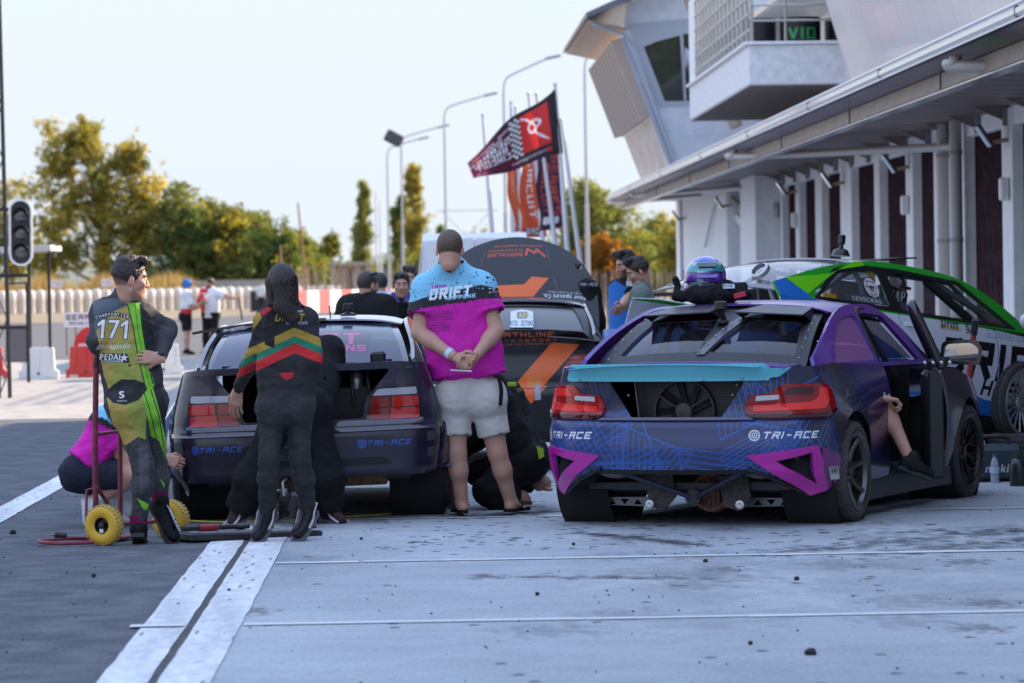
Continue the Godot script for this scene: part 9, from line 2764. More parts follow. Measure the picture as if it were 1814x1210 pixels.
	j={"head": Vector3(-0.820,1.012,-25.526),"neck": Vector3(-0.783,1.070,-25.325),"shl": Vector3(-0.810,1.018,-25.226),"shr": Vector3(-0.586,1.079,-25.220),"ell": Vector3(-0.892,0.834,-25.428),"elr": Vector3(-0.528,0.811,-25.369),"wrl": Vector3(-0.854,0.703,-25.527),"wrr": Vector3(-0.660,0.665,-25.472),"hipl": Vector3(-0.871,0.716,-24.777),"hipr": Vector3(-0.677,0.734,-24.802),"knl": Vector3(-1.033,0.396,-24.731),"knr": Vector3(-0.614,0.405,-24.771),"anl": Vector3(-1.151,0.093,-24.813),"anr": Vector3(-0.586,0.086,-24.840),"tol": Vector3(-1.217,0.002,-24.755),"tor": Vector3(-0.485,0.015,-24.738),"fwd": Vector3(0.05,-0.55,-0.8),"face": Vector3(0,-0.8,-0.6)}
	j.tol.y=0.02
	j.tor.y=0.02
	person("person in loose black clothes bent into the old coupe's boot behind the woman",base,j,{"build": 1.0,"hair": "short","shoe": cloth("trainer_plum",0.05,0.02,0.03,0.6),"sole": mat("trainer_sole_grey",0.2,0.19,0.19,0.6),"shoe_trim": mat("trainer_mark",0.5,0.48,0.5,0.5),"wear": [
		{"name": "jacket","kind": "shirt","hem": Vector3(-0.773,0.707,-24.805),"sleeve": 1.95,"grow": 0.03,"mat": cloth("black_workwear"),"crumple": 0.012},
		{"name": "trousers","kind": "trousers","length": 1.98,"grow": 0.022,"wide": 2.6,"mat": cloth("black_workwear_leg"),"crumple": 0.012}]})
	# sitting in the blue coupe,one leg out of the open door
	base=Vector3(3.266,0.000,-26.794)
	var c:=get_node("drift_coupe") as Node3D
	var s0: Vector3=c.transform*Vector3(0.36,0.42,-1.22)
	var up:=Vector3.UP
	j={"head": s0+Vector3(0.05,0.68,-0.1),"neck": s0+Vector3(0.03,0.53,0.02),"shl": s0+Vector3(-0.14,0.45,-0.08),"shr": s0+Vector3(0.2,0.45,0.08),"ell": s0+Vector3(0.0,0.25,-0.25),"elr": Vector3(2.807,0.808,-24.942),"wrl": s0+Vector3(0.15,0.28,-0.5),"wrr": Vector3(2.904,0.732,-24.799),"hipl": s0+Vector3(-0.08,0.0,-0.1),"hipr": s0+Vector3(0.1,0.0,0.05),"knl": s0+Vector3(0.22,0.12,-0.48),"knr": Vector3(2.914,0.721,-24.919),"anl": s0+Vector3(0.35,-0.28,-0.62),"anr": Vector3(3.075,0.331,-24.795),"tol": s0+Vector3(0.45,-0.34,-0.75),"tor": Vector3(3.228,0.242,-24.832),"fwd": Vector3(0.75,0,-0.65),"face": Vector3(0.8,-0.2,-0.55),"fingr": Vector3(0.8,-0.1,-0.2),"palmr": Vector3(0,-1,0)}
	t=person("person sitting in the blue coupe, bare leg and wristbanded hand at its door",base,j,{"build": 0.95,"hair": "short","curl_r": 0.8,"shoe": cloth("trainer_black",0.012,0.012,0.013,0.7),"wear": [
		{"name": "shirt","kind": "shirt","hem": s0+Vector3(0.01,0.02,-0.02),"sleeve": 0.6,"grow": 0.02,"mat": cloth("black_workwear")},
		{"name": "shorts","kind": "trousers","length": 0.8,"grow": 0.02,"mat": cloth("black_workwear_leg")}]})
	obj("wristband",MB.new().tube([j.wrr-base+(j.elr-j.wrr).normalized()*0.01,j.wrr-base+(j.elr-j.wrr).normalized()*0.028],0.037,12),mat("wristband_cyan",0.06,0.5,0.6,0.5),t)
func vertex_cloth() -> StandardMaterial3D:
	var m:=mat("dyed_cloth",1,1,1,0.8)
	m.vertex_color_use_as_albedo=true
	return m
# a person who stands upright; the head's place gives height,the arms hang or follow the given wrists
func stander(label: String,head: Vector3,fw: Vector3,face: Vector3,wide: float,wear: Array,look:={},joints:={},group:="") -> Node3D:
	fw=fw.normalized()
	var rt:=fw.cross(Vector3.UP).normalized()
	var h:=head.y/1.645
	var b:=Vector3(head.x,0,head.z)-fw*0.03
	var up:=func(y: float) -> Vector3: return b+Vector3(0,y*h,0)
	var j:={"head": head,"neck": up.call(1.49),"shl": up.call(1.42)-rt*wide,"shr": up.call(1.42)+rt*wide,"ell": up.call(1.13)-rt*(wide+0.06)-fw*0.03,"elr": up.call(1.13)+rt*(wide+0.06)-fw*0.03,"wrl": up.call(0.88)-rt*(wide+0.04)+fw*0.06,"wrr": up.call(0.88)+rt*(wide+0.04)+fw*0.06,"hipl": up.call(0.93)-rt*0.095,"hipr": up.call(0.93)+rt*0.095,"knl": up.call(0.50)-rt*0.11+fw*0.02,"knr": up.call(0.50)+rt*0.11+fw*0.02,"anl": up.call(0.09)-rt*0.12,"anr": up.call(0.09)+rt*0.12,"tol": up.call(0.03)-rt*0.14+fw*0.18,"tor": up.call(0.03)+rt*0.14+fw*0.18,"fwd": fw,"face": face}
	for k in joints: j[k]=joints[k]
	for c in wear:
		if c.kind=="shirt": c.hem=up.call(c.get("hem_y",0.86))
	look.wear=wear
	if not look.has("cell"): look.cell=0.02
	return person(label,b,j,look,group)
func build_spectators():
	var blk:=cloth("black_tee",0.012,0.012,0.014)
	var wht:=cloth("white_tee",0.62,0.64,0.68)
	var navy:=cloth("navy_trousers",0.018,0.02,0.03)
	var tr:=func() -> Dictionary: return {"name": "trousers","kind": "trousers","grow": 0.016,"mat": navy}
	var sh:=cloth("shoe_dark",0.02,0.02,0.022)
	var t:=stander("heavy man in black T-shirt with sunglasses pushed up, back turned",Vector3(-0.493,1.495,-38.022),Vector3(0.45,0,-0.9),Vector3(0.75,-0.15,-0.65),0.20,[{"name": "shirt","kind": "shirt","sleeve": 0.75,"grow": 0.03,"mat": blk},tr.call()],{"build": 1.25,"hair": "buzz","face_kind": "beard","shoe": sh,"hair_color": Color(0.03,0.024,0.02),"head_size": 1.1})
	obj("sunglasses",MB.new().bar(Vector3(-0.474,1.592,-37.871)-t.position,Vector3(-0.404,1.607,-37.920)-t.position,0.03,0.03,0.008),mat("lens_black",0.01,0.01,0.01,0.15),t)
	t=stander("young man in black zip jacket with purple collar, facing the cars",Vector3(-0.176,1.484,-38.514),Vector3(0,0,1),Vector3(0.05,0.02,1),0.185,[{"name": "jacket","kind": "shirt","sleeve": 1.95,"grow": 0.022,"mat": blk},tr.call()],{"build": 0.95,"hair": "fringe","cell": 0.016,"shoe": sh,"hair_color": Color(0.016,0.010,0.008)})
	for s in [-1.0,1.0]: obj("collar",MB.new().bar(Vector3(-0.177,1.358,-38.334)+Vector3(s*0.03,-0.04,0)-t.position,Vector3(-0.177,1.396,-38.434)+Vector3(s*0.085,0.02,0)-t.position,0.04,0.02,0.006),cloth("collar_purple",0.07,0.05,0.22),t)
	obj("chest_badge",MB.new().box(Vector3(-0.100,1.335,-38.343)-t.position,Vector3(0.035,0.04,0.01)),mat("gold_decal_bright",0.35,0.25,0.05,0.5),t)
	obj("chest_badge",MB.new().box(Vector3(-0.226,1.342,-38.346)-t.position,Vector3(0.018,0.03,0.01)),mat("gold_decal_bright"),t)
	obj("chest_mark",MB.new().bar(Vector3(-0.238,1.310,-38.346)-t.position,Vector3(-0.199,1.326,-38.345)-t.position,0.012,0.008),mat("gold_decal_bright"),t)
	obj("zip",MB.new().bar(Vector3(-0.177,1.353,-38.324)-t.position,Vector3(-0.174,1.188,-38.344)-t.position,0.008,0.008),mat("black_steel"),t)
	stander("tall young man in white T-shirt behind the one in the black jacket",Vector3(-0.101,1.552,-41.013),Vector3(-0.1,0,1),Vector3(-0.12,0,1),0.185,[{"name": "shirt","kind": "shirt","sleeve": 0.7,"grow": 0.02,"mat": wht},tr.call()],{"build": 0.9,"hair": "quiff","cell": 0.016,"shoe": sh,"hair_color": Color(0.03,0.018,0.012)})
	stander("person in pale blue shirt half hidden behind the heavy man",Vector3(-0.435,1.504,-43.022),Vector3(-0.3,0,-1),Vector3(-0.4,0,-1),0.18,[{"name": "shirt","kind": "shirt","sleeve": 0.7,"grow": 0.02,"mat": cloth("pale_blue_shirt",0.45,0.53,0.66)},tr.call()],{"hair": "short","shoe": sh})
	# two men looking down at a phone
	var b1: Vector3=Vector3(1.911,1.650,-36.465)
	t=stander("bearded man in blue vest with dark hair looking down at his hands",b1,Vector3(-0.75,0,0.45),Vector3(-0.85,-0.28,0.45),0.185,[{"name": "shirt","kind": "shirt","sleeve": 0.7,"grow": 0.016,"mat": blk},tr.call()],{"hair": "quiff","face_kind": "beard","cell": 0.015,"shoe": sh,"hair_color": Color(0.014,0.010,0.008)},{"elr": Vector3(1.947,1.301,-36.365),"wrr": Vector3(1.861,1.252,-36.117),"ell": Vector3(1.906,1.328,-36.165),"wrl": Vector3(1.833,1.263,-35.967)})
	obj("vest",MB.new().at(Vector3(0,0,0),Basis.looking_at(-Vector3(-0.75,0,0.45),Vector3.UP)).sheet(pv([-0.9,0.95,-0.15,0.95,-0.15,1.42,-0.5,1.50,-0.9,1.42]),func(q): return Vector3(sin(q.x*2.2+1.2)*0.225,q.y,cos(q.x*2.2+1.2)*0.175),0.06,0.01),cloth("vest_blue",0.03,0.16,0.50),t)
	obj("vest_mark",MB.new().box(Vector3(1.945,1.472,-36.165)-t.position,Vector3(0.10,0.05,0.01)),mat("vest_white",0.6,0.62,0.65,0.7),t)
	obj("watch",MB.new().tube([Vector3(1.892,1.261,-36.216)-t.position,Vector3(1.909,1.266,-36.245)-t.position],0.042,12),mat("watch_steel",0.35,0.35,0.36,0.3,0.8),t)
	stander("man in sage T-shirt with hair swept up beside the bearded man",Vector3(1.915,1.577,-34.565),Vector3(-0.85,0,-0.1),Vector3(-0.9,-0.38,0.1),0.185,[{"name": "shirt","kind": "shirt","sleeve": 0.75,"grow": 0.018,"mat": cloth("sage_tee",0.15,0.18,0.165)},tr.call()],{"hair": "quiff","face_kind": "stubble","cell": 0.015,"shoe": sh,"hair_color": Color(0.02,0.013,0.010)})
	t=stander("person in black shirt leaning into the engine bay behind the raised bonnet",Vector3(1.371,1.466,-34.878),Vector3(-0.7,0,0.1),Vector3(-0.9,-0.5,0.1),0.19,[{"name": "shirt","kind": "shirt","sleeve": 1.9,"grow": 0.028,"mat": blk},tr.call()],{"hair": "short","shoe": sh},{"neck": Vector3(1.427,1.490,-34.776),"shl": Vector3(1.471,1.421,-34.425),"shr": Vector3(1.458,1.420,-34.826),"ell": Vector3(1.450,1.147,-34.276),"wrl": Vector3(1.359,1.048,-34.478),"elr": Vector3(1.331,1.192,-34.979),"wrr": Vector3(1.279,1.093,-34.980),"hipl": Vector3(1.513,0.972,-34.424),"hipr": Vector3(1.514,0.968,-34.674)})
	var lp:=Print.new(256,64,lin(0.012,0.012,0.014))
	block_at(lp,"TRI-ACE",Vector2(128,32),30,22,7,lin(0.55,0.55,0.57),0.3)
	obj("shirt_print",MB.new().quad(Vector3(-0.09,-0.022,0),Vector3(0.09,-0.022,0),Vector3(0.09,0.022,0),Vector3(-0.09,0.022,0)).at(Vector3.ZERO),printed("shirt_print",lp.done(),0.8),t).position=Vector3(1.469,1.470,-34.255)-t.position
	stander("dark-haired person standing behind the raised white coupe, only hair showing",Vector3(3.093,1.515,-35.138),Vector3(0,0,-1),Vector3(0,0,-1),0.19,[{"name": "shirt","kind": "shirt","sleeve": 0.7,"grow": 0.02,"mat": blk},tr.call()],{"hair": "fringe","shoe": sh,"hair_color": Color(0.02,0.012,0.01)})
	# two men talking far down the lane
	var red:=Color(0.55,0.02,0.03)
	var f1: Vector3=Vector3(-5.177,1.551,-88.144)
	t=stander("man in blue cap, white and red shirt and black shorts far down the lane",f1,Vector3(1,0,-0.15),Vector3(1,-0.15,0),0.18,[{"name": "shirt","kind": "shirt","sleeve": 0.8,"grow": 0.025,"mat": vertex_cloth(),"paint": func(p,n): return red if (p.z>0.10 and p.y<1.02) else Color(0.72,0.72,0.74)},{"name": "shorts","kind": "trousers","length": 0.85,"grow": 0.025,"mat": blk}],{"cell": 0.026,"hair": "short","shoe": sh},{"elr": Vector3(-5.060,1.047,-87.941),"wrr": Vector3(-4.853,1.132,-87.836),"ell": Vector3(-5.109,1.008,-88.342),"wrl": Vector3(-4.932,1.043,-88.338)})
	obj("cap",MB.new().at(f1+Vector3(0,0.02,0)-t.position).ball(Vector3.ZERO,Vector3(0.115,0.12,0.105)).box(Vector3(0.13,0.02,0),Vector3(0.12,0.02,0.14),0.008),cloth("cap_blue",0.05,0.16,0.45),t)
	t=stander("man in white and red shirt and black trousers pointing with a stick",Vector3(-4.674,1.581,-88.132),Vector3(-0.5,0,0.9),Vector3(-1,-0.05,0.3),0.19,[{"name": "shirt","kind": "shirt","sleeve": 0.8,"grow": 0.025,"mat": vertex_cloth(),"paint": func(p,n): return red if (p.x<-0.13 and p.y<1.35) or (p.y>1.36 and p.x<-0.05) else Color(0.72,0.72,0.74)},{"name": "trousers","kind": "trousers","grow": 0.025,"wide": 1.6,"mat": blk}],{"cell": 0.026,"hair": "short","face_kind": "beard","shoe": sh},{"ell": Vector3(-4.254,1.273,-87.922),"wrl": Vector3(-4.045,1.233,-87.718),"elr": Vector3(-4.871,1.107,-87.937),"wrr": Vector3(-4.765,1.232,-87.634)})
	obj("stick",MB.new().tube([Vector3(-3.990,1.207,-87.616)-t.position,Vector3(-3.935,0.744,-87.615)-t.position],0.02,6),blk,t)
	stander("tiny figure in white top by the black container",Vector3(-9.307,1.632,-232.279),Vector3(0,0,1),Vector3(0,0,1),0.2,[{"name": "shirt","kind": "shirt","sleeve": 0.8,"grow": 0.02,"mat": wht},tr.call()],{"cell": 0.05,"hair": "short"})
# ---------------------------------------------------------------- helmet,hand truck,jack,tools and other small things
func build_small_things():
	build_helmet()
	build_hand_truck()
	build_jack_and_tools()
	build_spare_wheel()
func build_helmet():
	var p: Vector3=Vector3(1.830,1.520,-25.214)
	var h:=thing("racing_helmet","racing helmet in violet, teal and silver resting on the blue coupe's roof","helmet",p)
	var pr:=Print.new(1024,512,lin(0.32,0.36,0.42))
	var vio:=lin(0.10,0.03,0.36)
	var teal:=lin(0.02,0.26,0.27)
	var blu:=lin(0.03,0.05,0.45)
	pr.poly(pv([0,0,1024,0,1024,130,0,130]),blu)
	for k in 3:      # bands repeat round the shell
		var x:=k*341.0
		pr.poly(pv([x,130,x+130,120,x+300,170,x+341,130,x+341,210,x+180,250,x,200]),teal)
		pr.poly(pv([x,240,x+120,210,x+341,230,x+341,290,x+200,330,x+60,300]),vio)
		pr.poly(pv([x+60,330,x+220,350,x+341,310,x+341,400,x+120,390]),lin(0.03,0.33,0.30))
		pr.poly(pv([x,350,x+80,380,x+60,470,x,440]),vio)
		pr.line(Vector2(x,235),Vector2(x+341,225),8,lin(0.02,0.02,0.03))
		pr.line(Vector2(x+40,320),Vector2(x+341,300),10,lin(0.02,0.02,0.03))
	pr.poly(pv([0,450,1024,450,1024,512,0,512]),lin(0.02,0.02,0.022))
	obj("shell",MB.new().ball(Vector3.ZERO,Vector3(0.132,0.128,0.150),18,28),printed("helmet_paint",pr.done(),0.12,1.0,0.15),h)
	obj("chin_bar",MB.new().ball(Vector3(-0.02,-0.075,-0.06),Vector3(0.118,0.062,0.12),10,20),mat("helmet_violet",0.08,0.03,0.24,0.15,0.0,1.0),h)
	obj("visor",MB.new().sheet(pv([-1.1,-0.045,1.1,-0.045,1.0,0.05,-1.0,0.05]),func(q): return Vector3(sin(q.x)*0.136,q.y,-cos(q.x)*0.154),0.12,0.006,[],true),mat("visor_dark",0.01,0.01,0.014,0.05,0.0,1.0),h)
	obj("rear_spoiler",MB.new().sheet(pv([-0.055,0,0.055,0,0.065,0.035,-0.065,0.035]),func(q): return Vector3(q.x,0.06+q.y*0.7,0.145-q.y*0.9-q.x*q.x*3.0),0.02,0.012),mat("helmet_trim_dark",0.02,0.02,0.03,0.15,0.0,1.0),h)
	obj("rear_spoiler",MB.new().sheet(pv([-0.06,0,0.06,0,0.07,0.03,-0.07,0.03]),func(q): return Vector3(q.x,-0.01+q.y*0.7,0.160-q.y*0.5-q.x*q.x*3.0),0.02,0.012),mat("helmet_violet_light",0.13,0.07,0.36,0.12,0.0,1.0),h)
	for s in [-1.0,1.0]:
		obj("hans_post",MB.new().at(Vector3(s*0.128,-0.03,0.03),Basis(Vector3.BACK,-PI/2*s)).lathe([Vector2(0,0),Vector2(0.016,0),Vector2(0.014,0.012),Vector2(0,0.014)],12),mat("bolt_steel"),h)
	# black gloves and neck restraint heaped under it
	var blk:=cloth("nomex_black",0.011,0.011,0.012)
	var r:=thing("neck_restraint","black neck restraint and gloves heaped under the helmet","neck restraint",Vector3(1.867,1.401,-25.163))
	var f:=Field.new(Vector3(-0.32,-0.12,-0.2),Vector3(0.32,0.18,0.2),0.012)
	f.blob(Vector3(0.0,0.0,0.02),Vector3(0.17,0.075,0.14),0.03)
	f.bone(Vector3(0.06,0.03,0.06),Vector3(0.21,0.0,0.05),0.045,0.035,0.03)
	f.bone(Vector3(0.10,0.05,0.0),Vector3(0.20,0.045,0.02),0.04,0.03,0.03)
	f.bone(Vector3(-0.10,0.0,0.05),Vector3(-0.23,-0.01,0.04),0.05,0.03,0.03)
	f.bone(Vector3(-0.21,0.0,0.0),Vector3(-0.235,0.10,-0.01),0.03,0.018,0.02)
	f.bone(Vector3(-0.03,0.0,0.1),Vector3(0.02,-0.06,0.12),0.05,0.04,0.03)
	f.crumple(noise,0.022,Vector3(16,16,16))
	var m:=MB.new()
	f.add_to(m)
	obj("cloth",m,blk,r)
	var lp:=Print.new(256,64,lin(0.55,0.6,0.68))
	lp.text("Hybrid",lay(Vector2(128,32),46),lin(0.05,0.06,0.09))
	obj("label_patch",MB.new().at(Vector3(0.07,0.052,0.115),Basis(Vector3.BACK,0.05)*Basis(Vector3.RIGHT,-0.4)).sheet(rounded(pv([-0.065,-0.016,0.065,-0.016,0.065,0.016,-0.065,0.016]),0.01),func(q): return Vector3(q.x,q.y,-q.x*q.x*2.0),0.03,0.003,[],false,Rect2(-0.065,-0.016,0.13,0.032)),printed("hybrid_print",lp.done(),0.6),r)
	obj("red_tag",MB.new().at(Vector3(0.165,-0.005,0.105),Basis(Vector3.BACK,0.25)).box(Vector3.ZERO,Vector3(0.08,0.035,0.008),0.003),mat("tag_red",0.5,0.03,0.06,0.6),r)
	obj("strap_post",MB.new().tube([Vector3(0.03,-0.02,0.12),Vector3(0.03,-0.10,0.13)],0.02,8),mat("camera_black"),r)
func build_hand_truck():
	var at: Vector3=Vector3(-1.851,0.000,-23.190)
	var t:=thing("hand_truck","dusty red hand truck with yellow foam wheels beside the driver","hand truck",at)
	var red:=mottled("dusty_red_paint",lin(0.16,0.02,0.035),lin(0.28,0.06,0.08),3.0,0.6,0.0,false)
	var a0: Vector3=Vector3(-1.926,0.087,-23.401)-at
	var a1: Vector3=Vector3(-1.898,1.043,-23.150)-at
	var b0: Vector3=Vector3(-1.805,0.090,-23.598)-at
	var b1: Vector3=Vector3(-1.791,0.666,-23.498)-at
	obj("upright",MB.new().tube([a0,Vector3(-1.930,0.207,-23.351)-at,Vector3(-1.920,0.544,-23.251)-at,a1],0.017,12),red,t)
	obj("grip",MB.new().tube(curve([a1,Vector3(-1.893,1.099,-23.140)-at,Vector3(-1.881,1.122,-23.170)-at,Vector3(-1.860,1.106,-23.269)-at,Vector3(-1.849,1.039,-23.289)-at],5),0.018,10),mat("grip_maroon",0.10,0.015,0.025,0.5),t)
	obj("grip_bracket",MB.new().bar(a1+Vector3(0,0.02,0),Vector3(-1.866,1.024,-23.250)-at,0.05,0.05,0.01),mat("grip_maroon"),t)
	obj("upright",MB.new().tube([b0,b1],0.014,12),red,t)
	obj("crossbar",MB.new().bar(Vector3(-1.919,0.644,-23.251)-at,Vector3(-1.788,0.652,-23.498)-at,0.03,0.02,0.004),red,t)
	obj("brace",MB.new().tube([Vector3(-1.921,0.343,-23.301)-at,Vector3(-1.868,0.224,-23.450)-at],0.012,8),red,t)
	obj("brace",MB.new().tube([Vector3(-1.929,0.324,-23.351)-at,Vector3(-1.982,0.314,-23.352)-at,Vector3(-1.989,0.108,-23.352)-at],0.008,8),red,t)
	obj("axle",MB.new().tube([Vector3(-1.894,0.109,-23.250)-at,Vector3(-1.518,0.100,-23.792)-at],0.012,8),red,t)
	obj("crossbar",MB.new().tube([Vector3(-1.904,0.101,-23.450)-at,Vector3(-1.734,0.099,-23.647)-at],0.016,8),red,t)
	var toe:=curve([Vector3(-1.927,0.021,-23.401)-at,Vector3(-2.087,0.036,-23.255)-at,Vector3(-2.232,0.029,-23.208)-at,Vector3(-2.221,0.028,-23.058)-at,Vector3(-2.098,0.023,-23.005)-at,Vector3(-1.922,0.024,-23.051)-at],5)
	obj("toe_loop",MB.new().tube(toe,0.012,8),red,t)
	obj("toe_plate",MB.new().bar(Vector3(-1.943,0.017,-23.301)-at,Vector3(-1.769,0.019,-23.647)-at,0.16,0.012),red,t)
	var yel:=mat("foam_yellow",0.62,0.36,0.025,0.6)
	var gry:=mottled("worn_tread",lin(0.30,0.22,0.08),lin(0.42,0.33,0.16),8.0,0.8,0.0,false)
	for w in [[Vector3(-1.862,0.118,-23.099),deg_to_rad(-62)],[Vector3(-1.516,0.106,-23.762),deg_to_rad(-62)]]:
		var o:=Node3D.new()
		o.name="wheel"
		o.position=w[0]-at
		o.basis=Basis(Vector3.UP,deg_to_rad(-28))*Basis(Vector3.RIGHT,PI/2)
		t.add_child(o,true)
		var tm:=MB.new()
		var pf:=[]
		for i in 15:
			var an:=-PI*0.5+PI*2.0*i/14.0
			pf.append(Vector2(0.082+0.037*sin(an+PI/2)+0.0,0.042*-cos(an+PI/2)))
		tm.lathe([Vector2(0.048,-0.03),Vector2(0.062,-0.041),Vector2(0.09,-0.043),Vector2(0.111,-0.033),Vector2(0.119,-0.014),Vector2(0.119,0.014),Vector2(0.111,0.033),Vector2(0.09,0.043),Vector2(0.062,0.041),Vector2(0.048,0.03)],36)
		var tyre:=obj("tyre",tm,yel,o)
		var kn:=MB.new()
		for i in 30:
			for row in 3:
				var an:=TAU*(i+0.5*(row % 2))/30.0
				var rr:=0.121 if row==1 else 0.114
				kn.at(Vector3(cos(an)*rr,(row-1)*0.027,sin(an)*rr),Basis(Vector3.UP,-an)).box(Vector3.ZERO,Vector3(0.008,0.018,0.015),0.003)
		obj("tread",kn,gry,tyre).set_meta("kind","stuff")
		obj("hub",MB.new().lathe([Vector2(0.05,-0.025),Vector2(0.05,0.025),Vector2(0.046,0.03),Vector2(0.04,0.0),Vector2(0.02,0.0),Vector2(0.018,0.035),Vector2(0.0,0.038)],24),mat("hub_black",0.015,0.015,0.016,0.4),o)
		obj("valve_tag",MB.new().box(Vector3(0.005,0.04,0.03),Vector3(0.025,0.004,0.022)),mat("tag_white",0.6,0.62,0.66,0.5),o)
func build_jack_and_tools():
	var blk:=mat("tool_black",0.016,0.016,0.018,0.45)
	# trolley jack under the old coupe
	var at: Vector3=Vector3(-0.803,0.000,-24.505)
	var t:=thing("trolley_jack","low black trolley jack rolled under the old coupe's rear beam","jack",at)
	for s in [-1.0,1.0]:
		obj("side_plate",MB.new().at(Vector3(s*0.09,0,-0.1)).bar(Vector3(0,0.08,-0.35),Vector3(0,0.10,0.28),0.012,0.10,0.003),blk,t)
		for z in [-0.42,0.16]:
			obj("castor",MB.new().at(Vector3(s*0.13,0.035,z),Basis(Vector3.BACK,PI/2)).lathe([Vector2(0,-0.015),Vector2(0.035,-0.015),Vector2(0.035,0.015),Vector2(0,0.015)],16),mat("castor_steel",0.2,0.2,0.2,0.35,0.8),t)
	obj("lift_arm",MB.new().bar(Vector3(0,0.1,0.1),Vector3(0,0.20,-0.45),0.07,0.05,0.01),blk,t)
	obj("saddle",MB.new().at(Vector3(0,0.19,-0.47)).lathe([Vector2(0,0),Vector2(0.05,0),Vector2(0.055,0.03),Vector2(0,0.03)],16),blk,t)
	obj("handle_socket",MB.new().tube([Vector3(0.0,0.08,0.16),Vector3(0.02,0.22,0.24)],0.026,10),blk,t)
	obj("pump",MB.new().tube([Vector3(0.03,0.12,0.05),Vector3(0.03,0.2,0.1)],0.024,10),mat("castor_steel"),t)
	obj("spring",MB.new().tube(curve([Vector3(-0.05,0.2,0.1),Vector3(-0.06,0.28,0.06),Vector3(-0.04,0.3,0.0)],4),0.01,6),mat("castor_steel"),t)
	# low black board with its grip-tape top,and a long torque wrench upon it
	var b:=thing("ramp_board","low black board with speckled top lying at the woman's heels","board",Vector3.ZERO)
	obj("slab",MB.new().bar(Vector3(-1.434,0.033,-23.290),Vector3(-1.000,0.023,-23.530),0.30,0.045,0.008),blk,b)
	obj("slab",MB.new().bar(Vector3(-0.993,0.023,-23.529),Vector3(-0.670,0.012,-23.722),0.28,0.045,0.008),blk,b)
	obj("top_film",MB.new().bar(Vector3(-1.420,0.059,-23.289),Vector3(-0.682,0.037,-23.702),0.26,0.006),mottled("speckled_grip",lin(0.02,0.02,0.022),lin(0.5,0.52,0.56),14.0,0.5,0.0,false),b)
	var w:=thing("torque_wrench","black and red torque wrench lying across the board","wrench",Vector3.ZERO)
	obj("shaft",MB.new().tube([Vector3(-1.420,0.079,-23.289),Vector3(-1.039,0.074,-23.530)],0.016,10),blk,w)
	obj("grip",MB.new().tube([Vector3(-1.323,0.078,-23.337),Vector3(-1.220,0.077,-23.405)],0.021,10),mat("grip_red",0.30,0.02,0.025,0.5),w)
	obj("head",MB.new().ball(Vector3(-1.088,0.074,-23.502),Vector3(0.05,0.02,0.035)),blk,w)
	var y:=thing("ratchet_strap","thin yellow strap trailing across the concrete under the old coupe","strap",Vector3.ZERO)
	obj("webbing",MB.new().tube(curve([Vector3(-1.538,0.000,-25.234)+Vector3(0,0.012,0),Vector3(-1.103,0.000,-24.993)+Vector3(0,0.012,0),Vector3(-0.325,0.000,-25.492)+Vector3(0,0.012,0),Vector3(0.134,0.000,-26.118)+Vector3(0,0.012,0)],6),0.006,6),mat("strap_yellow",0.5,0.42,0.04,0.7),y)
	obj("end_hook",MB.new().ball(Vector3(-1.538,0.000,-25.234)+Vector3(0,0.012,0),Vector3(0.02,0.01,0.01)),blk,y)
	# socket on the toe plate and rubbish on the asphalt
	var s:=thing("impact_socket","black impact socket lying on the hand truck's toe loop","socket",Vector3(-2.116,0.066,-23.105))
	obj("body",MB.new().at(Vector3.ZERO,Basis(Vector3.BACK,PI/2-0.05)).lathe([Vector2(0,-0.035),Vector2(0.019,-0.035),Vector2(0.019,0.0),Vector2(0.017,0.004),Vector2(0.019,0.01),Vector2(0.019,0.035),Vector2(0.013,0.036),Vector2(0.012,0.02),Vector2(0,0.02)],16),blk,s)
	obj("drive",MB.new().tube([Vector3(-0.035,0,0),Vector3(-0.055,0,0)],0.007,6),mat("castor_steel"),s)
	var st:=MB.new()
	var f:=Field.new(Vector3.ONE*-0.04,Vector3.ONE*0.04,0.006)
	f.blob(Vector3.ZERO,Vector3(0.02,0.016,0.018),0.01)
	f.crumple(noise,0.006,Vector3(60,60,60))
	f.add_to(st)
	var stone:=mottled("dark_rubber_bit",lin(0.01,0.01,0.011),lin(0.035,0.034,0.034),6.0,0.9,0.0,false)
	var sm:=st.mesh()
	var where:=[Vector3(-2.520,0.000,-24.309),Vector3(-1.715,0.000,-20.539),Vector3(-0.958,0.000,-19.396),Vector3(-0.364,0.000,-23.152),Vector3(0.849,0.000,-22.340),Vector3(1.488,0.000,-20.830),Vector3(1.842,0.000,-19.482),Vector3(1.527,0.000,-15.610),Vector3(0.539,0.000,-18.820),Vector3(1.037,0.000,-24.563),Vector3(2.418,0.000,-25.188),Vector3(1.328,0.000,-16.087)]
	for i in where.size():
		var o:=obj("rubber_crumb",sm,stone)
		o.position=where[i]+Vector3(0,0.012,0)
		o.rotation.y=i*1.3
		o.scale=Vector3.ONE*[1.1,0.7,0.5,0.5,0.6,0.7,0.8,1.3,0.6,0.9,1.2,0.6][i]
		tag(o,"small black rubber crumb lying on the pit lane surface","rubber crumb","rubber crumbs on the ground")
	var ns:=300
	var mm:=MultiMesh.new()
	mm.transform_format=MultiMesh.TRANSFORM_3D
	mm.mesh=sm
	mm.instance_count=ns
	var r:=RandomNumberGenerator.new()
	r.seed=77
	for i in ns:
		mm.set_instance_transform(i,Transform3D(Basis(Vector3.UP,r.randf()*TAU).scaled(Vector3.ONE*r.randf_range(0.12,0.34)),Vector3(r.randf_range(-3.6,4.2),0.006,r.randf_range(-29,-13.5))))
	var g:=MultiMeshInstance3D.new()
	g.name="grit"
	g.multimesh=mm
	g.material_override=stone
	g.set_meta("label","fine black tyre grit scattered over the pit lane")
	g.set_meta("category","grit")
	g.set_meta("kind","stuff")
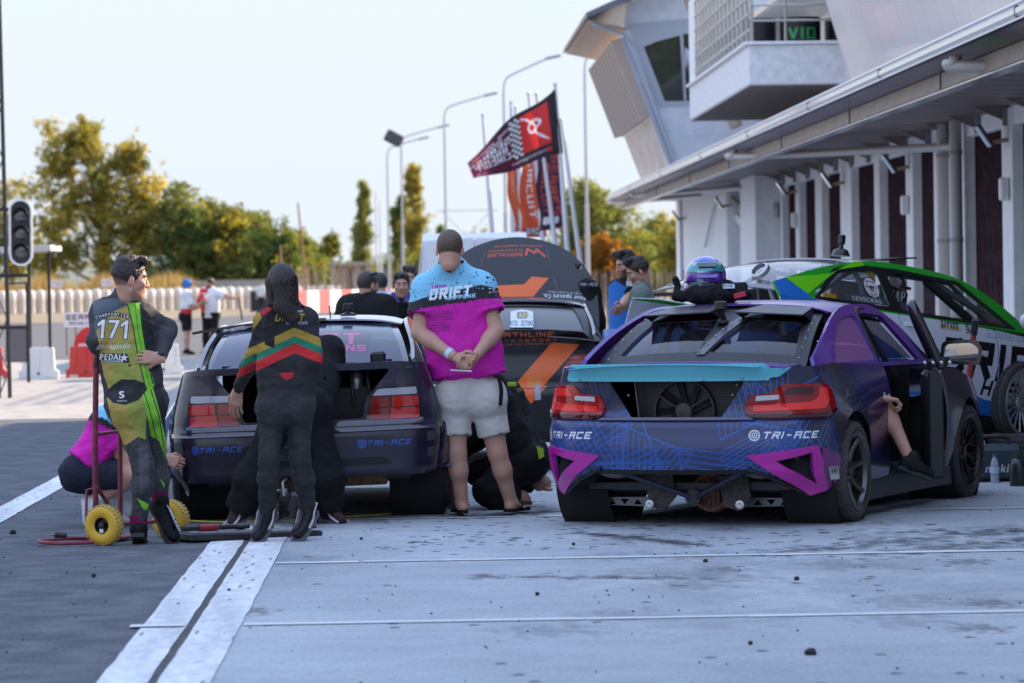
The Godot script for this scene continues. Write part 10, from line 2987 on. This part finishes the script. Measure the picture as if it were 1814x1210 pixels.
	add_child(g)
	# plate leaning by the right wheel of the old coupe
	var c:=thing("wheel_plate","grey slotted plate leaning against the old coupe's right rear wheel","plate",Vector3(0.190,0.000,-26.166))
	obj("plate",MB.new().at(Vector3.ZERO,Basis(Vector3.UP,0.5)*Basis(Vector3.RIGHT,-0.12)).sheet(pv([-0.05,0,0.07,0,0.07,0.22,-0.05,0.20]),func(q): return Vector3(q.x,q.y,0),0.05,0.01,[pv([-0.02,0.16,0.0,0.16,0.0,0.19,-0.02,0.19]),pv([0.03,0.16,0.05,0.16,0.05,0.19,0.03,0.19])]),mottled("worn_grey_plastic",lin(0.05,0.05,0.052),lin(0.12,0.12,0.122),4.0,0.6,0.0,false),c)
	obj("foot",MB.new().at(Vector3(0.06,0.03,0.05),Basis(Vector3.BACK,-0.6)).box(Vector3.ZERO,Vector3(0.10,0.02,0.06),0.005),mat("dark_foot",0.02,0.018,0.017,0.6),c)
	# upright red jack handle by the white car
	var jh:=thing("jack_handle","long red jack handle with black grip standing before the white coupe's door","jack handle",Vector3(3.911,-0.014,-28.517))
	jh.position.y=0.0
	var top: Vector3=Vector3(3.978,1.075,-28.315)-jh.position
	var low: Vector3=Vector3(3.927,0.448,-28.517)-jh.position
	obj("rod",MB.new().tube([Vector3(-0.02,0.05,0.0),low,top],0.021,12),mat("handle_red",0.36,0.03,0.035,0.45),jh)
	obj("grip",MB.new().tube([top,top+(top-low).normalized()*0.11],0.027,12),blk,jh)
	for s2 in [-1.0,1.0]:
		obj("jack_side",MB.new().bar(Vector3(s2*0.1,0.08,-0.4),Vector3(s2*0.1,0.10,0.15),0.015,0.12),mat("handle_red"),jh)
		obj("castor",MB.new().at(Vector3(s2*0.13,0.04,0.1),Basis(Vector3.BACK,PI/2)).lathe([Vector2(0,-0.015),Vector2(0.04,-0.015),Vector2(0.04,0.015),Vector2(0,0.015)],16),blk,jh)
	# power tool case,bottle,small jar at the far right
	var tc:=thing("tool_case","dark teal power tool case with white maker's lettering behind the water bottle","tool case",Vector3(4.084,0.000,-28.185)+Vector3(0.05,0,-0.35))
	var pr:=Print.new(512,256,lin(0.012,0.035,0.042))
	pr.text("makita",lay(Vector2(330,150),80,1.0,0.15),lin(0.5,0.52,0.54))
	obj("shell",MB.new().box(Vector3(0,0.14,0),Vector3(0.42,0.26,0.26),0.04),mat("case_teal",0.012,0.035,0.042,0.5),tc)
	obj("front_print",MB.new().quad(Vector3(-0.17,0.03,0.133),Vector3(0.17,0.03,0.133),Vector3(0.17,0.20,0.133),Vector3(-0.17,0.20,0.133)),printed("case_print",pr.done(),0.5),tc)
	obj("carry_handle",MB.new().tube(curve([Vector3(-0.12,0.26,0),Vector3(-0.1,0.32,0),Vector3(0.1,0.32,0),Vector3(0.12,0.26,0)],4),0.016,8),blk,tc)
	obj("latch",MB.new().box(Vector3(-0.12,0.22,0.13),Vector3(0.06,0.05,0.02),0.005),blk,tc)
	obj("air_hose",MB.new().tube(curve([Vector3(-0.45,0.02,0.05),Vector3(-0.36,0.12,0.1),Vector3(-0.28,0.24,0.02),Vector3(-0.2,0.28,-0.05)],5),0.02,8),blk,tc)
	var bt:=thing("water_bottle","clear plastic water bottle with pale blue label standing on the concrete","bottle",Vector3(4.107,0.000,-28.257))
	var bp:=[Vector2(0.0,0.002),Vector2(0.026,0.0),Vector2(0.031,0.008),Vector2(0.031,0.05),Vector2(0.029,0.055),Vector2(0.031,0.06),Vector2(0.031,0.12),Vector2(0.029,0.125),Vector2(0.03,0.13),Vector2(0.028,0.15),Vector2(0.018,0.178),Vector2(0.0125,0.188),Vector2(0.0125,0.2)]
	obj("shell",MB.new().lathe(bp,20),glass("bottle_plastic",0.6,0.68,0.75,0.35),bt)
	obj("water",MB.new().lathe([Vector2(0,0.004),Vector2(0.028,0.004),Vector2(0.028,0.14),Vector2(0,0.14)],16),glass("bottle_water",0.4,0.5,0.56,0.45),bt)
	obj("cap",MB.new().lathe([Vector2(0.014,0.195),Vector2(0.015,0.197),Vector2(0.015,0.212),Vector2(0,0.214)],14),mat("cap_navy",0.05,0.07,0.2,0.4),bt)
	obj("wrap_label",MB.new().lathe([Vector2(0.0316,0.075),Vector2(0.0316,0.118)],20),mat("label_pale_blue",0.45,0.55,0.68,0.4),bt)
	var dr:=thing("fluid_can","dark ribbed fluid can cut by the right frame edge","can",Vector3(4.216,0.000,-27.827))
	obj("body",MB.new().lathe([Vector2(0,0),Vector2(0.065,0),Vector2(0.068,0.02),Vector2(0.066,0.05),Vector2(0.068,0.07),Vector2(0.066,0.1),Vector2(0.068,0.16),Vector2(0.05,0.19),Vector2(0.02,0.2),Vector2(0.02,0.22),Vector2(0,0.22)],20),mat("can_dark",0.014,0.018,0.018,0.35),dr)
	obj("lid",MB.new().lathe([Vector2(0.024,0.21),Vector2(0.024,0.235),Vector2(0,0.236)],14),blk,dr)
func build_spare_wheel():
	# loose wheels by the raised car: one on its side as a base,one standing on it
	var lowp: Vector3=Vector3(4.559,0.000,-30.247) 
	var a:=thing("spare_wheel","loose tyre lying flat under the silver wheel at the right edge","wheel",Vector3(4.72,0,-30.6))
	var w0:=wheel(a,Vector3(0,0.14,0),1.0,0.315,0.25,0.245,10,mat("rim_dark"),2)
	w0.basis=Basis.IDENTITY
	var b:=thing("spare_wheel","silver multi-spoke wheel standing upright before the white coupe's door","wheel",Vector3(4.675,0.494,-30.900))
	var w1:=wheel(b,Vector3.ZERO,1.0,0.318,0.215,0.265,20,mat("rim_silver",0.42,0.41,0.42,0.3,0.7),1)
	w1.basis=Basis(Vector3.UP,deg_to_rad(42))*Basis(Vector3.RIGHT,PI/2)
	obj("wheel_ring",MB.new().at(Vector3.ZERO,w1.basis).lathe([Vector2(0.236,0.075),Vector2(0.25,0.10),Vector2(0.266,0.112),Vector2(0.268,0.10)],40),mat("rim_silver"),b)
